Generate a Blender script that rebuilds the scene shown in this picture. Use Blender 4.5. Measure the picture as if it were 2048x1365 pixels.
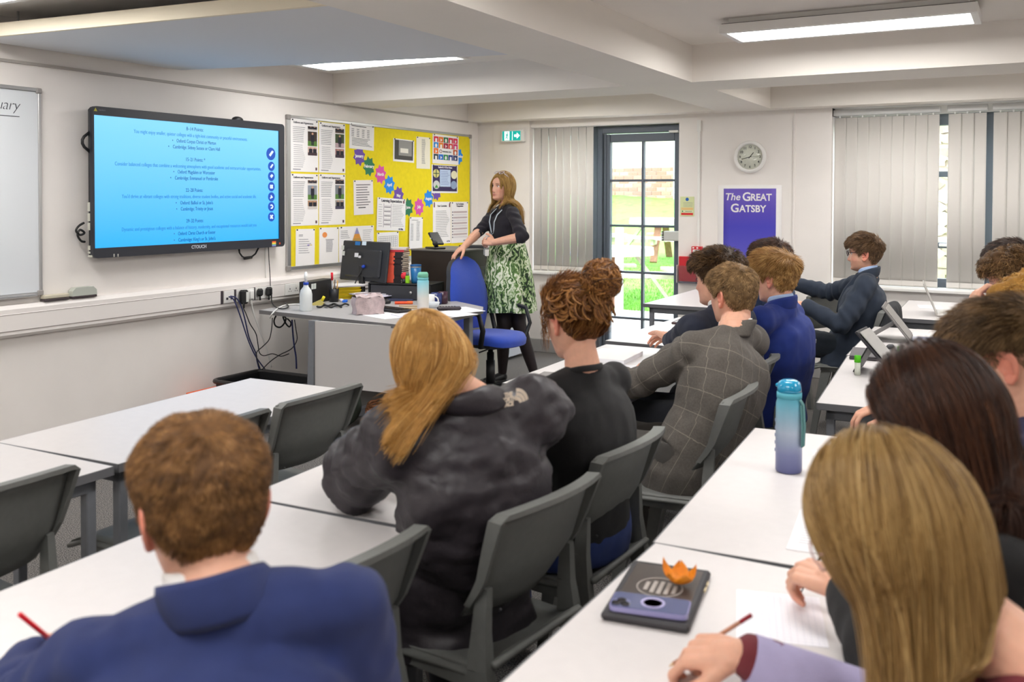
import bpy, bmesh, math, random
import numpy as np
from mathutils import Vector, Matrix, Euler, noise as mnoise
from mathutils.bvhtree import BVHTree
for o in list(bpy.data.objects): bpy.data.objects.remove(o)
random.seed(7); rng = np.random.default_rng(7)
SC = bpy.context.scene; COL = SC.collection
PI = math.pi; R = math.radians
# ---------------------------------------------------------------- camera, world, exposure
CAMF, YAW, PITCH, ROLL, CAMY, HC = 1869.8, 0.512744, 0.0227652, 0.0027834, 436.16, 1.53
_f = np.array([-math.sin(YAW), math.cos(YAW), 0.]); _r = np.array([math.cos(YAW), math.sin(YAW), 0.]); _u = np.array([0, 0, 1.])
_f2 = math.cos(PITCH)*_f - math.sin(PITCH)*_u; _u2 = math.sin(PITCH)*_f + math.cos(PITCH)*_u
_r3 = math.cos(ROLL)*_r + math.sin(ROLL)*_u2; _u3 = -math.sin(ROLL)*_r + math.cos(ROLL)*_u2
cam = bpy.data.cameras.new('camera'); camo = bpy.data.objects.new('camera', cam); COL.objects.link(camo)
camo.matrix_world = Matrix(((_r3[0], _u3[0], -_f2[0], 0), (_r3[1], _u3[1], -_f2[1], 0), (_r3[2], _u3[2], -_f2[2], HC), (0, 0, 0, 1)))
cam.sensor_fit = 'HORIZONTAL'; cam.sensor_width = 36; cam.lens = 36*CAMF/2048
cam.shift_y = (CAMY-682.5)/2048; cam.clip_start = .05; cam.clip_end = 200
cam.dof.use_dof = True; cam.dof.focus_distance = 5.5; cam.dof.aperture_fstop = 4.0
SC.camera = camo
w = bpy.data.worlds.new('overcast'); SC.world = w; w.use_nodes = True
wn = w.node_tree.nodes['Background']; wn.inputs[0].default_value = (.80, .89, 1, 1); wn.inputs[1].default_value = 3.0
SC.view_settings.view_transform = 'Standard'; SC.view_settings.look = 'None'; SC.view_settings.gamma = 1
SC.view_settings.use_curve_mapping = False
SC.view_settings.exposure = 1.42
LAMP = 9.0
def ray(x, y): return (x-1024)/CAMF*_r3 - (y-CAMY)/CAMF*_u3 + _f2
def onz(x, y, z): d = ray(x, y); return Vector(np.array([0, 0, HC]) + d*((z-HC)/d[2]))      # a point of a level plane (table top, desk) as surveyed in the photograph
def onx(x, y, X): d = ray(x, y); return Vector(np.array([0, 0, HC]) + d*(X/d[0]))           # a point of a wall parallel to the front wall
def ony(x, y, Y): d = ray(x, y); return Vector(np.array([0, 0, HC]) + d*(Y/d[1]))           # a point of a wall parallel to the window wall
# ---------------------------------------------------------------- materials
MATS = {}
def mat(name, col, rough=.6, metal=0., var=0., scale=40., bump=0., bscale=200., spec=.5, emit=None, estr=0., trans=0., alpha=1., sheen=0., vcol=False, coat=0.):
    if name in MATS: return MATS[name]
    m = bpy.data.materials.new(name); m.use_nodes = True; nt = m.node_tree; b = nt.nodes['Principled BSDF']
    b.inputs['Base Color'].default_value = (*col, 1); b.inputs['Roughness'].default_value = rough; b.inputs['Metallic'].default_value = metal
    b.inputs['Specular IOR Level'].default_value = spec
    if sheen: b.inputs['Sheen Weight'].default_value = sheen; b.inputs['Sheen Roughness'].default_value = .6
    if coat: b.inputs['Coat Weight'].default_value = coat
    if trans: b.inputs['Transmission Weight'].default_value = trans
    if emit: b.inputs['Emission Color'].default_value = (*emit, 1); b.inputs['Emission Strength'].default_value = estr
    tc = nt.nodes.new('ShaderNodeTexCoord')
    src = None
    if vcol:
        a = nt.nodes.new('ShaderNodeVertexColor'); a.layer_name = 'Col'; src = a.outputs[0]
    if var:
        n = nt.nodes.new('ShaderNodeTexNoise'); n.inputs['Scale'].default_value = scale; n.inputs['Detail'].default_value = 4
        nt.links.new(tc.outputs['Object'], n.inputs['Vector'])
        mx = nt.nodes.new('ShaderNodeMix'); mx.data_type = 'RGBA'; mx.blend_type = 'MULTIPLY'; mx.inputs[0].default_value = 1
        rp = nt.nodes.new('ShaderNodeMapRange'); rp.inputs[1].default_value = .3; rp.inputs[2].default_value = .7; rp.inputs[3].default_value = 1-var; rp.inputs[4].default_value = 1+var*.6
        nt.links.new(n.outputs[0], rp.inputs[0])
        cb = nt.nodes.new('ShaderNodeCombineColor')
        for i in range(3): nt.links.new(rp.outputs[0], cb.inputs[i])
        if src: nt.links.new(src, mx.inputs[6])
        else: mx.inputs[6].default_value = (*col, 1)
        nt.links.new(cb.outputs[0], mx.inputs[7]); src = mx.outputs[2]
    if src: nt.links.new(src, b.inputs['Base Color'])
    if bump:
        n = nt.nodes.new('ShaderNodeTexNoise'); n.inputs['Scale'].default_value = bscale; n.inputs['Detail'].default_value = 3
        nt.links.new(tc.outputs['Object'], n.inputs['Vector'])
        bp = nt.nodes.new('ShaderNodeBump'); bp.inputs['Strength'].default_value = bump; bp.inputs['Distance'].default_value = .004
        nt.links.new(n.outputs[0], bp.inputs['Height']); nt.links.new(bp.outputs[0], b.inputs['Normal'])
    MATS[name] = m; return m
def nodes_of(m): return m.node_tree.nodes, m.node_tree.links, m.node_tree.nodes['Principled BSDF']
def flat(c, rough=.7): return mat('print_%02x%02x%02x_%d' % tuple([int(255*v) for v in c]+[int(rough*10)]), c, rough)
def srgb(r, g, b): return tuple(((v/255)/12.92 if v/255 <= .04045 else ((v/255+.055)/1.055)**2.4) for v in (r, g, b))
def C(r, g, b, rough=.7): return flat(srgb(r, g, b), rough)
WHITE = mat('wall_paint', srgb(240, 234, 229), .75, var=.03, scale=3, bump=.05, bscale=120)
CEIL = mat('ceiling_paint', srgb(240, 234, 226), .85, var=.02, scale=2)
LAM = mat('white_laminate', srgb(222, 217, 216), .38, var=.02, scale=30)
EDGE = mat('grey_table_edge', srgb(105, 105, 108), .5)
STEEL = mat('grey_powder_steel', srgb(120, 122, 128), .45, var=.05, bump=.1, bscale=600)
CHAIR = mat('grey_polypropylene', srgb(112, 113, 110), .5, var=.06, scale=60, bump=.12, bscale=900)
ALU = mat('aluminium', srgb(190, 190, 190), .35, .8)
BLACK = mat('black_plastic', srgb(28, 28, 30), .45)
DARK = mat('charcoal_plastic', srgb(52, 52, 56), .5)
PAPER = mat('paper', srgb(246, 243, 242), .8)
WPLAS = mat('white_plastic', srgb(238, 236, 232), .4)
FRAME = mat('dark_grey_aluminium_frame', srgb(88, 95, 105), .45, .0, var=.03)
# ---------------------------------------------------------------- geometry
class G:
    def __init__(s): s.v = []; s.f = []; s.sm = []
    def add(s, vs, fs, smooth=False):
        o = len(s.v); s.v += [tuple(p) for p in vs]; s.f += [tuple(i+o for i in f) for f in fs]; s.sm += [smooth]*len(fs); return s
    def box(s, c, d, b=0., rot=None):
        hx, hy, hz = d[0]/2, d[1]/2, d[2]/2; b = min(b, hx*.9, hy*.9, hz*.9)
        if b <= 0:
            vs = [(x, y, z) for x in (-hx, hx) for y in (-hy, hy) for z in (-hz, hz)]
            fs = [(0, 1, 3, 2), (4, 6, 7, 5), (0, 4, 5, 1), (2, 3, 7, 6), (0, 2, 6, 4), (1, 5, 7, 3)]
        else:
            vs = []; ix = {}
            for sx in (-1, 1):
                for sy in (-1, 1):
                    for sz in (-1, 1):
                        for k in range(3):
                            ix[(sx, sy, sz, k)] = len(vs)
                            vs.append((sx*(hx-(0 if k == 0 else b)), sy*(hy-(0 if k == 1 else b)), sz*(hz-(0 if k == 2 else b))))
            fs = []
            I = lambda sx, sy, sz, k: ix[(sx, sy, sz, k)]
            for q in (-1, 1):
                a = [I(q, -1, -1, 0), I(q, 1, -1, 0), I(q, 1, 1, 0), I(q, -1, 1, 0)]; fs.append(a if q > 0 else a[::-1])
                a = [I(-1, q, -1, 1), I(-1, q, 1, 1), I(1, q, 1, 1), I(1, q, -1, 1)]; fs.append(a if q > 0 else a[::-1])
                a = [I(-1, -1, q, 2), I(1, -1, q, 2), I(1, 1, q, 2), I(-1, 1, q, 2)]; fs.append(a if q > 0 else a[::-1])
            def fixadd(a):
                p = [Vector(vs[i]) for i in a]; n = (p[1]-p[0]).cross(p[2]-p[0]); ctr = sum(p, Vector())/len(p)
                fs.append(a if n.dot(ctr) > 0 else a[::-1])
            for q in (-1, 1):
                for t in (-1, 1):
                    fixadd([I(q, t, -1, 0), I(q, t, 1, 0), I(q, t, 1, 1), I(q, t, -1, 1)])
                    fixadd([I(q, -1, t, 0), I(q, 1, t, 0), I(q, 1, t, 2), I(q, -1, t, 2)])
                    fixadd([I(-1, q, t, 1), I(1, q, t, 1), I(1, q, t, 2), I(-1, q, t, 2)])
                    for k in (-1, 1): fixadd([I(q, t, k, 0), I(q, t, k, 1), I(q, t, k, 2)])
        if rot is not None: vs = [rot @ Vector(p) for p in vs]
        return s.add([(p[0]+c[0], p[1]+c[1], p[2]+c[2]) for p in vs], fs)
    def b2(s, x0, x1, y0, y1, z0, z1, b=0.): return s.box(((x0+x1)/2, (y0+y1)/2, (z0+z1)/2), (abs(x1-x0), abs(y1-y0), abs(z1-z0)), b)
    def tube(s, pts, r, seg=8, r2=None, up=None, cap=True, smooth=True, close=False):
        pts = [Vector(p) for p in pts]; n = len(pts)
        rs = r if isinstance(r, (list, tuple)) else [r]*n
        r2s = rs if r2 is None else (r2 if isinstance(r2, (list, tuple)) else [r2]*n)
        vs = []; fs = []; pu = Vector(up) if up is not None else None
        for i in range(n):
            if close: t = pts[(i+1) % n]-pts[i-1]
            else: t = pts[min(i+1, n-1)]-pts[max(i-1, 0)]
            if t.length < 1e-9: t = Vector((0, 0, 1))
            t.normalize()
            if pu is None: pu = Vector((0, 0, 1)) if abs(t.z) < .9 else Vector((1, 0, 0))
            a = pu - t*pu.dot(t)
            if a.length < 1e-6: a = t.orthogonal()
            a.normalize(); b = t.cross(a)
            if up is None: pu = a
            for k in range(seg):
                th = 2*PI*k/seg; p = pts[i] + a*(math.cos(th)*rs[i]) + b*(math.sin(th)*r2s[i]); vs.append(p)
        m = n if close else n-1
        for i in range(m):
            for k in range(seg):
                j = (i+1) % n
                fs.append((i*seg+k, i*seg+(k+1) % seg, j*seg+(k+1) % seg, j*seg+k))
        if cap and not close:
            fs.append(tuple(range(seg))[::-1]); fs.append(tuple((n-1)*seg+k for k in range(seg)))
        return s.add(vs, fs, smooth)
    def bar(s, p0, p1, w, h, up=(0, 0, 1), w2=None, h2=None):     # rectangular bar, optional taper
        p0, p1 = Vector(p0), Vector(p1); t = (p1-p0).normalized(); u = Vector(up); u = u-t*u.dot(t)
        if u.length < 1e-5: u = t.orthogonal()
        u.normalize(); q = t.cross(u); vs = []
        for p, ww, hh in ((p0, w, h), (p1, w2 or w, h2 or h)):
            for a, b in ((-1, -1), (1, -1), (1, 1), (-1, 1)): vs.append(p + q*(a*ww/2) + u*(b*hh/2))
        return s.add(vs, [(0, 1, 5, 4), (1, 2, 6, 5), (2, 3, 7, 6), (3, 0, 4, 7), (3, 2, 1, 0), (4, 5, 6, 7)])
    def lathe(s, prof, c=(0, 0, 0), seg=24, smooth=True, M=None):
        vs = []; fs = []; n = len(prof)
        for (r, z) in prof:
            for k in range(seg):
                th = 2*PI*k/seg; vs.append(Vector((max(r, 1e-5)*math.cos(th), max(r, 1e-5)*math.sin(th), z)))
        for i in range(n-1):
            for k in range(seg): fs.append((i*seg+k, i*seg+(k+1) % seg, (i+1)*seg+(k+1) % seg, (i+1)*seg+k))
        fs.append(tuple(range(seg))[::-1]); fs.append(tuple((n-1)*seg+k for k in range(seg)))
        if M is not None: vs = [M @ v for v in vs]
        return s.add([(v[0]+c[0], v[1]+c[1], v[2]+c[2]) for v in vs], fs, smooth)
    def sphere(s, c, r, seg=16, rings=10, rot=None):
        r = r if isinstance(r, (tuple, list)) else (r, r, r); vs = [(0, 0, -1)]; fs = []
        for i in range(1, rings):
            ph = -PI/2+PI*i/rings
            for k in range(seg): vs.append((math.cos(ph)*math.cos(2*PI*k/seg), math.cos(ph)*math.sin(2*PI*k/seg), math.sin(ph)))
        vs.append((0, 0, 1)); L = len(vs)-1
        for k in range(seg): fs.append((0, 1+(k+1) % seg, 1+k)); fs.append((L, L-seg+k, L-seg+(k+1) % seg))
        for i in range(rings-2):
            for k in range(seg): fs.append((1+i*seg+k, 1+i*seg+(k+1) % seg, 1+(i+1)*seg+(k+1) % seg, 1+(i+1)*seg+k))
        out = []
        for v in vs:
            p = Vector((v[0]*r[0], v[1]*r[1], v[2]*r[2]))
            if rot is not None: p = rot @ p
            out.append((p.x+c[0], p.y+c[1], p.z+c[2]))
        return s.add(out, fs, True)
    def prism(s, poly, z0, z1, M=None):       # polygon in xy, extruded in z
        n = len(poly); vs = [Vector((p[0], p[1], z0)) for p in poly]+[Vector((p[0], p[1], z1)) for p in poly]
        ar = sum(poly[i][0]*poly[(i+1) % n][1]-poly[(i+1) % n][0]*poly[i][1] for i in range(n))
        fs = [tuple(range(n))[::-1], tuple(range(n, 2*n))]+[(i, (i+1) % n, n+(i+1) % n, n+i) for i in range(n)]
        if ar < 0: fs = [f[::-1] for f in fs]
        if M is not None: vs = [M @ v for v in vs]
        return s.add(vs, fs)
    def grid(s, fn, nu, nv, th=None, smooth=True):   # fn(u,v)->point ; optional thickness vector
        vs = [Vector(fn(i/(nu-1), j/(nv-1))) for j in range(nv) for i in range(nu)]; fs = []
        for j in range(nv-1):
            for i in range(nu-1): a = j*nu+i; fs.append((a, a+1, a+nu+1, a+nu))
        if th is not None:
            th = Vector(th); n = len(vs); vs += [v+th for v in vs]
            back = [tuple(i+n for i in f[::-1]) for f in fs]; rim = []
            edge = [i for i in range(nu)]+[j*nu+nu-1 for j in range(1, nv)]+[(nv-1)*nu+i for i in range(nu-2, -1, -1)]+[j*nu for j in range(nv-2, 0, -1)]
            for k in range(len(edge)):
                a, b = edge[k], edge[(k+1) % len(edge)]; rim.append((a, a+n, b+n, b))
            fs = fs+back+rim
        return s.add(vs, fs, smooth)
    def mesh(s, name, m=None):
        me = bpy.data.meshes.new(name); me.from_pydata([tuple(v) for v in s.v], [], s.f)
        if any(s.sm): me.polygons.foreach_set('use_smooth', s.sm)
        if m is not None: me.materials.append(m)
        me.update(); return me
    def obj(s, name, m, parent=None, loc=None, rz=None, **kw):
        o = bpy.data.objects.new(name, s.mesh(name, m)); COL.objects.link(o)
        if parent is not None: o.parent = parent
        if loc is not None: o.location = loc
        if rz is not None: o.rotation_euler = (0, 0, rz)
        for k, v in kw.items(): o[k] = v
        return o
def thing(name, label, cat, loc=(0, 0, 0), rz=0., group=None, rot=None):
    o = bpy.data.objects.new(name, None); COL.objects.link(o); o.location = loc; o.rotation_euler = rot or (0, 0, rz); o.empty_display_size = .1
    o['label'] = label; o['category'] = cat
    if group: o['group'] = group
    return o
def tag(o, label, cat, group=None):
    o['label'] = label; o['category'] = cat
    if group: o['group'] = group
    return o
def struct(o): o['kind'] = 'structure'; return o
def dup(root, loc, rz, label=None, group=None):
    r = root.copy(); COL.objects.link(r); r.location = loc; r.rotation_euler = (0, 0, rz)
    if label: r['label'] = label
    if group: r['group'] = group
    for ch in list(root.children):
        c = ch.copy(); COL.objects.link(c); c.parent = r
        for g in ch.children: d = g.copy(); COL.objects.link(d); d.parent = c
    return r
def text(name, body, size, m, parent=None, M=None, align='CENTER', bold=0., extrude=.0004, sx=1., shear=0., spacing=1.):
    cu = bpy.data.curves.new(name, 'FONT'); cu.body = body; cu.size = size; cu.align_x = align; cu.align_y = 'CENTER'; cu.extrude = extrude; cu.offset = bold
    cu.shear = shear; cu.space_character = spacing; cu.resolution_u = 3
    t = bpy.data.objects.new(name, cu); COL.objects.link(t); bpy.context.view_layer.update()
    me = bpy.data.meshes.new_from_object(t.evaluated_get(bpy.context.evaluated_depsgraph_get())); bpy.data.objects.remove(t)
    me.materials.clear(); me.materials.append(m)
    o = bpy.data.objects.new(name, me); COL.objects.link(o)
    if parent is not None: o.parent = parent
    mm = (M or Matrix()) @ Matrix.Diagonal((sx, 1, 1, 1)); o.matrix_local = mm
    return o
def frameM(origin, right, up):     # a board frame: x to the reader's right, y up, z towards the reader
    r_ = Vector(right).normalized(); u_ = Vector(up); u_ = (u_-r_*u_.dot(r_)).normalized(); n_ = r_.cross(u_)
    return Matrix(((r_.x, u_.x, n_.x, origin[0]), (r_.y, u_.y, n_.y, origin[1]), (r_.z, u_.z, n_.z, origin[2]), (0, 0, 0, 1)))
# ================================================================ ROOM
XF, YW, XR, YB, ZC, ZB = -4.99, 8.15, 3.2, -2.4, 2.52, 2.28
fl = mat('carpet', srgb(78, 76, 76), .95, bump=.6, bscale=420)
n_, l_, b_ = nodes_of(fl); tc = n_.new('ShaderNodeTexCoord'); nz = n_.new('ShaderNodeTexNoise'); nz.inputs['Scale'].default_value = 190; nz.inputs['Detail'].default_value = 6
rp = n_.new('ShaderNodeValToRGB'); rp.color_ramp.elements[0].position = .38; rp.color_ramp.elements[0].color = (*srgb(48, 47, 49), 1); rp.color_ramp.elements[1].position = .66; rp.color_ramp.elements[1].color = (*srgb(150, 144, 138), 1)
l_.new(tc.outputs['Object'], nz.inputs['Vector']); l_.new(nz.outputs[0], rp.inputs[0]); l_.new(rp.outputs[0], b_.inputs['Base Color'])
struct(G().b2(XF-.3, XR+.2, YB-.2, YW+.3, -.12, 0).obj('floor', fl))
struct(G().b2(XF-.3, XF, YB-.2, YW+.3, 0, 2.9).obj('wall_front', WHITE))
struct(G().b2(XR, XR+.2, YB-.2, YW+.3, 0, 2.9).obj('wall_right', WHITE))
struct(G().b2(XF, XR, YB-.2, YB, 0, 2.9).obj('wall_back', WHITE))
W1L, W1R, DR, W2L, W2R, SILL = -4.385, -3.73, -2.85, -1.516, 1.35, .80
g = G(); T = .30
g.b2(XF, W1L, YW, YW+T, 0, ZB); g.b2(W1L, W1R, YW, YW+T, 0, SILL-.03); g.b2(DR, W2L, YW, YW+T, 0, ZB)
g.b2(W2L, W2R, YW, YW+T, 0, SILL-.03); g.b2(W2R, XR, YW, YW+T, 0, ZB); g.b2(XF, XR, YW, YW+T, ZB, 2.9)
struct(g.obj('wall_window', WHITE))
struct(G().b2(-4.80, W1L-.001, YW-.012, YW, 0, ZB).obj('trim_1', WHITE))     # shallow pilaster that carries the exit sign
struct(G().b2(-1.83, -1.815, YW-.012, YW, 0, ZB).obj('trim_2', WHITE))
struct(G().b2(XF-.3, XR+.2, YB-.2, YW+.3, ZC, 2.9).obj('ceiling', CEIL))
struct(G().b2(-2.45, -1.98, YB, YW, ZB, ZC).obj('ceiling_beam', CEIL))
for x0, x1 in ((XF, -2.45), (-1.98, XR)):
    struct(G().b2(x0, x1, 5.90, 6.41, ZB, ZC).obj('ceiling_beam', CEIL))
    struct(G().b2(x0, x1, 7.95, YW, ZB, ZC).obj('ceiling_beam', CEIL))
    struct(G().b2(x0, x1, 1.55, 2.05, ZB, ZC).obj('ceiling_beam', CEIL))
struct(G().b2(XF, XF+.012, YB, 7.95, ZB-.012, ZB+.004).obj('trim_3', mat('grey_trim', srgb(176, 170, 164), .7)))
sk = mat('grey_skirting', srgb(168, 166, 164), .6)
struct(G().b2(XF, XF+.018, YB, YW, 0, .13, .004).obj('baseboard_front', sk))
struct(G().b2(XF, W1R, YW-.018, YW, 0, .13, .004).obj('baseboard_window', sk)); struct(G().b2(DR, XR, YW-.018, YW, 0, .13, .004).obj('baseboard_window', sk))
raft = thing('acoustic_raft', 'white acoustic ceiling raft hung in front of the whiteboard wall, with a cream near edge', 'ceiling raft', (-3.8, 3.8, 2.36))
pl = [(-4.95+3.8, 2.94-3.8), (-2.55+3.8, 3.18-3.8), (-2.55+3.8, 4.80-3.8), (-4.95+3.8, 4.33-3.8)]
G().prism(pl, 0, .05).obj('panel', mat('raft_white', srgb(226, 226, 228), .9, bump=.1, bscale=300), raft)
G().bar((pl[0][0], pl[0][1]-.012, .031), (pl[1][0], pl[1][1]-.012, .031), .022, .068, up=(0, 0, 1)).obj('edge_trim', mat('raft_cream', srgb(240, 230, 208), .8), raft)
for x, y in ((-1, -.7), (1., -.55), (1., .85), (-1, .4)): G().tube([(x, y, .05), (x, y, ZC-2.36)], .006, 6).obj('hanger', ALU, raft)
G().b2(.40-1.6, .43-1.6, -.86, -.83, .05, .16).obj('bracket', DARK, raft)
# ceiling lights
GLOW = mat('led_diffuser', (1, 1, 1), .4, emit=(1.0, .985, .96), estr=LAMP)
def ceiling_light(x0, x1, y0, y1, z, label, grp=None):
    cx, cy = (x0+x1)/2, (y0+y1)/2
    t = thing('ceiling_light', label, 'light', (cx, cy, z), 0, grp); hx, hy = (x1-x0)/2, (y1-y0)/2
    g = G()
    for a, b, c, d in ((-hx, hx, -hy, -hy+.035), (-hx, hx, hy-.035, hy), (-hx, -hx+.035, -hy+.035, hy-.035), (hx-.035, hx, -hy+.035, hy-.035)): g.b2(a, b, c, d, 0, .05, .002)
    g.b2(-hx+.03, hx-.03, -hy+.03, hy-.03, .02, .05)
    g.obj('housing', WPLAS, t); G().b2(-hx+.034, hx-.034, -hy+.034, hy-.034, .003, .02).obj('diffuser', GLOW, t)
    G().b2(-hx+.01, hx-.01, -hy+.01, hy-.01, .05, .054).obj('gap_line', DARK, t)  # dark sheet stands in for the shaded gap line above the housing
    G().b2(-hx+.04, hx-.04, -hy+.04, hy-.04, .054, ZC-z).obj('backplate', WPLAS, t)
ceiling_light(-4.50, -3.28, 4.92, 5.27, 2.435, 'rectangular ceiling light above the big screen, at the far end of the raft')
ceiling_light(-1.55, -.27, 5.08, 5.46, 2.435, 'longest bright ceiling light, at upper right above the students')
ceiling_light(-4.25, -3.16, 7.03, 7.36, 2.40, 'ceiling light seen as a thin strip above the exit sign and the door')
ceiling_light(-1.43, -.30, 7.05, 7.39, 2.40, 'ceiling light seen as a thin strip above the wide window blinds')
ceiling_light(-4.75, -3.50, 2.33, 2.70, 2.435, 'ceiling light cut by the top left corner, above the whiteboard')
for x0, y0 in ((-1.5, 2.6), (-1.5, .2), (-4.5, -.2), (.9, 5.1), (.9, 2.6), (.9, .2), (.9, 7.05), (-1.5, -1.8), (-4.5, -1.9)):
    ceiling_light(x0, x0+1.23, y0, y0+.36, 2.435, 'ceiling light outside the picture, of the same row type as the others', 'ceiling lights out of view')
# trunking
TR = mat('trunking_plastic', srgb(240, 234, 230), .45)
tr = thing('dado_trunking', 'white dado cable trunking running along the front wall below the screen', 'trunking', (XF, 3, .74))
prof = [(0, 0), (.035, .0), (.055, .018), (.055, .035), (.058, .040), (.058, .128), (.055, .133), (.055, .158), (.035, .18), (0, .18)]
def trunk(y0, y1):
    M = Matrix(((1, 0, 0, 0), (0, 0, 1, -3), (0, 1, 0, 0), (0, 0, 0, 1)))
    return G().prism(prof, y0, y1, M)
trunk(YB+.2, 8.1).obj('trunk', TR, tr)
gr = mat('groove', srgb(150, 140, 134), .8)
for z in (.0395, .1295): G().b2(.0545, .0592, YB+.2-3, 8.1-3, z-.0012, z+.0012).obj('lid_joint', gr, tr)
# sockets on the trunking
def yz(px, py): v = onx(px, py, XF+.06); return v.y, v.z
def socket(px0, px1, label, kind):
    y0, y1 = yz(px0, 590)[0], yz(px1, 590)[0]; yc = (y0+y1)/2; h = .086
    t = thing('wall_socket', label, 'socket', (XF+.058, yc, .824)); wd = (y1-y0)/2
    G().b2(0, .010, -wd, wd, -h/2, h/2, .002).obj('faceplate', WPLAS, t)
    g = G()
    for yy in ((-.034, .034) if kind == 'power' else (-.02, .02)):
        if kind == 'power':
            g.b2(.009, .0112, yy-.004, yy+.004, -.002, .008); g.b2(.009, .0112, yy-.014, yy-.008, -.018, -.012); g.b2(.009, .0112, yy+.008, yy+.014, -.018, -.012)
        else: g.b2(.009, .0112, yy-.009, yy+.009, -.02, -.004)
    g.obj('pin_hole', DARK, t)
    if kind == 'power':
        for yy in (-.034, .034): G().b2(.009, .013, yy-.006, yy+.006, .014, .03, .001).obj('switch', WPLAS, t)
    return t
socket(447, 467, 'white data socket with blue network leads on the wall trunking', 'data')
socket(472, 507, 'double wall socket holding the black plug-in adapter, left of the desk', 'power')
socket(510, 545, 'double wall socket with two black plugs under the screen', 'power')
socket(569, 600, 'double wall socket on the trunking behind the spray bottle', 'power')
for px in (444, 470, 508): 
    y_, z_ = yz(px, 590); struct(G().b2(XF+.055, XF+.061, y_-.010, y_+.010, .777, .868).obj('trim_4', mat('trunking_gap', srgb(60, 52, 58), .7)))
# ================================================================ WINDOWS, DOOR
def blind_slats(x0, n, pitch, z0, z1, label, y=YW+.06, tilt=8):
    t = thing('vertical_blind', label, 'blind', (x0, y, z1)); L = n*pitch
    G().b2(-.01, L+.01, -.022, .022, 0, .05, .004).obj('headrail', mat('headrail', srgb(205, 205, 203), .5), t)
    sm = mat('blind_fabric', srgb(222, 217, 211), .85, bump=.25, bscale=900)
    if 'tr' not in MATS:
        MATS['tr'] = 1; nn, ll, bb = nodes_of(sm); tl = nn.new('ShaderNodeBsdfTranslucent'); tl.inputs[0].default_value = (.8, .78, .75, 1); ms = nn.new('ShaderNodeMixShader'); ms.inputs[0].default_value = .05
        ll.new(bb.outputs[0], ms.inputs[1]); ll.new(tl.outputs[0], ms.inputs[2]); ll.new(ms.outputs[0], nn['Material Output'].inputs[0])
    me = None; hz = z1-z0; ck = None
    for i in range(n):
        a = R(tilt+rng.uniform(-2, 2))
        if me is None:
            g = G(); w2 = pitch*.53
            fn = lambda u, v: ((u-.5)*2*w2, .006*math.cos((u-.5)*PI), -hz*(1-v)+.0)
            g.grid(fn, 7, 2, th=(0, .0012, 0)); g.b2(-w2, w2, -.002, .0, -hz+.012, -hz+.05); me = g.mesh('slat', sm)
            ck = G().b2(-.006, .006, -.004, .004, -.018, .002).mesh('clip', WPLAS)
        o = bpy.data.objects.new('slat', me); COL.objects.link(o); o.parent = t; o.location = ((i+.5)*pitch, 0, -.016); o.rotation_euler = (0, 0, -a)
        c = bpy.data.objects.new('clip', ck); COL.objects.link(c); c.parent = t; c.location = ((i+.5)*pitch, -.004, .0)
    return t
blind_slats(W1L+.01, 8, .081, SILL+.015, 2.225, 'narrow closed vertical blind beside the glazed door')
blind_slats(-1.505, 9, .0895, SILL+.02, 2.215, 'closed vertical blind on the left part of the wide window, behind the boy in glasses')
blind_slats(-.632, 3, .0895, SILL+.02, 2.215, 'short run of vertical blind slats between two open gaps of the wide window')
blind_slats(-.311, 18, .0895, SILL+.02, 2.215, 'vertical blind at the right edge of the wide window, above the curly haired boy')
def sill(n, x0, x1):
    o = G().b2(x0-.02, x1+.02, YW-.045, YW+T-.02, SILL-.03, SILL, .006).obj('window_%d' % n, WPLAS); struct(o); return o
fy0, fy1 = YW+.19, YW+.26
glass = mat('window_glass', (1, 1, 1), .02, trans=1., spec=.3)
def glass_fix(m):
    nn, ll, bb = nodes_of(m); tr_ = nn.new('ShaderNodeBsdfTransparent'); tr_.inputs[0].default_value = (.97, .99, .98, 1); gl = nn.new('ShaderNodeBsdfGlossy'); gl.inputs['Roughness'].default_value = .02
    ms = nn.new('ShaderNodeMixShader'); ms.inputs[0].default_value = .035; ll.new(tr_.outputs[0], ms.inputs[1]); ll.new(gl.outputs[0], ms.inputs[2]); ll.new(ms.outputs[0], nn['Material Output'].inputs[0])
glass_fix(glass)
w1 = sill(1, W1L, W1R)
g = G(); g.b2(W1L, W1R, fy0, fy1, SILL, SILL+.07); g.b2(W1L, W1R, fy0, fy1, 2.14, 2.21); g.b2(W1L, W1L+.07, fy0, fy1, SILL, 2.21); g.b2(W1R-.055, W1R+.005, fy0-.03, fy1, SILL, 2.21, .006)
struct(g.obj('window_frame', FRAME, w1)); struct(G().b2(W1L+.07, W1R-.05, fy0+.03, fy0+.036, SILL+.07, 2.14).obj('pane', glass, w1))
w2 = sill(2, W2L, W2R)
g = G(); g.b2(W2L, W2R, fy0, fy1, SILL, SILL+.07); g.b2(W2L, W2R, fy0, fy1, 2.12, 2.21); g.b2(W2L, W2L+.06, fy0, fy1, SILL, 2.21); g.b2(W2R-.06, W2R, fy0, fy1, SILL, 2.21)
g.b2(-.395, -.30, fy0-.02, fy1, SILL, 2.21, .006); g.b2(.55, .64, fy0-.02, fy1, SILL, 2.21, .006)
for z in (1.70, 1.12): g.b2(W2L, -.395, fy0, fy1, z, z+.045, .004); g.b2(-.30, .55, fy0, fy1, z, z+.045, .004)
struct(g.obj('window_frame', FRAME, w2))
for x0, x1 in ((W2L+.06, -.395), (-.30, .55), (.64, W2R-.06)): struct(G().b2(x0, x1, fy0+.03, fy0+.036, SILL+.07, 2.12).obj('pane', glass, w2))
G().b2(-.70, -.60, fy0-.03, fy0, 1.135, 1.16, .004).obj('handle', WPLAS, w2)['kind'] = 'structure'
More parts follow.
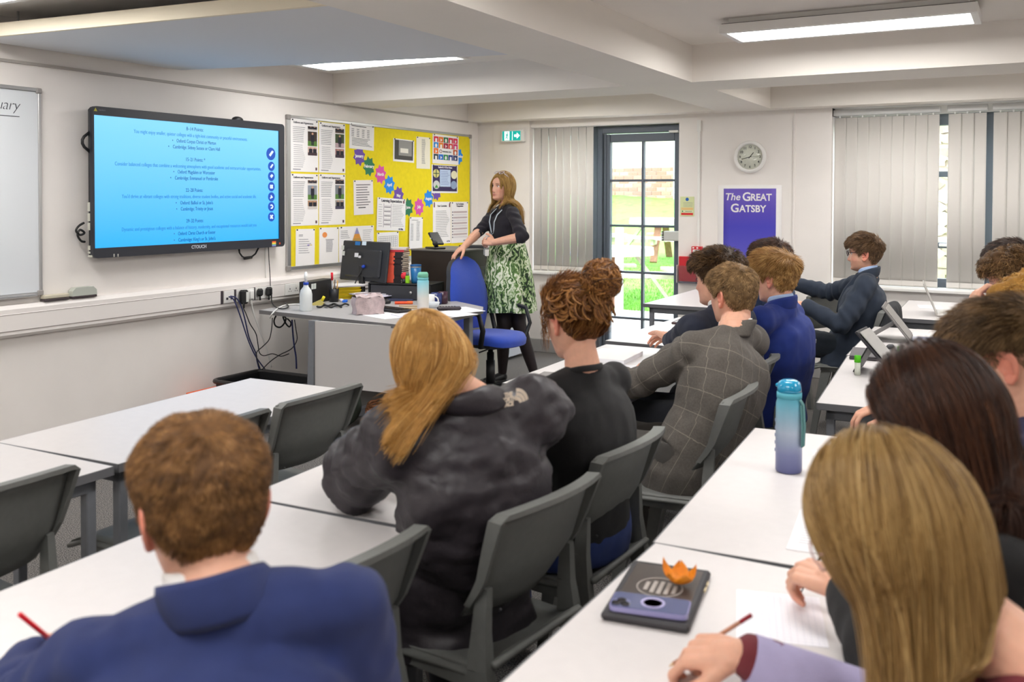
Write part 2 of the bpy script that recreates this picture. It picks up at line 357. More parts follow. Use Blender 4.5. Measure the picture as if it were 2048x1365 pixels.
struct(G().b2(W1L, W2L, YW+.02, YW+T, 2.212, ZB).obj('trim_5', WHITE)); struct(G().b2(W2L, W2R, YW+.14, YW+T, 2.212, ZB).obj('trim_6', WHITE))
# door
door = G(); dx0, dx1, dy = W1R+.005, DR, YW+.15
door.b2(dx0, dx0+.05, dy, dy+.12, 0, 2.205, .004); door.b2(dx1-.02, dx1, dy, dy+.12, 0, 2.205, .004); door.b2(dx0+.05, dx1-.02, dy, dy+.12, 2.14, 2.205, .004); door.b2(dx0+.05, dx1, dy, dy+.12, 0, .03)
do = struct(door.obj('door_1', FRAME))
g = G(); ly = dy+.02; gx0, gx1, gz0, gz1 = -3.60, -2.955, .11, 2.055
g.b2(dx0+.055, gx0, ly, ly+.06, .03, 2.132, .006); g.b2(gx1, dx1-.022, ly, ly+.06, .03, 2.132, .006); g.b2(gx0, gx1, ly, ly+.06, gz1, 2.132, .004); g.b2(gx0, gx1, ly, ly+.06, .03, gz0, .004)
g.b2(dx0+.075, dx0+.085, ly-.008, ly, .03, 2.132); g.b2(dx0+.10, dx0+.125, ly-.012, ly, .03, 2.132, .004)
struct(g.obj('door_leaf', FRAME, do))
for z in (1.687, 1.254, .81, .368): struct(G().b2(gx0, gx1, ly+.005, ly+.05, z-.011, z+.011, .003).obj('glazing_bar', FRAME, do))
struct(G().b2(-3.2805, -3.2575, ly+.003, ly+.052, gz0, gz1, .003).obj('glazing_bar', FRAME, do))
zs = [gz0, .368, .81, 1.254, 1.687, gz1]
for i in range(5):
    for x0, x1 in ((gx0, -3.269), (-3.269, gx1)): struct(G().b2(x0+.002, x1-.002, ly+.025, ly+.031, zs[i], zs[i+1]).obj('pane', glass, do))
G().b2(-3.03, -2.86, ly-.07, ly-.002, 1.125, 1.215, .008).obj('door_lock', mat('lock_grey', srgb(205, 205, 200), .4), do)['kind'] = 'structure'
g = G()
for k in range(5): g.b2(-3.052, -3.03, ly-.066, ly-.004, 1.125+k*.018, 1.125+k*.018+.014, .003)
g.obj('door_lock_knob', BLACK, do)['kind'] = 'structure'
G().b2(-3.00, -2.91, ly-.03, ly-.001, 2.128, 2.15, .003).obj('door_sensor', WPLAS, do)['kind'] = 'structure'
# conduit beside the door
cd = thing('wall_conduit', 'thin white cable conduit running down the wall between door and clock', 'conduit', (-2.66, YW, 0))
G().b2(-.011, .011, -.016, 0, .45, 2.12, .002).obj('channel', WPLAS, cd); G().b2(-.018, .018, -.02, 0, 2.12, 2.22, .002).obj('end_box', WPLAS, cd)
# ================================================================ OUTSIDE
pav = mat('paving', srgb(200, 188, 180), .9, var=.1, scale=8)
struct(G().b2(-16, 8, YW+T, 12.2, -.16, -.06).obj('path', mat('paving_joint', srgb(150, 140, 134), .95)))
pp = bpy.data.objects['path']; pm = None; k = 0
for iy in range(12):
    for ix in range(14):
        if pm is None: pm = G().b2(0, .29, 0, .29, -.06, -.045, .004).mesh('paver', pav)
        o = bpy.data.objects.new('paver', pm); COL.objects.link(o); o.parent = pp; o.location = (-5.6+ix*.3+(iy % 2)*.15, 8.52+iy*.3, 0); k += 1
gm = mat('grass', srgb(118, 176, 66), .95, var=.35, scale=5, bump=.8, bscale=60)
def lawn(u, v):
    y = 12.2+v*22; x = -26+u*34; return (x, y, -.07+1.75*(v**1.15)+.02*math.sin(x*1.7)+.015*math.sin(y*2.3))
struct(G().grid(lawn, 40, 40).obj('lawn', gm))
def blades():
    n = 26000; x = rng.uniform(-9.5, 1, n); v = rng.uniform(0, .35, n)**1.3; y = 12.2+v*22; z = -.07+1.75*v**1.15; a = rng.uniform(0, 2*PI, n); h = rng.uniform(.03, .075, n)
    dx, dy = np.cos(a)*.006, np.sin(a)*.006; lx, ly_ = rng.normal(0, .02, n), rng.normal(0, .02, n)
    P = np.stack([np.stack([x-dx, y-dy, z], 1), np.stack([x+dx, y+dy, z], 1), np.stack([x+lx, y+ly_, z+h], 1)], 1).reshape(-1, 3)
    me = bpy.data.meshes.new('grass_blades'); me.vertices.add(3*n); me.vertices.foreach_set('co', P.ravel()); me.loops.add(3*n); me.loops.foreach_set('vertex_index', np.arange(3*n))
    me.polygons.add(n); me.polygons.foreach_set('loop_start', np.arange(0, 3*n, 3)); me.update(); me.materials.append(gm)
    o = bpy.data.objects.new('grass_blades', me); COL.objects.link(o); o['kind'] = 'stuff'; o['label'] = 'short green grass of the bank outside the glazed door'; o['category'] = 'grass'
blades()
# building across the lawn
bd = thing('hall_building', 'long building across the lawn: brick base, cream band, pale cladding boards with raised letters', 'building', (-14, 33, 0))
bd.rotation_euler = (0, 0, R(-14))
G().b2(-14, 9, .1, 4, 0, 8).obj('wall', mat('render_cream', srgb(226, 204, 184), .9, var=.05), bd)
mort = mat('mortar', srgb(190, 180, 170), .9); bk = [mat('brick_%d' % i, c, .9, var=.15, scale=20) for i, c in enumerate((srgb(176, 130, 112), srgb(190, 146, 128), srgb(160, 116, 100)))]
G().b2(-14, 9, -.02, .1, 0, 2.62).obj('mortar_base', mort, bd)
brm = [G().b2(0, .40, -.045, -.015, 0, .13, .006).mesh('brick', m) for m in bk]
cnt = 0
for j in range(9):
    for i in range(31):
        o = bpy.data.objects.new('brick', brm[rng.integers(3)]); COL.objects.link(o); o.parent = bd; o.location = (-5.5+i*.42+(j % 2)*.21, 0, 1.30+j*.148); cnt += 1
bm_ = mat('cladding_board', srgb(214, 214, 214), .8, var=.08, scale=4)
for j in range(14):
    M = Matrix.Rotation(R(7), 4, 'X')
    o = G().box((0, 0, 0), (23, .03, .27), rot=M.to_3x3()).obj('cladding_board', bm_, bd); o.location = (-2.5, -.03, 3.95+j*.245)
text('lettering', 'AD ALTA', .95, mat('letter_grey', srgb(150, 158, 172), .6), bd, frameM((-1.2, -.10, 5.72), (1, 0, 0), (0, 0, 1)), bold=.01, extrude=.03)
G().tube([(4.3, -.12, 8), (4.3, -.12, 3.7), (3.5, -.25, 3.0)], .09, 8).obj('downpipe', mat('pipe_blue', srgb(104, 116, 150), .5), bd)
G().b2(2.75, 2.95, -.3, -.1, 1.2, 3.9).obj('post', WPLAS, bd)
G().bar((3.0, -.4, 3.0), (5.2, -.4, 4.1), .2, .12).obj('porch_roof', mat('porch', srgb(150, 160, 186), .6), bd)
# stone building seen through the blind gaps
sb = thing('stone_building', 'rubble stone building seen through the gaps of the wide window blinds', 'building', (-1.6, 15.5, 0))
G().b2(-1.5, 4, 0, 1, -.1, 4.5).obj('wall', mat('stone_mortar', srgb(196, 182, 164), .95), sb)
stm = [mat('stone_%d' % i, c, .95, var=.2, scale=9) for i, c in enumerate((srgb(176, 158, 136), srgb(150, 134, 118), srgb(200, 186, 166)))]
stones = []
for q in range(6):
    pg = [(.5*(1+.25*rng.normal())*math.cos(a)*.30, .5*(1+.2*rng.normal())*math.sin(a)*.19) for a in np.linspace(0, 2*PI, 9)[:-1]]
    stones.append(G().prism(pg, 0, .05, Matrix(((1, 0, 0, 0), (0, 0, -1, 0), (0, 1, 0, 0), (0, 0, 0, 1)))).mesh('stone', stm[q % 3]))
for j in range(17):
    for i in range(12):
        o = bpy.data.objects.new('stone', stones[rng.integers(6)]); COL.objects.link(o); o.parent = sb; o.location = (.1+i*.265+(j % 2)*.13+rng.normal()*.02, 0, .2+j*.17+rng.normal()*.01)
f_ = G(); f_.b2(.55, .95, -.06, .02, 2.05, 2.95, .01); f_.obj('window', mat('far_pane', srgb(120, 160, 215), .15), sb)
g = G(); g.b2(.52, .98, -.09, -.05, 2.0, 2.06); g.b2(.52, .98, -.09, -.05, 2.94, 3.0); g.b2(.52, .57, -.09, -.05, 2.0, 3.0); g.b2(.93, .98, -.09, -.05, 2.0, 3.0); g.obj('window_frame', FRAME, sb)
G().b2(1.05, 1.2, -.04, .02, 1.2, 1.5).obj('vent', DARK, sb)
gb = G().b2(-3.5, 3.5, 13.8, 15.4, -.3, .06).obj('lawn_strip', gm); struct(gb)
# picnic tables
WOOD = mat('weathered_wood', srgb(196, 180, 168), .85, var=.15, scale=14, bump=.3, bscale=60); WOOD2 = mat('brown_wood', srgb(150, 108, 84), .85, var=.2, scale=14)
def picnic(loc, rz, label):
    t = thing('picnic_table', label, 'picnic table', loc, rz); z = .76
    for i in range(8):                       # planks of the round top
        y0 = -.62+i*.155; y1 = y0+.147; yy = [y0, (y0+y1)/2, y1]; xs = [math.sqrt(max(.0001, .62**2-min(abs(y), .615)**2)) for y in yy]
        G().prism([(-xs[0], y0), (xs[0], y0), (xs[1], yy[1]), (xs[2], y1), (-xs[2], y1), (-xs[1], yy[1])], z, z+.04).obj('plank', WOOD, t)
    g = G()
    for a in range(28): p, q = 2*PI*a/28, 2*PI*(a+1)/28; g.bar((.615*math.cos(p), .615*math.sin(p), z-.035), (.615*math.cos(q), .615*math.sin(q), z-.035), .03, .07)
    g.obj('rim', WOOD, t)
    for k in range(4):
        a = k*PI/2; c, s_ = math.cos(a), math.sin(a)
        G().bar((.30*c, .30*s_, z), (.86*c, .86*s_, 0), .05, .13, up=(-s_, c, 0)).obj('leg', WOOD2 if k % 2 else WOOD, t)
        G().bar((.25*c, .25*s_, .38), (1.0*c, 1.0*s_, .38), .05, .11).obj('seat_support', WOOD, t)
        for dr in (.86, 1.02): G().bar((dr*c-.46*s_, dr*s_+.46*c, .455), (dr*c+.46*s_, dr*s_-.46*c, .455), .145, .04).obj('bench_plank', WOOD, t)
    return t
picnic((-5.55, 12.9, -.02), R(28), 'round wooden picnic table with benches just outside the glazed door')
picnic((-6.35, 17.2, .32), R(10), 'farther picnic table on the lawn, half hidden by the door stile')
picnic((-3.6, 14.6, .10), R(40), 'picnic table at the right of the lawn behind the door frame')
hp = thing('bike_stand', 'galvanised hoop bike stand on the paving outside the door', 'bike stand', (-4.83, 10.05, -.05))
pts = [(-.13, 0, 0), (-.13, 0, .8)]+[(-.13+.1-.1*math.cos(a), 0, .8+.1*math.sin(a)) for a in np.linspace(.2, PI/2, 4)]+[(.03+.1*math.sin(a), 0, .8+.1*math.cos(a)) for a in np.linspace(0, PI/2-.2, 4)]+[(.13, 0, .8), (.13, 0, 0)]
G().tube(pts, .027, 10).obj('hoop', mat('galvanised', srgb(150, 165, 190), .4, .5), hp); G().tube([(-.13, 0, .22), (.13, 0, .30)], .02, 8).obj('crossbar', MATS['galvanised'], hp)
for x in (-.13, .13): G().lathe([(.0, 0), (.055, 0), (.055, .015), (.03, .02)], (x, 0, 0), 12).obj('base_collar', MATS['galvanised'], hp)
rp_ = thing('rope_post', 'white timber post with rope standing at the edge of the lawn', 'post', (-4.88, 11.6, -.08))
G().b2(-.045, .045, -.045, .045, 0, 1.2, .008).obj('post', mat('white_timber', srgb(235, 230, 225), .8), rp_)
rope = mat('rope', srgb(190, 180, 165), .9, bump=.5, bscale=300)
G().tube([(-3+u*6, 0, 1.11-.10*math.sin(PI*min(1, max(0, abs(u-.5)*2)))) for u in np.linspace(0, 1, 25)], .014, 8).obj('rope', rope, rp_)
# ================================================================ TABLES
def make_table(L=1.2, W=.555, z=.73, label='', loc=(0, 0), rz=0, legs=True):
    t = thing('classroom_table', label, 'table', (loc[0], loc[1], 0), rz)
    G().b2(-W/2+.003, W/2-.003, -L/2+.003, L/2-.003, z-.024, z, .0015).obj('tabletop', LAM, t)
    e = G(); a, b = W/2, L/2
    e.b2(-a, -a+.004, -b, b, z-.026, z-.0005); e.b2(a-.004, a, -b, b, z-.026, z-.0005); e.b2(-a, a, -b, -b+.004, z-.026, z-.0005); e.b2(-a, a, b-.004, b, z-.026, z-.0005); e.b2(-a+.003, a-.003, -b+.003, b-.003, z-.027, z-.0245)
    e.obj('edge_band', EDGE, t)
    r = G(); q = .035
    r.b2(-a+q, -a+q+.025, -b+q, b-q, z-.07, z-.027, .003); r.b2(a-q-.025, a-q, -b+q, b-q, z-.07, z-.027, .003); r.b2(-a+q, a-q, -b+q, -b+q+.025, z-.07, z-.027, .003); r.b2(-a+q, a-q, b-q-.025, b-q, z-.07, z-.027, .003)
    r.obj('frame_rail', STEEL, t)
    for sx in (-1, 1):
        for sy in (-1, 1):
            l = G().b2(sx*(a-q-.016)-.016, sx*(a-q-.016)+.016, sy*(b-q-.016)-.016, sy*(b-q-.016)+.016, .012, z-.027, .003).obj('leg', STEEL, t)
            G().b2(sx*(a-q-.016)-.018, sx*(a-q-.016)+.018, sy*(b-q-.016)-.018, sy*(b-q-.016)+.018, 0, .014, .003).obj('foot', BLACK, l)
    return t
def tab(x, y, rz, label, W=.555, L=1.2): return make_table(W=W, L=L, label=label, loc=(x, y), rz=R(rz))
tab(-2.690, 2.418, 3.2, 'empty white front row table running up to the cable tray', W=.565)
tab(-2.640, 1.212, 1.0, 'empty white front row table cut by the left edge of the picture', W=.565)
tab(-1.590, 2.418, 3.2, 'white table with the dark phone, at which the girls in black jackets sit')
tab(-1.545, 1.208, 2.4, 'white table where the boy in the navy blazer writes with a red pencil')
tab(-1.74, 4.072, 1.8, 'white table with the grey laptop, at which the boy in the grey check blazer sits')
tab(-1.81, 5.37, -.6, 'white table with the tablet in a brown case, in front of the door')
tab(-2.30, 7.21, .5, 'empty white table at the back, close to the glazed door and red folder', L=1.25, W=.56)
tab(-.485, 1.436, .2, 'nearest white table with the tablet, phone and orange peel')
tab(-.525, 2.650, 3.8, 'white table with the blue ombre water bottle', W=.57)
tab(-.515, 4.360, 4.2, 'white table beyond the blue bottle, with the propped tablet', W=.55)
tab(-.585, 5.560, 1.8, 'white table with the hybrid laptop and the red phone', W=.55)
tab(-.585, 7.270, 1.4, 'white table by the wide window with the silver laptop', W=.55)
# ================================================================ SCHOOL CHAIRS
def back_pt(u, v, off=0.):
    s_ = 2*u-1; y = s_*(.183+.030*v+.004*math.sin(PI*v)); k = max(0., .36-v)/.36
    x = -.165-.075*v+.045*s_*s_+.035*k; z = .560+.270*v-.012*s_*s_*v
    return (x-off, y, z)
def make_chair():
    t = thing('school_chair', 'chair', 'chair')
    b = G(); b.grid(lambda u, v: back_pt(u, v), 13, 9, th=(-.007, 0, 0))
    N = 13; rim = [(0, v) for v in np.linspace(.12, .97, 7)]+[(u, 1.) for u in np.linspace(.04, .96, 11)]+[(1, v) for v in np.linspace(.97, .12, 7)]
    vs = []; fs = []; 
    for (u, v) in rim:
        p = Vector(back_pt(u, v)); cx = Vector((0, (2*u-1), 0)) if v < .99 else Vector((0, .25*(2*u-1), 1)); cx.normalize(); dep = .034 if v > .98 else .012+.024*v
        q = p+cx*.004
        vs += [q+Vector((.004, 0, 0)), q+Vector((-dep, 0, 0))+cx*.004, p-cx*.005+Vector((-dep, 0, 0)), p-cx*.007+Vector((.003, 0, 0))]
    for i in range(len(rim)-1):
        for k in range(4): fs.append((i*4+k, i*4+(k+1) % 4, i*4+4+(k+1) % 4, i*4+4+k))
    fs += [(0, 1, 2, 3), tuple(len(vs)-4+k for k in (3, 2, 1, 0))]
    b.add(vs, fs, False); o = b.obj('backrest', CHAIR, t)
    G().sphere((-.176, .150, .585), (.004, .004, .004), 8, 6).obj('fixing_screw', DARK, o)
    def seat_pt(u, v):
        x = -.175+.395*v; s_ = 2*u-1; y = s_*(.185+.022*v); z = .455-.014*(1-s_*s_)*math.sin(PI*min(1, v*1.1))-.022*max(0, (v-.82)/.18)**2+.020*max(0, (.14-v)/.14)**2
        return (x, y, z)
    s = G(); s.grid(seat_pt, 11, 12, th=(0, 0, -.007))
    for sy in (0, 1): s.tube([Vector(seat_pt(sy, v))+Vector((0, 0, -.014)) for v in np.linspace(0, 1, 8)], .009, 6, r2=.018)
    s.tube([Vector(seat_pt(u, 0))+Vector((-.006, 0, -.004)) for u in np.linspace(0, 1, 9)], .009, 6, r2=.012); s.tube([Vector(seat_pt(u, 1))+Vector((0, 0, -.012)) for u in np.linspace(0, 1, 9)], .007, 6, r2=.012)
    so = s.obj('seat', CHAIR, t)
    for sy in (-1, 1): G().lathe([(0, 0), (.011, 0), (.011, .003), (.0, .003)], (.16, sy*.185, .44), 10).obj('fixing_cap', DARK, so)
    for sy in (-1, 1):
        l = G(); P = [(-.150, .176*sy, .640), (-.146, .182*sy, .54), (-.150, .190*sy, .455), (-.185, .200*sy, .28), (-.235, .212*sy, 0)]; Wd = [(.020, .030), (.026, .040), (.034, .055), (.030, .046), (.026, .036)]
        for i in range(4): l.bar(P[i], P[i+1], Wd[i][0], Wd[i][1], up=(1, 0, 0), w2=Wd[i+1][0], h2=Wd[i+1][1])
        l.bar((-.15, .19*sy, .425), (.16, .19*sy, .432), .028, .032)
        l.obj('leg', CHAIR, t)
        l = G(); l.bar((.12, .182*sy, .440), (.165, .200*sy, .22), .034, .062, up=(1, 0, 0), w2=.03, h2=.046); l.bar((.165, .20*sy, .22), (.20, .212*sy, 0), .030, .046, up=(1, 0, 0), w2=.026, h2=.034); l.obj('leg', CHAIR, t)
    return t
chair0 = make_chair(); _first = [True]
def chair(xb, yb, label, rz=180., group=None):   # xb,yb: where the middle of the back's top edge stands
    a = R(rz); x = xb+.245*math.cos(a); y = yb+.245*math.sin(a)
    if _first[0]:
        _first[0] = False; chair0.location = (x, y, 0); chair0.rotation_euler = (0, 0, a); chair0['label'] = label; return chair0
    return dup(chair0, (x, y, 0), a, label, group)
chair(-2.20, 2.575, 'empty grey chair at the front row table, nearest the teacher desk', 180)
chair(-2.20, 2.09, 'empty grey chair at the front row table, half hidden behind the short haired boy', 180)
chair(-2.17, 1.355, 'empty grey chair at the left edge, tucked under the front row table', 180)
chair(-2.18, .75, 'empty grey chair out of frame at the front row table', 180)
chair(-1.13, 1.44, 'empty grey chair beside the boy in the navy blazer, right of his shoulder', 176)
chair(-.975, 1.975, 'grey chair under the girl in the dark puffer jacket', 174)
chair(-.985, 2.515, 'grey chair under the girl with the curly bun', 178)
chair(-.915, 3.385, 'grey chair under the boy in the grey check blazer', 184)
chair(-1.00, 4.05, 'grey chair under the boy with folded fingers beyond the grey check blazer', 180)
chair(-.955, 4.61, 'grey chair under the fair haired boy in the bright blue blazer', 182)
chair(-1.16, 5.36, 'grey chair under the dark haired boy below the poster', 180)
chair(-1.19, .92, 'grey chair under the boy in the navy blazer at lower left', 158)
for (x, y, l) in ((.33, 1.20, 'long haired girl with pink glasses'), (.36, 1.78, 'girl with long dark brown hair'), (.36, 2.38, 'boy with faded sides and large ear'), (.33, 3.32, 'fair curly haired boy'), (.33, 3.98, 'boy resting his hand on his mouth'), (.33, 4.85, 'dark haired pupil at the right edge')):
    chair(x, y, 'grey chair out of sight under the '+l, 180)
# ================================================================ FRONT WALL ITEMS
def FW(px, py, d=.02): v = onx(px, py, XF+d); return v.y, v.z
# ---- interactive screen
sx_ = XF+.095
_a = onx(184, 211.5, sx_); _b = onx(569, 493, sx_); _c = onx(187.5, 229.5, sx_); _d = onx(558.5, 477.5, sx_)
sy0, sy1, sz0, sz1 = _a.y, _b.y, _b.z, _a.z; iy0, iy1, iz0, iz1 = _c.y, _d.y, _d.z, _c.z
scr = thing('interactive_screen', 'large wall mounted interactive screen showing points and college names on bright blue', 'screen', (XF, (sy0+sy1)/2, sz0)); oy = (sy0+sy1)/2
BEZ = mat('screen_bezel', srgb(44, 46, 54), .4); 
G().b2(.035, .072, sy0-oy+.004, sy1-oy-.004, .004, sz1-sz0-.004, .02).obj('housing', BLACK, scr)
g = G(); 
for a, b, c, d in ((sy0, iy0, sz0, sz1), (iy1, sy1, sz0, sz1), (iy0, iy1, sz0, iz0), (iy0, iy1, iz1, sz1)): g.b2(.075, .098, a-oy, b-oy, c-sz0, d-sz0)
def rrect(y0, y1, z0, z1, r, n=5):
    out = []
    for cy, cz, a0 in ((y1-r, z1-r, 0), (y0+r, z1-r, PI/2), (y0+r, z0+r, PI), (y1-r, z0+r, 3*PI/2)):
        for k in range(n+1): a = a0+PI/2*k/n; out.append((cy+r*math.cos(a), cz+r*math.sin(a)))
    return out
MY = Matrix(((0, 0, 1, 0), (1, 0, 0, 0), (0, 1, 0, 0), (0, 0, 0, 1)))     # prism drawn in (y,z), extruded along +x
bz = G(); outer = rrect(sy0-oy, sy1-oy, 0, sz1-sz0, .028); inner = rrect(iy0-oy, iy1-oy, iz0-sz0, iz1-sz0, .002); n = len(outer)
vs = []
for x in (.07, .098):
    vs += [(x, p[0], p[1]) for p in outer]+[(x, p[0], p[1]) for p in inner]
fs = []
for i in range(n):
    j = (i+1) % n; fs += [(2*n+i, 2*n+j, 3*n+j, 3*n+i), (i, n+i, n+j, j), (i, j, 2*n+j, 2*n+i), (n+i, 3*n+i, 3*n+j, n+j)]
bz.add(vs, fs); bz.obj('bezel', BEZ, scr)
DISP = mat('display', (.03, .05, .1), .25, emit=srgb(96, 196, 255), estr=.44)
n_, l_, b_ = nodes_of(DISP); tc = n_.new('ShaderNodeTexCoord'); sp = n_.new('ShaderNodeSeparateXYZ'); rp = n_.new('ShaderNodeValToRGB')
rp.color_ramp.elements[0].color = (*srgb(28, 170, 250), 1); rp.color_ramp.elements[1].color = (*srgb(128, 208, 255), 1); l_.new(tc.outputs['Generated'], sp.inputs[0]); l_.new(sp.outputs[2], rp.inputs[0]); l_.new(rp.outputs[0], b_.inputs['Emission Color'])  # view-angle fade of the panel put into the emission colour, paler upwards
G().b2(.08, .088, iy0-oy, iy1-oy, iz0-sz0, iz1-sz0).obj('display', DISP, scr)
def inkm(name, c): return mat(name, (0, 0, 0), .5, emit=srgb(*c), estr=.42)
INK1, INK2, BLU = inkm('screen_ink', (16, 74, 124)), inkm('screen_ink_light', (46, 128, 188)), inkm('screen_icon', (20, 82, 190))
WHI = inkm('screen_white', (225, 240, 255))
def scr_text(body, l, r, yc, ink, nm='text_line'):
    a, b = onx(l, yc, sx_), onx(r, yc, sx_); m = (l+r)/2; c = onx(m, yc, sx_); wd = b.y-a.y
    o = text(nm, body, .034, ink, scr, extrude=.0003); bb = [v.co.x for v in o.data.vertices]; ww = max(bb)-min(bb)
    o['kind'] = 'stuff'; o.matrix_local = frameM((.0895, (a.y+b.y)/2-oy, c.z-sz0), (0, 1, 0), (0, 0, 1)) @ Matrix.Diagonal((wd/ww, 1, 1, 1))
for a in (("8–14 Points:", 374, 408, 259, INK1), ("You might enjoy smaller, quieter colleges with a tight-knit community or peaceful environments.", 269, 496, 271, INK2),
          ("•    Oxford: Corpus Christi or Merton", 346, 433, 284, INK1), ("•    Cambridge: Sidney Sussex or Clare Hall", 338, 441, 296, INK1), ("15–21 Points: *", 373, 411, 320, INK1),
          ("Consider balanced colleges that combine a welcoming atmosphere with good academic and extracurricular opportunities.", 231, 523, 333, INK2),
          ("•    Oxford: Magdalen or Worcester", 348, 431, 345, INK1), ("•    Cambridge: Emmanuel or Pembroke", 342, 437, 357, INK1), ("22–28 Points:", 373, 407, 381, INK1),
          ("You'd thrive at vibrant colleges with strong traditions, diverse student bodies, and active social and academic life.", 245, 514, 393.5, INK2),
          ("•    Oxford: Balliol or St. John's", 353, 427, 406, INK1), ("•    Cambridge: Trinity or Jesus", 354, 427, 418, INK1), ("29–32 Points:", 374, 408, 442, INK1),
          ("Dynamic and prestigious colleges with a balance of history, modernity, and exceptional resources would suit you.", 245, 515, 455, INK2),
          ("•    Oxford: Christ Church or Exeter", 349, 432, 466.5, INK1), ("•    Cambridge: King's or St. John's", 349, 432, 479, INK1)): scr_text(*a)
for k, (px, py, r_) in enumerate(((543, 308, .046), (544, 333, .034), (544, 353, .034), (544, 373.5, .034), (544, 394, .034), (544, 413.5, .034), (544, 434, .034))):
    c = onx(px, py, sx_); pol = [(c.y-oy+r_*math.cos(a), c.z-sz0+r_*math.sin(a)) for a in np.linspace(0, 2*PI, 25)[:-1]]
    ic = G().prism(pol, .0885, .0895, MY).obj('tool_icon', BLU, scr); g = G(); q = r_*.5; cy, cz = c.y-oy, c.z-sz0
    def st(p, w_): g.tube([(.0902, cy+a*q, cz+b*q) for a, b in p], w_*r_, 6, smooth=False)
    if k < 2: st([(-.6, -.6), (.7, .8)], .2)
    elif k == 2: st([(-.5, -.3), (.4, .5)], .3)
    elif k == 3: st([(-.7, -.6), (.7, -.6), (.7, .6), (-.7, .6), (-.7, -.6)], .13); st([(-.2, 0), (.2, 0)], .2)
    elif k == 4: st([(-.7, -.7), (.2, .2)], .16); st([(-.4, .6), (.5, -.3)], .16)
    elif k == 5: st([(.7*math.cos(a), .7*math.sin(a)) for a in np.linspace(-2.2, 2.6, 12)], .14)
    else: st([(-.7, -.7), (.7, .7)], .17); st([(-.7, .7), (.7, -.7)], .17)
    g.obj('glyph', WHI, ic)
def on_bezel(px, py): v = onx(px, py, sx_+.003); return v.y-oy, v.z-sz0
y, z = on_bezel(398, 494); text('logo', 'CTOUCH', .03, C(200, 205, 215), scr, frameM((.0985, y, z), (0, 1, 0), (0, 0, 1)), bold=.001)
y, z = on_bezel(191, 219); G().prism([(y-.012, z-.01), (y+.012, z-.01), (y, z+.011)], .0975, .0985, MY).obj('warning_mark', C(190, 180, 60), scr)
y, z = on_bezel(201, 220); text('small_print', 'caution', .016, C(130, 130, 138), scr, frameM((.0985, y+.01, z), (0, 1, 0), (0, 0, 1)))
y, z = on_bezel(548, 487.5)
for k, c in enumerate(((236, 80, 50), (246, 160, 50), (250, 220, 90), (150, 200, 120), (110, 170, 220), (160, 140, 200))): G().b2(.0975, .0986, y-.02, y+.02, z+.018-k*.0065-.0065, z+.018-k*.0065).obj('rainbow_stripe', C(*c), scr)
y, z = on_bezel(559.5, 487); G().prism([(y+.008*math.cos(a), z+.008*math.sin(a)) for a in np.linspace(0, 6.28, 9)[:-1]], .0975, .0985, MY).obj('power_mark', C(190, 70, 30), scr)
for px in (228, 236):
    y, z = on_bezel(px, 511); G().b2(.097, .099, y-.004, y+.004, z-.009, z+.009).obj('port', C(200, 200, 190), scr)
hz = [(262+k*4.7) for k in range(10)]
hy = sy0-oy; zt, zb = onx(166, 263, XF+.06).z-sz0, onx(166, 304, XF+.06).z-sz0
G().tube([(.062, hy+.01, zt), (.062, hy-.03, zt-.03), (.062, hy-.042, zt-.05), (.062, hy-.042, zb+.05), (.062, hy-.03, zb+.03), (.062, hy+.01, zb)], .009, 8).obj('carry_handle', BLACK, scr)
for k, (p, q) in enumerate(((405, 423), (427, 443), (446, 461), (492, 501), (504, 508), (511, 515))):
    z1, z0 = onx(172, p, XF+.06).z-sz0, onx(172, q, XF+.06).z-sz0; G().b2(.045, .085, sy0-oy+.001, sy0-oy+.006, z0, z1).obj('side_label', C(196, 196, 184), scr)
y, z = on_bezel(484, 240); G().sphere((.055, y, sz1-sz0+.003), (.028, .05, .026), 16, 8).obj('top_sensor', BLACK, scr)
# screen cables
cb = thing('screen_cable', 'black cable loop with a ferrite bead hanging below the screen', 'cable', (XF, 4.9, 1.1)); o_ = Vector((XF, 4.9, 1.1))
def wallpts(L, d=.03): return [onx(a, b, XF+d) for a, b in L]
G().tube([p-o_ for p in wallpts([(478, 498), (479, 506), (484, 513), (491, 517), (502, 515), (511, 508), (517, 496)])], .006, 8).obj('lead', BLACK, cb)
a, b = wallpts([(489, 517), (503, 515)]); G().tube([a-o_, b-o_], .011, 10).obj('ferrite_bead', BLACK, cb)
def cable(label, L, r=.004, m=BLACK, d=.03, cat='cable', pts3=None):
    P = pts3 or wallpts(L, d); P = [Vector(p) for p in P]
    Q = []
    for i in range(len(P)-1):
        p0, p1, p2, p3 = P[max(i-1, 0)], P[i], P[i+1], P[min(i+2, len(P)-1)]
        for t in (0, .25, .5, .75): Q.append(.5*((2*p1)+(p2-p0)*t+(2*p0-5*p1+4*p2-p3)*t*t+(3*p1-p0-3*p2+p3)*t**3))
    Q.append(P[-1]); o = P[0].copy()
    ob = G().tube([q-o for q in Q], r, 6).obj('cable', m, None, loc=o); tag(ob, label, cat); return ob
cable('thin dark power lead running straight down from the screen to a plug', [(537, 494), (538, 520), (540, 550), (541, 575), (542, 588)], .003, d=.065)
cable('black cable bundle coiled at the left side of the screen', [(168, 446), (158, 452), (152, 462), (160, 470), (169, 466), (160, 460), (155, 470), (162, 482), (170, 484)], .007, d=.05)
cable('white conduit wire running from the screen down to the trunking', [(531, 496), (531, 525), (532, 556)], .004, WPLAS, d=.006)
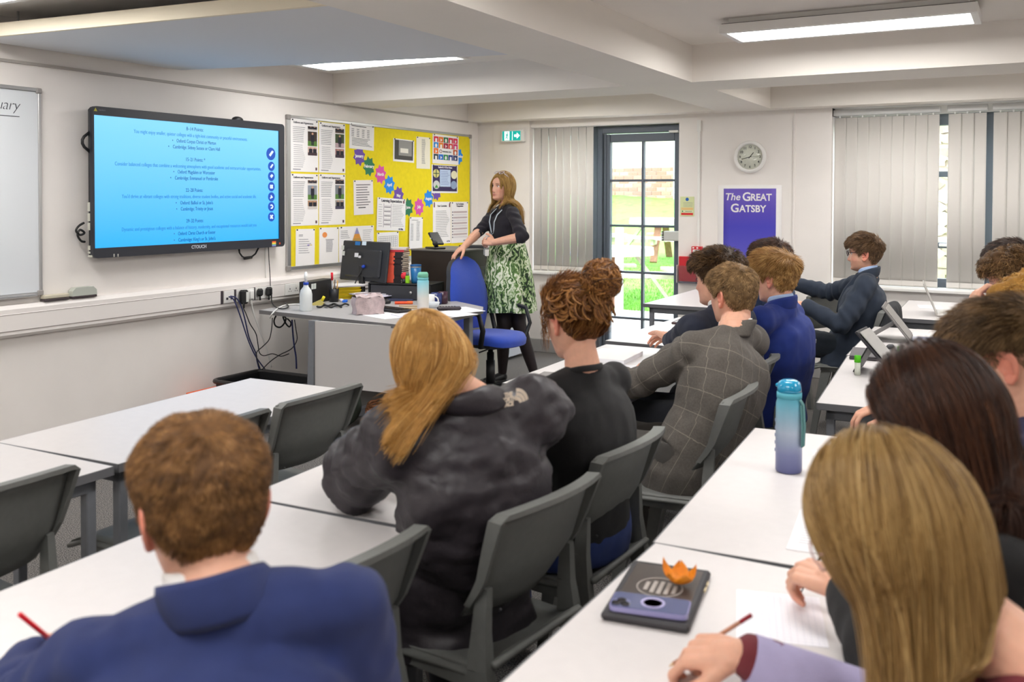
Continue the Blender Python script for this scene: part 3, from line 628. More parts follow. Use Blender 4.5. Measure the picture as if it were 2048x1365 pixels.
# plugs
def plug(px, py, label, m=BLACK, w_=.05, h_=.055, dep=.035):
    v = onx(px, py, XF+.08); t = thing('power_plug', label, 'plug', (XF+.068, v.y, v.z)); G().b2(0, dep, -w_/2, w_/2, -h_/2, h_/2, .012).obj('plug_body', m, t); G().tube([(dep*.5, 0, -h_/2+.004), (dep*.5, 0, -h_/2-.03)], .006, 8).obj('cord_grip', m, t); return t
plug(485, 594, 'black rectangular power adapter plugged in left of the other plugs', w_=.06, h_=.10, dep=.05)
for q in (bpy.data.objects['plug_body'],): 
    lab_ = G().b2(.0502, .0508, -.002, .024, -.035, .035).obj('rating_label', C(220, 220, 215), q.parent)
plug(500, 590, 'white round-cornered plug between the adapter and the black plugs', WPLAS, .055, .075)
plug(519, 585, 'small black three pin plug under the end of the screen')
plug(537, 583, 'black three pin plug below the hanging screen lead', w_=.055, h_=.065)
# leads hanging from the trunking
NAVY = mat('navy_cable', srgb(52, 58, 104), .5)
cable('blue network lead dropping from the data socket to the floor tray', [(458, 594), (466, 598), (473, 612), (483, 640), (492, 668), (501, 692), (513, 716), (530, 739)], .005, NAVY, .10)
cable('second blue network lead tangled with the first one above the black tray', [(461, 593), (472, 596), (482, 612), (490, 640), (497, 672), (504, 690), (512, 708), (514, 722), (519, 741)], .005, NAVY, .09)
cable('white power lead hanging in a straight slope beside the network leads', [(502, 597), (505, 620), (513, 644), (523, 672), (533, 700), (543, 735)], .006, WPLAS, .06)
cable('thin dark lead of the power adapter looping to the desk', [(487, 607), (487, 617), (492, 628), (500, 648), (512, 668), (516, 690), (519, 706), (528, 712), (545, 708), (562, 713), (578, 708)], .0035, BLACK, .16)
cable('thin black lead crossing from the desk leg to the tray', [(545, 636), (543, 660), (538, 680), (525, 694), (513, 706), (516, 725), (521, 740)], .0035, BLACK, .2)
cable('thin black lead sagging below the left end of the desk', [(589, 640), (592, 660), (594, 680), (583, 698), (560, 710), (540, 724), (524, 740)], .0035, BLACK, .25)
cable('dark blue cable pair dropping behind the desk leg', [(584, 640), (586, 670), (589, 696), (592, 715), (593, 738)], .006, NAVY, .35)
cable('black coiled cable hanging under the left end of the desk', [(552, 632), (548, 642), (551, 652), (560, 655), (568, 648), (572, 637), (566, 634), (572, 648), (579, 654), (582, 646), (575, 638)], .006, BLACK, .3)
v0 = onz(558, 626, .745); cable('white usb lead lying across the left end of the desk', None, .005, WPLAS, pts3=[onz(540, 636, .70), onz(545, 627, .742), onz(556, 617, .742), onz(570, 611, .742), onz(590, 609, .742), onz(606, 610, .742)])
cable('black lead with a small adapter lying on the left end of the desk', None, .005, BLACK, pts3=[onx(543, 590, XF+.09), onx(544, 605, XF+.12), onz(552, 615, .745), onz(566, 618, .745), onz(577, 614, .745), onz(570, 606, .745)])
# ---- whiteboard
wy1 = FW(82, 178)[0]; wz1, wz0 = 2.14, .957
wb = thing('whiteboard', 'white dry-wipe board at the left edge with handwriting on it', 'whiteboard', (XF, 2.2, wz0))
G().b2(.003, .014, 1.0-2.2, wy1-2.2-.01, .01, wz1-wz0-.01).obj('panel', mat('dry_wipe', srgb(222, 226, 230), .22, coat=.3), wb)
g = G(); g.b2(.002, .022, .98-2.2, wy1-2.2, 0, .022, .003); g.b2(.002, .022, .98-2.2, wy1-2.2, wz1-wz0-.022, wz1-wz0, .003); g.b2(.002, .022, wy1-2.2-.018, wy1-2.2, 0, wz1-wz0, .003); g.obj('frame', ALU, wb)
for z in (.0, wz1-wz0-.03): G().b2(.002, .028, wy1-2.2-.03, wy1-2.2+.003, z, z+.03, .004).obj('corner_cap', mat('grey_cap', srgb(150, 145, 142), .5), wb)
G().b2(.014, .05, 1.0-2.2, wy1-2.2-.05, .0, .012, .003).obj('pen_tray', ALU, wb)
y, z = FW(40, 212); INK = C(60, 62, 70)
text('handwriting', 'January', .085, INK, wb, frameM((.0145, y-2.2, z-wz0), (0, 1, 0), (0, 0, 1)), align='RIGHT', shear=.25, bold=-.0015, spacing=.93)
G().b2(.0145, .0152, y-2.2-.35, y-2.2, z-wz0-.062, z-wz0-.058).obj('underline', INK, wb)
for k, (a, b, lab, cm) in enumerate(((87, 141, 'flat beige board eraser with dark felt, lying on the trunking next to the whiteboard', (200, 192, 172)), (143, 196, 'rounded grey green board eraser lying right of the flat beige one', (186, 190, 180)))):
    y0, y1 = FW(a, 600, .05)[0], FW(b, 600, .05)[0]; t = thing('board_eraser', lab, 'eraser', (XF+.03, (y0+y1)/2, .921)); h = (y1-y0)/2-.006
    G().b2(-.022, .022, -h, h, 0, .014, .003).obj('felt_pad', C(70, 60, 62, .9), t)
    if k == 0: G().b2(-.021, .021, -h, h, .014, .036, .004).obj('grip', C(*cm), t)
    else: G().prism([(-h, 0), (h, 0), (h*.97, .03), (h*.7, .05), (-h*.7, .05), (-h*.97, .03)], -.021, .021, Matrix(((0, 0, 1, 0), (1, 0, 0, 0), (0, 1, 0, .014), (0, 0, 0, 1)))).obj('grip', C(*cm), t)
# ---- yellow pin board
by0, bz1 = FW(574.2, 229.3); by1 = FW(942.6, 268)[0]; bz0 = FW(578, 542)[1]; bo = (by0+by1)/2
pb = thing('pin_board', 'yellow felt pin board with a metal frame covered in papers', 'notice board', (XF, bo, bz0)); H_ = bz1-bz0
G().b2(.003, .014, by0-bo+.02, by1-bo-.02, .02, H_-.02).obj('felt', mat('yellow_felt', srgb(244, 222, 30), .95, var=.05, scale=30, bump=.4, bscale=700), pb)
g = G(); g.b2(.002, .022, by0-bo, by1-bo, 0, .03, .003); g.b2(.002, .022, by0-bo, by1-bo, H_-.022, H_, .003); g.b2(.002, .022, by0-bo, by0-bo+.04, 0, H_, .003); g.b2(.002, .022, by1-bo-.02, by1-bo, 0, H_, .003); g.obj('frame', ALU, pb)
for y in (by0-bo, by1-bo-.035):
    for z in (0, H_-.035): G().b2(.002, .027, y-.003, y+.038, z-.002, z+.037, .004).obj('corner_cap', MATS['grey_cap'], pb)
XP = .0155
def paper(xl, xr, yt, yb, label, cat='paper', rot=0., name='pinned_paper', m=None, lift=0., pins=True):
    y0, z1 = FW(xl, yt); y1 = FW(xr, yt)[0]; z0 = FW(xl, yb)[1]; cy, cz = (y0+y1)/2, (z0+z1)/2; hw, hh = (y1-y0)/2, (z1-z0)/2
    t = thing(name, label, cat, (XF+XP+lift, cy, cz), rot=(R(rot), 0, 0))
    G().grid(lambda u, v: (.0006, (u-.5)*2*hw, (v-.5)*2*hh), 2, 6, th=(.0006, 0, 0), smooth=False).obj('sheet', m or PAPER, t)
    if pins:
        for s_ in (-1, 1): G().sphere((.004, s_*hw*.88, hh*.95), .006, 8, 6).obj('push_pin', C(60, 60, 66), t)
    return t, hw, hh
FR = lambda y, z, x=.0016: frameM((x+.0006, y, z), (0, 1, 0), (0, 0, 1))
GREY = C(120, 120, 128); GREY2 = C(165, 163, 170)
def lines(t, hw, hh, u0, u1, v0, v1, n, m=GREY, th=.0035, jitter=.25, name='printed_text'):
    g = G()
    for k in range(n):
        v = v0+(v1-v0)*(k+.5)/n; ue = u1-(u1-u0)*jitter*abs(math.sin(k*2.7+v*9)); x = .0016
        g.b2(x, x+.0004, u0*hw, ue*hw, v*hh-th/2, v*hh+th/2)
    o = g.obj(name, m, t); o['kind'] = 'stuff'; return o
def rect(t, hw, hh, u0, u1, v0, v1, m, name='printed_panel', x=.0022): return G().b2(x, x+.0004, u0*hw, u1*hw, v0*hh, v1*hh).obj(name, m, t)
def uniform_poster(xl, xr, yt, yb, label, colors, v):
    t, hw, hh = paper(xl, xr, yt, yb, label, 'poster'); text('heading', 'Uniform and Appearance', .022, C(60, 60, 70), t, FR(-.1*hw, .86*hh), bold=.0006); 
    lines(t, hw, hh, -.85, .15, .1, .72, 9); lines(t, hw, hh, -.8, .05, -.85, .05, 12, GREY2)
    for i, (a, b) in enumerate(((.60, .76), (.0, .56), (-.36, -.03)) if v == 0 else ((.62, .8), (.02, .58), (-.38, -.02))):
        c1, c2 = colors[i]; p = rect(t, hw, hh, .22, .9, a, b, C(*c1), 'photo_print'); 
        rect(t, hw, hh, .22, .9, a, a+(b-a)*.35, C(*c2), 'photo_print', .0026)
        q = G(); cxs = (.56,) if i == 1 else (.42, .72)
        for cx in cxs:
            x = .0034; bw = .13; zz0, zz1 = a*hh, b*hh; hgt = zz1-zz0
            q.b2(x, x+.0003, (cx-bw)*hw, (cx+bw)*hw, zz0+hgt*.3, zz0+hgt*.78)
            if i == 1: q.b2(x, x+.0003, (cx-.09)*hw, (cx-.01)*hw, zz0+hgt*.06, zz0+hgt*.3); q.b2(x, x+.0003, (cx+.01)*hw, (cx+.09)*hw, zz0+hgt*.06, zz0+hgt*.3)
        q.obj('photo_print', C(30, 30, 44), t); q = G()
        for cx in cxs: q.sphere((.0036, cx*hw, a*hh+(b-a)*hh*.85), (.0005, .075*hw, (b-a)*hh*.08), 10, 6)
        q.obj('photo_print', C(206, 160, 132), t)
    rect(t, hw, hh, -.85, -.3, -.93, -.89, GREY2, 'footer_logo'); rect(t, hw, hh, .78, .9, -.93, -.82, C(96, 60, 70), 'crest_mark')
dk, gn, pv, bn, wh = (48, 34, 34), (88, 132, 56), (196, 170, 176), (92, 70, 60), (214, 206, 200)
uniform_poster(582, 637, 236, 343, 'uniform poster at the top left corner of the pin board, girl in a navy skirt', ((dk, wh), ((64, 52, 44), gn), ((220, 190, 180), (70, 50, 56))), 0)
uniform_poster(638.5, 691, 243.5, 345, 'uniform poster right of the top left one, boy in a black suit on green', ((dk, bn), ((64, 80, 46), pv), ((170, 120, 120), (60, 44, 60))), 1)
uniform_poster(582, 637, 347, 452.5, 'uniform poster in the lower left of four, boy on grass with grey path', ((bn, wh), ((150, 156, 166), gn), ((180, 140, 110), wh)), 0)
uniform_poster(638.5, 691, 348, 451, 'uniform poster in the lower right of four, boy with light shirt on grass', (((120, 100, 96), dk), ((130, 134, 140), gn), ((170, 160, 150), (70, 66, 90))), 1)
t, hw, hh = paper(699.5, 748.5, 247, 297.5, 'white notice with a small table at the top of the board above the purple star', rot=-1.5); lines(t, hw, hh, -.85, .7, .78, .88, 1, C(60, 60, 70), .006); 
for k in range(5):
    for j in range(4): rect(t, hw, hh, -.85+j*.42, -.65+j*.42, .55-k*.14, .60-k*.14, GREY)
lines(t, hw, hh, -.8, .85, -.75, -.1, 6, C(80, 80, 86))
t, hw, hh = paper(787, 829, 277, 323, 'cream framed black and white photograph with a caption card on the yellow board', 'photograph', -1); rect(t, hw, hh, -.88, .88, -.82, .9, C(70, 68, 66)); rect(t, hw, hh, -.5, .75, -.45, .88, C(150, 148, 144), x=.003); rect(t, hw, hh, -.35, .4, -.2, .2, C(236, 232, 222), x=.0036); lines(t, hw, hh, -.25, .3, -.12, .14, 4, C(60, 60, 60), .003)
t, hw, hh = paper(833.6, 861, 273, 337, 'narrow cream sheet with one column of verse near the goals poster', m=C(242, 236, 216)); lines(t, hw, hh, -.25, .3, -.7, .88, 24, GREY)
t, hw, hh = paper(865.7, 917.7, 268, 327, 'goals poster of coloured icon squares at the top right of the yellow board', 'poster', -.5)
cols = ((229, 36, 59), (221, 166, 58), (76, 159, 56), (197, 25, 45), (255, 58, 33), (38, 189, 226), (252, 195, 11), (162, 25, 66), (253, 105, 37), (221, 19, 103), (253, 157, 36), None, None, None, (191, 139, 46), (63, 126, 68), (10, 151, 217), (86, 192, 43), (0, 104, 157), (25, 72, 106))
cols = ((222, 50, 70), (228, 120, 40), (40, 110, 60), (212, 40, 70), (230, 50, 90), (30, 140, 220), (240, 140, 40), (170, 40, 70), (230, 60, 40), (220, 40, 110), (240, 120, 40), None, None, None, (200, 90, 40), (40, 60, 70), (20, 110, 210), (40, 140, 80), (30, 60, 140), (50, 60, 110))
for k, c in enumerate(cols):
    if c is None: continue
    i, j = k % 5, k//5; sq = rect(t, hw, hh, -.92+i*.372, -.92+i*.372+.345, .48-j*.40, .48-j*.40+.37, C(*c), 'icon_square')
    u, v = (-.92+i*.372+.17)*hw, (.48-j*.40+.15)*hh; q = G(); s_ = .07*hw
    (q.b2(.0034, .0038, u-s_, u+s_, v-s_*1.4, v+s_*.8) if k % 3 == 0 else q.prism([(u+s_*1.2*math.cos(a), v+s_*1.2*math.sin(a)) for a in np.linspace(0, 6.28, (4 if k % 3 == 1 else 9))[:-1]], .0034, .0038, MY)).obj('icon_glyph', PAPER, sq)
ring = G().tube([(.003, (-.4+.09*math.cos(a))*hw, (-.14+.1*math.sin(a))*hh) for a in np.linspace(0, 2*PI, 17)[:-1]], .003, 6, close=True).obj('goal_ring', C(150, 90, 80), t)
text('lettering', 'THE GLOBAL GOALS', .016, C(60, 60, 66), t, FR(.08*hw, -.15*hh, .003), bold=.0006)
t, hw, hh = paper(864, 916, 329, 386, 'dark purple poster with four round emblems and a pale text panel', 'poster'); rect(t, hw, hh, -.93, .93, -.88, .95, C(50, 38, 84)); rect(t, hw, hh, -.4, .42, -.55, .68, C(196, 214, 240), x=.003); lines(t, hw, hh, -.32, .34, -.45, .58, 9, C(110, 130, 180), .004).location.x = .002
text('heading', "Seaford's 10 Eco-Sense", .026, C(240, 236, 250), t, FR(0, .83*hh, .004), bold=.0006)
for (u, v, c) in ((-.68, .38, (222, 214, 130)), (.70, .32, (236, 232, 196)), (-.66, -.42, (214, 216, 214)), (.68, -.42, (150, 170, 200))):
    em = G().prism([(u*hw+.24*hw*math.cos(a), v*hh+.3*hh*math.sin(a)) for a in np.linspace(0, 6.28, 21)[:-1]], .003, .0036, MY).obj('emblem', C(*c), t)
    if u < 0 and v > 0: q = G(); q.b2(.0038, .0042, u*hw-.03*hw, u*hw+.03*hw, v*hh-.28*hh, v*hh+.28*hh); q.b2(.0038, .0042, u*hw-.22*hw, u*hw+.22*hw, v*hh-.03*hh, v*hh+.03*hh); q.obj('emblem_cross', C(50, 80, 60), em)
    if u < 0 and v < 0: G().prism([(u*hw-.14*hw, v*hh-.22*hh), (u*hw+.14*hw, v*hh-.22*hh), (u*hw, v*hh+.02*hh)], .004, .0045, MY).obj('emblem_leaf', C(70, 150, 60), em)
t, hw, hh = paper(708, 747, 360, 430, 'white sheet with large grey quotation lines, hanging slightly tilted', rot=1.5, m=C(242, 236, 236)); lines(t, hw, hh, -.75, .75, -.5, .8, 9, C(130, 124, 128), .008); lines(t, hw, hh, -.55, .4, -.62, -.55, 1, C(70, 66, 70), .008)
t, hw, hh = paper(754, 811, 397, 463, 'learning expectations sheet pinned over the calendar, tilted to the right', rot=-2.5, lift=.003); text('heading', 'Learning Expectations', .034, C(40, 40, 60), t, FR(-.0*hw, .83*hh), bold=.001)
lines(t, hw, hh, -.9, -.62, -.8, .65, 10, GREY2); lines(t, hw, hh, .05, .9, -.75, .65, 14, GREY2)
for k in range(5): rect(t, hw, hh, -.52, -.08, .42-k*.27, .46-k*.27, C(90, 86, 96)); rect(t, hw, hh, -.52, -.08, .5-k*.27, .52-k*.27, C(160, 150, 160))
rect(t, hw, hh, -.56, -.54, -.8, .66, C(150, 130, 150)); rect(t, hw, hh, -.05, -.03, -.8, .66, C(150, 130, 150)); rect(t, hw, hh, .8, .9, .72, .9, C(110, 50, 60), 'crest_mark'); text('footer', 'Ad Alta', .022, C(50, 50, 90), t, FR(.68*hw, -.9*hh), bold=.0008)
t, hw, hh = paper(754.6, 798, 466, 512, 'white month planner grid below the learning expectations sheet', 'calendar')
for k in range(9): rect(t, hw, hh, -.85, .85, -.8+k*.18, -.78+k*.18, GREY)
for k in range(10): rect(t, hw, hh, -.85+k*.188, -.835+k*.188, -.8, .66, GREY)
t, hw, hh = paper(817.5, 844, 435, 499, 'long narrow white list hanging tilted below the green star', rot=-2, lift=.01); lines(t, hw, hh, -.8, -.4, -.5, .6, 14, GREY, jitter=.1); lines(t, hw, hh, .05, .6, -.5, .75, 16, GREY); lines(t, hw, hh, -.7, .6, .78, .84, 1, C(90, 90, 96))
t, hw, hh = paper(678.5, 748, 454, 525, 'landscape sheet with a coloured pyramid diagram behind the monitor', 'poster')
for k, (c, a, b) in enumerate(((( 90, 160, 96), -.65, -.2), ((196, 150, 70), -.2, .2), ((220, 150, 60), .2, .45), ((150, 150, 190), .45, .8))):
    wd = lambda v: .5*(1-(v+.65)/1.5); G().prism([(wd(a)*-1*hw, a*hh+.1*hh), (wd(a)*hw, a*hh+.1*hh), (wd(b)*hw, b*hh+.1*hh), (-wd(b)*hw, b*hh+.1*hh)], .0036, .0042, MY).obj('pyramid_band', C(*c), t)
lines(t, hw, hh, -.9, -.4, .3, .8, 5); lines(t, hw, hh, .35, .9, -.2, .8, 9, GREY2)
t, hw, hh = paper(592, 630, 459, 534, 'white letter with a short coloured bar at the lower left of the board', rot=-1); lines(t, hw, hh, -.7, .6, -.35, .5, 7); lines(t, hw, hh, -.7, -.2, .58, .72, 2, C(80, 80, 90)); rect(t, hw, hh, .2, .45, .1, .14, C(110, 90, 190)); rect(t, hw, hh, .45, .7, .1, .14, C(220, 190, 90))
t, hw, hh = paper(639, 677.5, 456, 530, 'white sheet with an orange disc right of the lower left letter', rot=-.6); G().prism([(-.45*hw+.24*hw*math.cos(a), .60*hh+.15*hh*math.sin(a)) for a in np.linspace(0, 6.28, 21)[:-1]], .0018, .0024, MY).obj('orange_disc', C(240, 150, 80), t); lines(t, hw, hh, -.3, .4, -.35, .3, 14, GREY2, jitter=.6); rect(t, hw, hh, -.35, .5, .32, .35, GREY)
t, hw, hh = paper(866.5, 902.5, 404, 489, 'white courtesies list pinned left of the top ten sheet'); text('heading', 'Your Courtesies', .024, C(60, 60, 70), t, FR(0, .8*hh), bold=.0008); lines(t, hw, hh, -.7, .85, -.7, .6, 16); rect(t, hw, hh, -.92, -.8, .74, .92, C(110, 50, 60), 'crest_mark'); rect(t, hw, hh, .78, .9, .74, .92, C(110, 50, 60), 'crest_mark'); text('footer', 'Ad Alta', .018, C(50, 50, 90), t, FR(.7*hw, -.9*hh), bold=.0006)
t, hw, hh = paper(903, 937, 404, 487, 'white top ten sheet with grey bands at the right edge of the board'); text('heading', "Top Ten Student\nTransgressions", .02, C(60, 60, 70), t, FR(0, .84*hh), bold=.0008)
for k in range(10): rect(t, hw, hh, -.75, .85, .46-k*.135, .54-k*.135, C(196, 180, 182) if k % 2 == 0 else C(228, 224, 226)); rect(t, hw, hh, -.9, -.8, .47-k*.135, .53-k*.135, C(80, 76, 84))
text('footer', 'Ad Alta', .018, C(50, 50, 90), t, FR(.6*hw, -.9*hh), bold=.0006)
mcols = {'p': (112, 78, 170), 'g': (44, 124, 88), 'm': (222, 84, 172), 'b': (30, 140, 230)}
for (px, py, c, w_, lab) in ((719.5, 312.3, 'p', 'January', 'purple star below the small table notice'), (739, 333, 'g', 'February', 'green star between the purple and the pink star'), (762, 349, 'm', 'March', 'pink star above the quotation sheet'), (779.7, 370, 'b', 'April', 'bright blue star in the middle of the board'), (798, 391.6, 'p', 'May', 'purple star just above the learning expectations sheet'), (817.4, 415, 'g', 'June', 'green star half covered by the learning expectations sheet'), (839, 414, 'm', 'July', 'pink star left of the courtesies list'), (858, 397.6, 'b', 'August', 'bright blue star above the courtesies list'), (874, 384, 'p', 'September', 'purple star nearly hidden under the emblem poster'), (918, 313, 'b', 'November', 'blue star peeping out right of the goals poster')):
    y, z = FW(px, py); t = thing('paper_star', lab+', with a month name', 'paper star', (XF+.0145, y, z))
    pol = [((.082 if k % 2 == 0 else .060)*math.cos(k*PI/8+.2), (.088 if k % 2 == 0 else .064)*math.sin(k*PI/8+.2)) for k in range(16)]
    G().prism(pol, 0, .0008, MY).obj('card', C(*mcols[c]), t); text('lettering', w_, .036, PAPER, t, FR(0, 0, .0009), bold=.0014)
# ================================================================ WINDOW WALL ITEMS
def WW(px, py, d=.02): v = ony(px, py, YW-d); return v.x, v.z
FWM = lambda x, z, y: frameM((x, y, z), (1, 0, 0), (0, 0, 1))
MXZ = Matrix(((1, 0, 0, 0), (0, 0, -1, 0), (0, 1, 0, 0), (0, 0, 0, 1)))   # prism drawn in (x,z), extruded towards the room
x0, z1 = WW(1003, 261, .06); x1, z0 = WW(1047.5, 283, .06)
ex = thing('exit_sign', 'green illuminated emergency exit sign with running figure and arrow above the teacher', 'exit sign', ((x0+x1)/2, YW-.012, (z0+z1)/2)); hw, hh = (x1-x0)/2, (z1-z0)/2
G().b2(-hw, hw, -.06, 0, -hh, hh, .006).obj('casing', WPLAS, ex)
G().b2(-hw+.02, hw-.03, -.064, -.059, -hh+.012, hh-.012).obj('sign_face', mat('exit_green', srgb(0, 120, 110), .4, emit=srgb(0, 150, 140), estr=.45), ex)
gw = mat('exit_white', (1, 1, 1), .4, emit=(1, 1, 1), estr=.6); q = G(); k = hh/.06
q.prism([(.03*k, -.012*k), (.06*k, -.012*k), (.06*k, -.03*k), (.092*k, 0), (.06*k, .03*k), (.06*k, .012*k), (.03*k, .012*k)], .064, .066, MXZ); q.obj('arrow', gw, ex)
G().b2(-.085*k, -.028*k, -.066, -.064, -.045*k, .045*k).obj('door_symbol', gw, ex)
q = G(); q.sphere((-.05*k, -.067, .030*k), (.008*k, .001, .008*k), 10, 6)
for a, b, w_ in (((-.052, .02), (-.056, -.008), .014), ((-.056, -.008), (-.045, -.038), .009), ((-.056, -.008), (-.075, -.03), .009), ((-.052, .018), (-.036, .004), .007), ((-.052, .018), (-.074, .006), .007)): q.bar((a[0]*k, -.067, a[1]*k), (b[0]*k, -.067, b[1]*k), .002, w_*k)
q.obj('running_figure', MATS['exit_green'], ex); G().b2(.005*k, .009*k, -.066, -.064, -.045*k, .045*k).obj('divider', gw, ex)
cx, cz = WW(1499, 314, .03); ck = thing('wall_clock', 'round white wall clock hanging above the purple poster', 'clock', (cx, YW, cz))
MR = Matrix.Rotation(R(90), 4, 'X')
G().lathe([(.0, 0), (.14, 0), (.143, .012), (.138, .03), (.122, .038), (.112, .030), (.110, .014), (0, .014)], seg=48, M=MR).obj('rim', WPLAS, ck)
G().lathe([(0, .013), (.111, .013), (.111, .016), (0, .016)], seg=48, M=MR).obj('dial', C(232, 226, 216), ck)
for h in range(1, 13): a = PI/2-h*PI/6; text('numeral', str(h), .030, C(40, 40, 44), ck, FWM(.087*math.cos(a), .087*math.sin(a), -.0165), bold=.0004)
for a, L, w_, nm in ((R(90-40), .05, .006, 'hour_hand'), (R(90-255), .075, .005, 'minute_hand'), (R(90-88), .08, .0018, 'second_hand')): G().bar((-.015*math.cos(a), -.02, -.015*math.sin(a)), (L*math.cos(a), -.02, L*math.sin(a)), .002, w_).obj(nm, BLACK if nm != 'second_hand' else C(120, 110, 110), ck)
G().lathe([(0, .024), (.109, .0242), (.109, .025), (0, .027)], seg=32, M=MR).obj('glass', glass, ck)
# poster
x0, z1 = WW(1435, 371); x1, _z = WW(1563, 369); px0, pz1 = WW(1446.5, 377.5); px1, _z = WW(1551.5, 377); ps = thing('book_poster', 'tall purple blue book poster on white paper, taped up below the clock', 'poster', ((x0+x1)/2, YW, pz1)); ox = (x0+x1)/2
G().grid(lambda u, v: (x0-ox+(x1-x0)*u, -.003, z1-pz1+.004*math.sin(u*PI)-(1.02)*(1-v)), 9, 9, th=(0, -.0005, 0)).obj('sheet', PAPER, ps)
bl = mat('poster_blue', srgb(84, 76, 190), .6, var=.12, scale=14)
n_, l_, b_ = nodes_of(bl); tc = n_.new('ShaderNodeTexCoord'); sp = n_.new('ShaderNodeSeparateXYZ'); rp = n_.new('ShaderNodeValToRGB'); e_ = rp.color_ramp.elements
e_[0].color = (*srgb(250, 190, 70), 1); e_[1].color = (*srgb(112, 92, 190), 1)
for p, c in ((.05, (230, 110, 70)), (.12, (96, 80, 170)), (.3, (92, 86, 196)), (.62, (70, 64, 188)), (.74, (84, 70, 186))): q = e_.new(p); q.color = (*srgb(*c), 1)
l_.new(tc.outputs['Generated'], sp.inputs[0]); l_.new(sp.outputs[2], rp.inputs[0]); l_.new(rp.outputs[0], b_.inputs['Base Color'])
G().grid(lambda u, v: (px0-ox+(px1-px0)*u, -.0045, -.88*(1-v)), 9, 9, th=(0, -.0005, 0)).obj('printed_art', bl, ps)
pw = px1-px0; CR = C(240, 236, 240); mx_ = (px0+px1)/2-ox
text('lettering', 'The', .088, CR, ps, FWM(mx_-.33*pw, -.075, -.0065), bold=.0012, shear=.2); text('lettering', 'G', .105, CR, ps, FWM(mx_-.055*pw, -.075, -.0065), bold=.0022); text('lettering', 'REAT', .084, CR, ps, FWM(mx_+.22*pw, -.079, -.0065), bold=.0022, sx=.92)
text('lettering', 'G', .105, CR, ps, FWM(mx_-.28*pw, -.175, -.0065), bold=.0022); text('lettering', 'ATSBY', .084, CR, ps, FWM(mx_+.06*pw, -.179, -.0065), bold=.0022, sx=.95)
q = G()
for k in range(70): u = .5+.12*rng.normal()+.08; v = rng.uniform(0, 1); q.box((px0-ox+pw*(.62+.07*rng.normal()), -.0064, -.53-.33*v), (.006, .001, .006))
o = q.obj('light_dots', C(244, 220, 150), ps); o['kind'] = 'stuff'
for k, (u, v, s_, c) in enumerate(((.55, .84, .06, (250, 214, 90)), (.70, .86, .07, (246, 150, 60)), (.38, .86, .05, (236, 120, 90)), (.82, .84, .06, (250, 200, 110)))): G().prism([(px0-ox+pw*u+s_*math.cos(a), -.88*v*1.0+s_*.7*math.sin(a)) for a in np.linspace(0, 6.28, 17)[:-1]], .0052+.0003*k, .0055+.0003*k, MXZ).obj('glow_disc', C(*c), ps)
# fire notice
x0, z1 = WW(1360.5, 393.5, .006); x1, z0 = WW(1388, 433, .006); fn_ = thing('fire_notice', 'pale green fire action notice beside the door frame', 'notice', ((x0+x1)/2, YW, (z0+z1)/2)); hw, hh = (x1-x0)/2, (z1-z0)/2
G().b2(-hw, hw, -.005, 0, -hh, hh, .001).obj('card', C(214, 220, 168), fn_); 
g = G(); 
for k in range(4): g.b2(-.55*hw, .8*hw, -.0056, -.005, (.38-k*.13)*hh, (.40-k*.13)*hh)
o = g.obj('printed_text', GREY, fn_); o['kind'] = 'stuff'
G().b2(-.85*hw, .85*hw, -.0056, -.005, -.36*hh, -.12*hh).obj('orange_panel', C(232, 196, 130), fn_); G().b2(-.85*hw, .85*hw, -.0056, -.005, -.60*hh, -.42*hh).obj('pale_panel', C(224, 228, 190), fn_); G().b2(-.85*hw, .85*hw, -.0056, -.005, -.88*hh, -.66*hh).obj('red_panel', C(220, 50, 50), fn_)
G().prism([(.0+.24*hw*math.cos(a), .72*hh+.24*hw*math.sin(a)) for a in np.linspace(0, 6.28, 17)[:-1]], .005, .0058, MXZ).obj('blue_disc', C(40, 100, 180), fn_); G().b2(-.3*hw, .7*hw, -.006, -.005, -.52*hh, -.48*hh).obj('black_bar', C(40, 44, 40), fn_); G().prism([(-.66*hw+.1*hw*math.cos(a), -.5*hh+.1*hw*math.sin(a)) for a in np.linspace(0, 6.28, 11)[:-1]], .005, .006, MXZ).obj('green_disc', C(50, 130, 70), fn_)
# red box and register
x0, z1 = WW(1384, 493, .03); x1, z0 = WW(1404, 514, .03); rb = thing('fire_call_point', 'small red call point box on the wall above the red folder', 'alarm', ((x0+x1)/2, YW, (z0+z1)/2)); hw, hh = (x1-x0)/2, (z1-z0)/2; RED = C(206, 36, 48, .45)
G().b2(-hw, hw, -.05, 0, -hh, hh, .004).obj('casing', RED, rb); G().b2(-.7*hw, .7*hw, -.053, -.049, -.35*hh, .4*hh).obj('label_plate', PAPER, rb); G().b2(-.35*hw, .35*hw, -.0545, -.053, -.02, -.01).obj('arrow_mark', BLACK, rb)
for u in (-.6, .2): G().b2(u*hw-.008, u*hw+.008, -.052, -.049, .6*hh, .85*hh).obj('indicator', PAPER, rb)
x0, z1 = WW(1357, 513, .05); x1, z0 = WW(1406, 566, .05); rg = thing('register_folder', 'red folder lettered Register standing in a clear wall pocket by the door', 'folder', ((x0+x1)/2, YW, z0)); hw, H2 = (x1-x0)/2, z1-z0
G().b2(-hw, hw, -.045, -.012, .004, H2, .003).obj('cover', RED, rg)
text('lettering', 'Register', .085, C(60, 20, 26), rg, frameM((.62*hw, -.046, H2*.5), (0, 0, -1), (1, 0, 0)), shear=.2)
pk = thing('wall_pocket', 'clear plastic wall pocket holding the red folder', 'wall pocket', ((x0+x1)/2, YW, z0-.01)); cp = mat('clear_plastic', (1, 1, 1), .1, trans=1.)
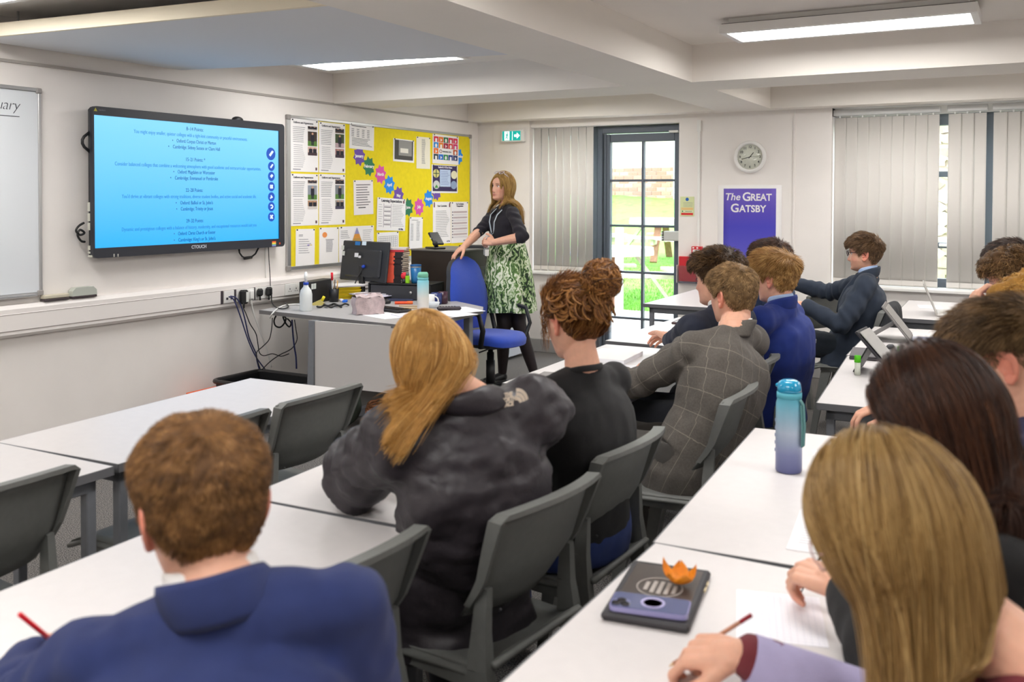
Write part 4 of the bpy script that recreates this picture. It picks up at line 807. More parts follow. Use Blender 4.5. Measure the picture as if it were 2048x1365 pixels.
nn, ll, bb = nodes_of(cp); tr_ = nn.new('ShaderNodeBsdfTransparent'); tr_.inputs[0].default_value = (.93, .93, .95, 1); ms = nn.new('ShaderNodeMixShader'); ms.inputs[0].default_value = .14; df = nn.new('ShaderNodeBsdfGlossy'); df.inputs['Roughness'].default_value = .2; ll.new(tr_.outputs[0], ms.inputs[1]); ll.new(df.outputs[0], ms.inputs[2]); ll.new(ms.outputs[0], nn['Material Output'].inputs[0])
G().b2(-hw-.015, hw+.012, -.056, -.052, 0, H2*.68).obj('front_sheet', cp, pk); G().b2(-hw-.015, hw+.012, -.056, -.002, -.004, .0).obj('bottom_sheet', cp, pk); G().b2(-hw-.017, -hw-.014, -.056, -.002, 0, H2*.7).obj('side_sheet', WPLAS, pk); G().b2(-hw, hw, -.010, -.002, 0, H2*.6).obj('back_plate', C(200, 204, 210), pk)
# ================================================================ TEACHER'S CORNER
DZ = .735
DTOP = mat('grey_desk_top', srgb(176, 173, 172), .45, var=.04, scale=40); DEDGE = mat('grey_desk_edge', srgb(112, 110, 110), .5); MOD = mat('desk_panel', srgb(202, 197, 194), .5)
desk = thing('teacher_desk', 'large grey topped teacher desk with a pale front panel, cluttered with papers and cups', 'desk', (-4.0, 5.2, 0))
pl = [(-4.72, 4.80), (-3.29, 4.675), (-3.385, 5.60), (-3.48, 5.76), (-3.9, 6.0), (-4.88, 6.05)]; pl = [(x+4.0, y-5.2) for x, y in pl]
G().prism(pl, DZ-.024, DZ).obj('desktop', DTOP, desk)
g = G(); n = len(pl)
for i in range(n):
    a, b = pl[i], pl[(i+1) % n]; g.bar((a[0], a[1], DZ-.0135), (b[0], b[1], DZ-.0135), .005, .026)
g.obj('edge_band', DEDGE, desk)
G().bar((-.10-.0, -.555, .51), (.63, -.487+.0, .51), .018, .42).obj('modesty_panel', MOD, desk)
G().bar((-.10, -.552, .20), (-.10, -.535, .72), .06, .05, up=(1, 0, 0)).obj('leg', STEEL, desk)
for x, y in ((.56, -.30), (.52, .36), (-.75, .70), (-.10, -.50)): G().b2(x-.025, x+.025, y-.025, y+.025, 0, DZ-.025, .004).obj('leg', STEEL, desk)
G().bar((-.10, -.5, .03), (-.10, .1, .03), .05, .05).obj('foot', STEEL, desk)
def dk(px, py, z=DZ): return onz(px, py, z)
# spray bottle
p = dk(612, 622); t = thing('spray_bottle', 'translucent white spray bottle with a blue trigger at the left end of the desk', 'spray bottle', p, R(-48))
G().lathe([(0, 0), (.040, 0), (.043, .006), (.043, .115), (.036, .145), (.018, .168), (.016, .185), (0, .185)], seg=24).obj('bottle', mat('milky_plastic', srgb(228, 232, 232), .35, spec=.5), t)
BLUE = C(24, 70, 190, .4); G().lathe([(0, .180), (.018, .180), (.018, .198), (0, .198)], seg=20).obj('collar', BLUE, t)
g = G(); g.tube([(.0, 0, .195), (.0, 0, .225), (-.008, 0, .243)], [.011, .010, .014], 10); g.tube([(-.045, 0, .250), (-.01, 0, .256), (.025, 0, .248), (.042, 0, .225)], [.012, .015, .014, .008], 10, r2=[.010, .012, .012, .01]); g.obj('spray_head', WPLAS, t)
g = G(); g.tube([(-.075, 0, .250), (-.045, 0, .252)], .011, 10); g.tube([(-.035, 0, .245), (-.052, 0, .225), (-.052, 0, .200), (-.060, 0, .180)], [.008, .007, .006, .006], 8); g.obj('trigger', BLUE, t)
# computer tower, pen pot, yellow folders, triangle
a, b = dk(624, 609), dk(663, 601); m = (a+b)/2; ang = math.atan2(b.y-a.y, b.x-a.x); t = thing('desktop_computer', 'small black desktop computer standing behind the spray bottle', 'computer', m, ang); L = (b-a).length/2+.03
G().b2(-L, L, 0, .09, 0, .165, .004).obj('case', mat('black_metal', srgb(30, 30, 30), .5), t)
for k in range(2): G().b2(-L+.02+k*.035, -L+.05+k*.035, -.002, 0, .11, .15).obj('label', C(210, 216, 210), t)
g = G(); [g.b2(L-.10+k*.012, L-.094+k*.012, -.001, 0, .03, .13) for k in range(6)]; o = g.obj('vent_slot', DARK, t); o['kind'] = 'stuff'
p = dk(668, 604); t = thing('pen_pot', 'black wire pen pot with a red capped pen, between computer and yellow folders', 'pen pot', p)
G().lathe([(0, 0), (.034, 0), (.037, .10), (.034, .10), (.032, .006), (0, .006)], seg=16).obj('pot', BLACK, t)
for k, (x, y, c, h) in enumerate(((-.012, .0, (226, 226, 226), .19), (.012, .012, (206, 160, 90), .15), (.016, -.012, (60, 60, 66), .16), (-.01, .016, (206, 160, 90), .14))):
    t2 = thing('pen', ('pen with a bright red cap standing in the black pot', 'wooden pencil standing upright in the black pot', 'dark pen standing in the black pot', 'short wooden pencil leaning in the black pot')[k], 'pen', p+Vector((x, y, .01)))
    G().tube([(0, 0, 0), (x*.6, y*.6, h)], .0045, 6).obj('barrel', C(*c), t2)
    if k == 0: G().tube([(x*.5, y*.5, h*.80), (x*.66, y*.66, h+.02)], .009, 8).obj('cap', C(214, 30, 50), t2)
a, b = dk(672, 600), dk(716, 597); m = (a+b)/2; ang = math.atan2(b.y-a.y, b.x-a.x)
for k in range(9):
    t = G().b2(-.12, .12, 0, .28, 0, .0085, .002).obj('folder', C(236-5*(k % 3), 206-8*(k % 2), 24), None, m+Vector((rng.uniform(-.006, .006), rng.uniform(-.004, .004), k*.0102)), ang+rng.uniform(-.04, .04))
    tag(t, 'yellow card folder in the stack left of the monitor stand', 'folder', 'yellow folders on the desk')
for k in range(3):
    tag(G().b2(-.15, .15, 0, .21, 0, .006, .001).obj('paper_stack', PAPER, None, m+Vector((.02+.02*k, .02, .0925+k*.0065)), ang+.1*k-.1), ('lowest', 'middle', 'topmost')[k]+' white paper wad lying on the yellow folders', 'paper')
p = dk(632, 611); t = thing('set_square', 'yellow triangular wooden block with a bright yellow knob in front of the computer', 'set square', p, R(20)); G().prism([(-.06, 0), (.07, 0), (.04, .045)], -.012, .012, MXZ).obj('block', C(206, 190, 110), t); G().tube([(.045, 0, .035), (.062, 0, .065)], .011, 10).obj('knob', C(232, 214, 40), t)
for k, (px, py, lab) in enumerate(((662, 610, 'black'), (648, 613, 'second black'))):
    q = [dk(px+i*7, py-2*math.sin(i*1.9+k), DZ+.006+.01*abs(math.sin(i+k))) for i in range(-2, 6)]; cable('tangled '+lab+' cable heap on the desk left of the pencil case', None, .007, BLACK, pts3=q)
p = dk(690, 605); tag(G().box((0, 0, .009), (.03, .05, .018), .004).obj('usb_stick', C(40, 110, 220), None, p, .4), 'small bright blue stick lying between the cables and the pencil case', 'usb stick')
p = dk(683, 603); tag(G().box((0, 0, .009), (.03, .05, .018), .006).obj('tissue', C(230, 226, 236), None, p, .9), 'small white crumpled paper beside the blue stick', 'paper')
# monitor
mb = dk(724, 596); t = thing('monitor', 'black computer monitor seen from behind, with small stickers', 'monitor', mb, R(-9))
g = G(); MZ = Matrix.Rotation(R(-8), 3, 'X')
g.box((0, .03, .285), (.53, .022, .315), .008, MZ); g.box((0, .012, .27), (.40, .03, .22), .014, MZ); g.obj('screen_case', mat('monitor_black', srgb(38, 40, 46), .45, bump=.15, bscale=900), t)
g = G(); g.box((0, .0, .13), (.05, .03, .25), .004); g.obj('stand', BLACK, t); G().box((0, 0, .008), (.23, .19, .016), .004).obj('base', BLACK, t)
for (x, z, w_, h_, c) in ((-.225, .385, .03, .035, (206, 210, 206)), (-.225, .34, .03, .035, (206, 210, 206)), (.03, .428, .045, .03, (214, 228, 240)), (-.045, .425, .055, .028, (30, 110, 180)), (-.04, .335, .04, .032, (220, 220, 224)), (-.005, .322, .025, .018, (220, 220, 224))):
    G().box((x, .022+(.285-z)*.14-.006 if abs(x) > .2 or z > .39 else -.012+(.27-z)*.14, z), (w_, .003, h_), 0, MZ).obj('sticker', C(*c), t)
G().tube([(.02, -.01, .245), (.05, -.025, .25)], .012, 8).obj('cable_plug', BLUE, t); G().tube([(.02, -.012, .235), (-.03, -.03, .14), (-.08, -.03, .05), (-.12, -.03, .012)], .005, 6).obj('cable', BLACK, t)
# riser and its things
rz0 = Vector((-4.36, 5.80, DZ)); t = thing('desk_organiser', 'black desk organiser shelf carrying the stack of paperbacks', 'organiser', rz0, R(12))
G().b2(-.16, .36, -.02, .26, .115, .128, .003).obj('shelf', BLACK, t); G().b2(-.16, -.147, -.02, .26, 0, .115).obj('side_panel', BLACK, t); G().b2(.347, .36, -.02, .26, 0, .115).obj('side_panel', BLACK, t); G().b2(-.147, .347, .24, .26, 0, .115).obj('back_panel', BLACK, t)
d_ = G().b2(-.14, .34, -.018, -.006, .006, .11, .002).obj('drawer', DARK, t); G().lathe([(0, 0), (.01, 0), (.012, .012), (0, .014)], seg=10, M=Matrix.Rotation(R(90), 4, 'X')).obj('knob', ALU, d_).location = (.20, -.018, .06)
RB = Matrix.Rotation(R(12), 3, 'Z')
for k in range(16):
    z = .1285+k*.0148; o = rz0+RB @ Vector((.02+rng.uniform(-.006, .006)+.0005*k, .08+rng.uniform(-.004, .004), z)); t = thing('paperback', 'orange and black paperback in the tall stack behind the monitor', 'book', o, R(12)+rng.uniform(-.05, .05), 'paperbacks in the stack')
    G().b2(-.075, .088, -.06, .06, .0015, .0132).obj('pages', C(232, 214, 190), t)
    g = G(); g.b2(-.078, .09, -.061, .061, 0, .0016); g.b2(-.078, .09, -.061, .061, .0131, .0146); g.obj('cover', C(34, 28, 30), t)
    G().b2(-.078, .018, -.0635, -.060, 0, .0146).obj('spine_red', C(238, 96, 70), t); G().b2(.018, .09, -.0635, -.060, 0, .0146).obj('spine_black', C(34, 26, 28), t); G().b2(.085, .0905, -.0645, -.0635, .004, .010).obj('spine_mark', C(220, 200, 180), t)
for k, (c, lab) in enumerate((((196, 52, 62), 'red book lying on top of the stack of orange paperbacks'), ((206, 196, 196), 'pale grey booklet topmost on the book stack'))):
    t = thing('book', lab, 'book', rz0+RB @ Vector((.03+.01*k, .08, .1285+16*.0148+.001+k*.017)), R(16+6*k)); G().b2(-.085, .085, -.06, .06, .002, .014).obj('pages', C(222, 200, 170), t); g = G(); g.b2(-.088, .088, -.062, .062, 0, .002); g.b2(-.088, .088, -.062, .062, .0135, .0155); g.b2(-.088, .088, -.064, -.061, 0, .0155); g.obj('cover', C(*c), t)
def on_riser(x, y): return rz0+RB @ Vector((x, y, .129))
t = thing('tumbler', 'blue insulated tumbler with a silver band on the organiser', 'tumbler', on_riser(.21, .05)); G().lathe([(0, 0), (.034, 0), (.036, .02), (.042, .12), (.0, .12)], seg=24).obj('cup', mat('teal_metal', srgb(26, 104, 160), .35), t); G().lathe([(0, .12), (.0425, .12), (.0425, .128), (0, .128)], seg=24).obj('rim_band', ALU, t); G().lathe([(0, .128), (.043, .128), (.043, .142), (0, .144)], seg=24).obj('lid', C(20, 84, 140), t)
t = thing('glue_bottle', 'small lime green bottle in front of the blue tumbler', 'bottle', on_riser(.165, -.005)); G().box((0, 0, .03), (.032, .022, .06), .005).obj('body', C(150, 210, 30), t); G().lathe([(0, .06), (.012, .06), (.012, .075), (.006, .085), (0, .085)], seg=12).obj('nozzle', C(110, 120, 110), t)
t = thing('red_ball', 'small red stress ball between paperbacks and green bottle', 'ball', on_riser(.128, .02)+Vector((0, 0, .055))); G().sphere((0, 0, 0), .028, 14, 10).obj('ball', C(226, 50, 66), t); G().lathe([(0, -.055), (.02, -.055), (.018, -.02), (0, -.02)], seg=12).obj('holder', DARK, t)
# paper heap
for k in range(9):
    p = dk(742+k*4.5, 586+(k % 3)*2, DZ+.004+.0075*(8-k)*.6); tag(G().grid(lambda u, v: ((u-.5)*.30, (v-.5)*.21, .012*math.sin(u*4+k)*v), 7, 5, th=(0, 0, .004)).obj('paper_sheet', C(236-6*(k % 3), 232-6*(k % 3), 238), None, p, .3+rng.uniform(-.4, .4)), 'loose white sheet in the untidy heap right of the monitor stand', 'paper', 'paper heap on the desk')
t = thing('tape_roll', 'yellow tape roll lying on the paper heap', 'tape', dk(793, 588, DZ+.03)); G().lathe([(.02, 0), (.036, 0), (.036, .022), (.02, .022), (.02, 0)], seg=24).obj('tape', C(232, 206, 20), t)
# front items
a, b = dk(698, 631), dk(755, 628); t = thing('pencil_case', 'crumpled pinkish grey fabric pencil case under the monitor', 'pencil case', (a+b)/2+Vector((0, .05, 0)), math.atan2(b.y-a.y, b.x-a.x))
hw = (b-a).length/2; g = G()
g.grid(lambda u, v: (hw*(1+.05*math.sin(v*9))*math.cos(PI*(1-u))*(1-.1*v*v) if False else (u*2-1)*hw*(1-.06*math.sin(v*7)), -.055+.012*math.sin(v*PI)*math.sin(u*9)-.0, v*.115+.006*math.sin(u*11)), 18, 8)
g.grid(lambda u, v: ((1-u*2)*hw*(1-.06*math.sin(v*7)), .055, v*.115+.006*math.sin((1-u)*11)), 18, 8); g.grid(lambda u, v: ((u*2-1)*hw*.97, -.055+.11*v, .115+.006*math.sin(u*11)+.018*math.sin(v*PI)+.005*math.sin(u*17+v*6)), 18, 8)
for sg in (-1, 1): g.grid(lambda u, v: (sg*hw*(1-.06*math.sin(v*7)), sg*(-.055+.11*u), v*.115), 5, 8)
g.obj('pouch', mat('blush_fabric', srgb(196, 176, 176), .7, var=.2, scale=25, bump=.6, bscale=120), t); G().tube([(-hw*.9, -.0, .137), (0, -.004, .14), (hw*.9, 0, .137)], .004, 6).obj('zip', C(176, 160, 162), t)
def sheet(px, py, rz, label, w_=.21, h_=.297, z=DZ, c=(244, 243, 246), lines_=0, base=None, cat='paper', th=.0012):
    p = base or dk(px, py, z); t = thing('paper_sheet', label, cat, p, rz); G().b2(-w_/2, w_/2, -h_/2, h_/2, 0, th).obj('sheet', C(*c), t)
    if lines_:
        g = G(); [g.b2(-w_*.4, w_*(.4-.2*abs(math.sin(k*3))), h_*(.42-.8*k/lines_)-.001, h_*(.42-.8*k/lines_)+.001, th, th+.0002) for k in range(lines_)]; o = g.obj('printed_text', GREY2, t); o['kind'] = 'stuff'
    return t
sheet(772, 632, R(70), 'white sheet lying on the front of the desk beside the pencil case', z=DZ)
sheet(830, 633, R(62), 'white paper stack on the desk below the ombre bottle', z=DZ+.002, th=.006, c=(238, 236, 246)); sheet(905, 628, R(75), 'white printed sheet under the remote control at the desk corner', z=DZ+.001, lines_=8); sheet(925, 620, R(60), 'white sheet reaching over the right end of the desk', z=DZ, th=.0008)
p = dk(768, 608); t = thing('mouse', 'black computer mouse on the desk right of the pencil case', 'mouse', p, R(60)); G().sphere((0, 0, .012), (.055, .032, .024), 16, 8).obj('shell', BLACK, t); G().sphere((.03, 0, .03), (.01, .004, .006), 8, 6).obj('scroll_wheel', DARK, t)
p = dk(779, 622); t = thing('keyboard', 'dark keyboard half covered by papers in front of the mouse', 'keyboard', p, R(-10)); G().b2(-.16, .16, -.06, .06, 0, .02, .004).obj('case', DARK, t); g = G(); [g.b2(-.15+i*.022, -.132+i*.022, -.05+j*.022, -.032+j*.022, .02, .026) for i in range(14) for j in range(4)]; o = g.obj('keys', BLACK, t); o['kind'] = 'stuff'
p = dk(806, 609); t = thing('highlighter', 'orange red highlighter pen on the desk', 'pen', p+Vector((0, 0, .011)), R(35)); G().tube([(-.06, 0, 0), (.06, 0, 0)], .011, 10).obj('barrel', C(250, 96, 56), t); G().tube([(.03, 0, 0), (.072, 0, 0)], .0125, 10).obj('cap', C(255, 120, 60), t)
for k, (px, py, lab) in enumerate(((822, 614, 'wooden pencil lying beside the orange highlighter'), (826, 618, 'second wooden pencil with a dark tip beside the ombre bottle'))): p = dk(px, py); t = thing('pencil', lab, 'pencil', p+Vector((0, 0, .005)), R(20+10*k)); G().tube([(-.09, 0, 0), (.075, 0, 0)], .004, 6).obj('shaft', C(212, 176, 120), t); G().tube([(.075, 0, 0), (.09, 0, 0)], [.004, .001], 6).obj('tip', DARK, t)
def grad_mat(name, stops, rough=.35, axis=2):
    m = mat(name, (1, 1, 1), rough); n_, l_, b_ = nodes_of(m); tc = n_.new('ShaderNodeTexCoord'); sp = n_.new('ShaderNodeSeparateXYZ'); rp = n_.new('ShaderNodeValToRGB'); e_ = rp.color_ramp.elements
    e_[0].position = stops[0][0]; e_[0].color = (*srgb(*stops[0][1]), 1); e_[1].position = stops[-1][0]; e_[1].color = (*srgb(*stops[-1][1]), 1)
    for p_, c in stops[1:-1]: q = e_.new(p_); q.color = (*srgb(*c), 1)
    l_.new(tc.outputs['Generated'], sp.inputs[0]); l_.new(sp.outputs[axis], rp.inputs[0]); l_.new(rp.outputs[0], b_.inputs['Base Color']); return m
p = dk(846, 625); t = thing('water_bottle', 'tall bottle fading from aqua to cream on the teacher desk', 'bottle', p)
G().lathe([(0, 0), (.036, 0), (.040, .006), (.040, .215), (.036, .222), (0, .222)], seg=28).obj('body', grad_mat('aqua_cream', ((0, (232, 222, 214)), (.45, (222, 220, 212)), (1, (126, 206, 220)))), t)
G().lathe([(0, .222), (.037, .222), (.038, .238), (.034, .240), (0, .240)], seg=28).obj('neck_ring', C(120, 196, 200), t); G().lathe([(0, .240), (.036, .240), (.037, .262), (.030, .275), (0, .277)], seg=28).obj('lid', C(120, 190, 160), t); G().tube([(-.038, 0, .225), (-.048, 0, .24), (-.036, 0, .25)], .005, 6).obj('strap_loop', C(120, 196, 200), t)
def mug(px, py, lab, c, r_=.041, h=.085, handle=None, inner=None):
    p = dk(px, py); t = thing('mug', lab, 'mug', p); G().lathe([(0, 0), (r_*.85, 0), (r_, .01), (r_, h), (r_-.004, h), (r_-.005, .01), (0, .008)], seg=24).obj('cup', C(*c, .3), t)
    if handle is not None: a = R(handle); G().tube([(math.cos(a)*(r_-.002+.03*math.sin(q)), math.sin(a)*(r_-.002+.03*math.sin(q)), h*.5+.03*math.cos(q)) for q in np.linspace(0, PI, 9)], .005, 8).obj('handle', WPLAS if c[0] > 200 else C(*c, .3), t)
mug(858, 613, 'white mug with a ring handle right behind the ombre bottle', (232, 232, 232), handle=20)
mug(873, 609, 'navy blue mug between the white mug and the maroon mug', (34, 50, 110)); mug(886, 608, 'dark maroon mug at the right of the mug group', (66, 36, 52), .036, .09)
p = dk(866, 616); tag(G().lathe([(0, 0), (.035, 0), (.05, .04), (.047, .04), (.033, .004), (0, .004)], seg=20).obj('glass_bowl', C(216, 220, 224, .15), None, p), 'small pale bowl in front of the navy mug', 'bowl')
p = dk(898, 621); t = thing('remote_control', 'black remote control lying on papers at the desk corner', 'remote', p+Vector((0, 0, .003)), R(38)); G().box((0, 0, .012), (.17, .045, .022), .008).obj('case', mat('remote_black', srgb(50, 40, 46), .4), t); g = G(); [g.box((-.06+.02*i, -.012+.012*j, .0235), (.01, .007, .003)) for i in range(6) for j in range(3)]; o = g.obj('buttons', DARK, t); o['kind'] = 'stuff'
p = dk(800, 601); t = thing('notebook', 'dark blue notebook with a pen on it, behind the highlighter', 'notebook', p, R(25)); G().b2(-.11, .11, -.075, .075, 0, .012, .002).obj('cover', C(52, 56, 84), t); G().b2(-.1, .1, -.07, .07, .003, .010).obj('pages', PAPER, t)
# console (lectern), pedestal
t = thing('av_console', 'dark brown black equipment console with a sloping top behind the blue chair', 'console', (-4.25, 6.6, 0)); CB = mat('console_brown', srgb(46, 36, 30), .55, var=.1, scale=20)
G().prism([(-.32, .55), (.40, .55), (.40, 1.03), (.22, 1.085), (-.32, 1.085)], -.235, .235, Matrix(((0, 0, 1, 0), (1, 0, 0, 0), (0, 1, 0, 0), (0, 0, 0, 1)))).obj('cabinet', CB, t)
G().b2(-.24, .24, -.325, .23, 1.085, 1.10, .003).obj('top_panel', mat('console_top', srgb(116, 112, 108), .5), t); G().box((0, .315, 1.064), (.48, .20, .014), .003, Matrix.Rotation(R(-17), 3, 'X')).obj('sloping_panel', MATS['console_top'], t); G().b2(-.20, .20, -.28, .35, 0, .55).obj('plinth', mat('console_plinth', srgb(190, 186, 176), .5), t); G().b2(.232, .24, -.2, .2, .62, .95).obj('side_door', BLACK, t)
p = Vector((-4.30, 6.36, 1.10)); t = thing('phone_holder', 'black phone stand with a tilted cradle on top of the console', 'stand', p, R(-30)); G().box((0, 0, .008), (.16, .11, .016), .004).obj('base', BLACK, t); G().bar((.02, 0, .016), (-.01, 0, .055), .03, .02).obj('arm', BLACK, t); G().box((.01, 0, .085), (.15, .09, .018), .005, Matrix.Rotation(R(38), 3, 'Y')).obj('cradle', BLACK, t); G().sphere((.055, -.03, .05), .022, 10, 8).obj('hinge_knob', DARK, t); G().box((.006, -.047, .088), (.02, .003, .01), .0).obj('white_plate', WPLAS, t)  # cradle carries a small white plate on its side
tag(G().box((0, 0, .012), (.22, .12, .024), .004).obj('document_camera_base', DARK, None, (-4.12, 6.66, 1.10), .3), 'flat dark device lying on the console under the teacher forearm', 'device')
t = thing('drawer_unit', 'low white metal drawer unit under the blue chair, with red lettering', 'drawers', (-4.5, 7.4, 0)); WM = mat('white_metal', srgb(214, 216, 222), .4)
G().b2(-.40, .20, -.46, .48, .02, .66, .005).obj('body', WM, t)
for z0, z1 in ((.03, .135), (.14, .40), (.405, .65)): d_ = G().b2(.20, .212, -.45, .47, z0, z1, .003).obj('drawer', WM, t); G().b2(.212, .222, -.06, .06, z1-.03, z1-.018, .002).obj('handle', ALU, d_)
t2 = thing('white_carton', 'white box with pink red writing under the blue chair', 'box', (-4.31, 6.63, 0)); G().b2(-.12, .12, -.12, .24, 0, .55, .004).obj('carton', C(226, 226, 232), t2); text('lettering', 'kg4', .1, C(230, 100, 120), t2, frameM((.1215, .09, .42), (0, 1, 0), (0, 0, 1)), bold=.003)
# blue operator chair
bx, by = -3.63, 6.12; BF = mat('blue_fabric', srgb(22, 70, 190), .9, var=.08, scale=120, bump=.5, bscale=900, sheen=.3)
ch = thing('office_chair', 'bright blue swivel office chair with black loop arms beside the teacher', 'office chair', (bx, by, 0), R(-8))
def backf(u, v):
    s_ = 2*u-1; wv = .13+.10*math.sin(PI*min(1, v*1.25+.12))-.02*v if v < .75 else .215*math.sqrt(max(0, 1-((v-.75)/.25)**2*.92))
    wv = (.17+.055*math.sin(PI*min(v/.75, 1)*.9)) if v < .75 else (.17+.055*math.sin(PI*.9))*math.sqrt(max(.02, 1-((v-.75)/.26)**2))
    x = -.24-.10*v+.05*math.sin(PI*v*.8)*(1-.3*s_*s_)+.03*s_*s_; return (x, s_*wv, .50+.56*v)
g = G(); g.grid(lambda u, v: Vector(backf(u, v))+Vector((.045*(1-(2*u-1)**4)*math.sin(PI*min(1, max(0, v*.92+.06)))+.01, 0, 0)), 13, 16); o = g.obj('back_cushion', BF, ch)
g = G(); g.grid(lambda u, v: Vector(backf(1-u, v))+Vector((-.030, 0, 0)), 13, 16)
ed = [(u, 0) for u in np.linspace(0, 1, 9)]+[(1, v) for v in np.linspace(0, 1, 16)[1:]]+[(u, 1) for u in np.linspace(1, 0, 9)[1:]]+[(0, v) for v in np.linspace(1, 0, 16)[1:-1]]
vs = []; fs = []
for u, v in ed: p = Vector(backf(u, v)); vs += [p+Vector((.011, 0, 0)), p+Vector((-.030, 0, 0))]
for i in range(len(ed)): j = (i+1) % len(ed); fs.append((2*i, 2*j, 2*j+1, 2*i+1))
g.add(vs, fs, True); g.obj('back_shell', DARK, ch)
g = G(); se = lambda r_, a: (.02+.235*r_*math.copysign(abs(math.cos(a))**.75, math.cos(a)), .235*r_*math.copysign(abs(math.sin(a))**.75, math.sin(a)))
vs = []; fs = []; N = 24
for r_, z in ((1, .43), (1.02, .46), (.96, .49), (.7, .50), (.3, .495), (.01, .493)):
    for k in range(N): x, y = se(r_, 2*PI*k/N); vs.append((x, y, z-.02*max(0, x-.15)/.1))
for i in range(5):
    for k in range(N): fs.append((i*N+k, i*N+(k+1) % N, (i+1)*N+(k+1) % N, (i+1)*N+k))
g.add(vs, fs, True); g.obj('seat_cushion', BF, ch)
G().prism([se(.97, 2*PI*k/N) for k in range(N)], .405, .432).obj('seat_pan', BLACK, ch)
G().bar((-.12, 0, .39), (-.30, 0, .42), .07, .02).bar((-.30, 0, .41), (-.315, 0, .62), .07, .02, up=(1, 0, 0)).obj('back_bracket', BLACK, ch)
for sg in (-1, 1): G().tube([(.10, sg*.20, .415), (.12, sg*.27, .42), (.16, sg*.29, .55), (.12, sg*.29, .665), (-.02, sg*.29, .69), (-.14, sg*.28, .66), (-.20, sg*.26, .60), (-.15, sg*.25, .46), (-.08, sg*.20, .415)], .014, 8, r2=.02).obj('armrest', BLACK, ch)
G().lathe([(0, .09), (.034, .09), (.034, .28), (.028, .28), (.028, .34), (.02, .345), (.02, .405), (0, .405)], seg=20).obj('gas_lift', BLACK, ch); G().box((0, 0, .39), (.16, .12, .035), .01).tube([(.05, -.05, .385), (.07, -.22, .375)], .006, 6).obj('mechanism', BLACK, ch)
for k in range(5):
    a = 2*PI*k/5+.3; c, s_ = math.cos(a), math.sin(a); l = G().bar((.02*c, .02*s_, .095), (.30*c, .30*s_, .075), .05, .036, w2=.03, h2=.026).obj('base_arm', BLACK, ch); G().tube([(.30*c-.022*s_, .30*s_+.022*c, .03), (.30*c+.022*s_, .30*s_-.022*c, .03)], .028, 12).tube([(.30*c, .30*s_, .03), (.30*c, .30*s_, .075)], .008, 6).obj('castor', BLACK, l)
t = thing('display_board', 'dark grey folded display stand leaning behind the teacher, with a black cushion on it', 'stand', (-3.46, 7.55, 0), R(20)); G().box((0, 0, .42), (.18, .03, .84), .006).obj('panel', mat('stand_grey', srgb(96, 96, 102), .6), t); G().sphere((.02, -.03, .66), (.13, .07, .13), 16, 10).obj('cushion', BLACK, t)
# floor things
t = thing('storage_tray', 'black plastic storage box on the floor between the front wall and the desk', 'box', (-4.48, 4.66, 0)); g = G()
hx, hy, hz = .30, .20, .29
for a, b, c, d in ((-hx, hx, -hy, -hy+.006), (-hx, hx, hy-.006, hy), (-hx, -hx+.006, -hy, hy), (hx-.006, hx, -hy, hy)): g.b2(a, b, c, d, 0, hz)
g.b2(-hx, hx, -hy, hy, 0, .006); g.obj('walls', BLACK, t)
g = G(); pr = rrect(-hx-.02, hx+.02, -hy-.02, hy+.02, .05); g.tube([(p[0], p[1], hz) for p in pr], .016, 8, close=True); g.obj('rim', mat('black_rim', srgb(40, 38, 38), .35), t)
a, b = onx(384, 785, -4.86), onx(445, 769, -4.86); t = thing('orange_folder', 'bright orange folder leaning on the front wall behind the front row table', 'folder', ((a.x+b.x)/2, (a.y+b.y)/2, 0)); L = (b.y-a.y)/2+.03; G().box((0, 0, a.z/2), (.03, 2*L, a.z), .004, Matrix.Rotation(R(-6), 3, 'Y')).obj('cover', mat('orange_card', srgb(255, 100, 30), .5), t); G().box((.017, 0, a.z*.6), (.003, L, .08)).obj('spine_label', PAPER, t)
t = thing('wicker_basket', 'round brown wicker basket on the floor under the desk', 'basket', (-3.72, 4.95, 0)); g = G(); [g.tube([((.12+.025*math.sin(k/9*PI))*math.cos(a), (.12+.025*math.sin(k/9*PI))*math.sin(a), .02+k*.018+.004*math.sin(a*12+k*PI)) for a in np.linspace(0, 2*PI, 33)[:-1]], .009, 5, close=True) for k in range(9)]; g.obj('weave', mat('wicker', srgb(150, 96, 60), .8, var=.2), t); G().lathe([(0, 0), (.12, 0), (.12, .012), (0, .012)], seg=24).obj('base', MATS['wicker'], t)
for (x, y, sz, c, lab) in ((-3.50, 4.92, (.13, .10, .10), (56, 40, 84), 'purple bag on the floor under the right part of the desk'), (-3.36, 5.05, (.12, .10, .13), (24, 24, 28), 'black rucksack on the floor under the desk corner'), (-4.02, 4.86, (.12, .12, .13), (62, 72, 62), 'dark green grey sack under the left part of the desk')):
    t = thing('bag', lab, 'bag', (x, y, 0)); g = G(); g.sphere((0, 0, sz[2]), sz, 16, 10); g.obj('sack', mat('bag_%d' % c[0], srgb(*c), .8, bump=.5, bscale=30), t); G().tube([(-.05, 0, 2*sz[2]-.01), (-.03, 0, 2*sz[2]+.04), (.03, 0, 2*sz[2]+.04), (.05, 0, 2*sz[2]-.01)], .008, 6).obj('strap', BLACK, t)
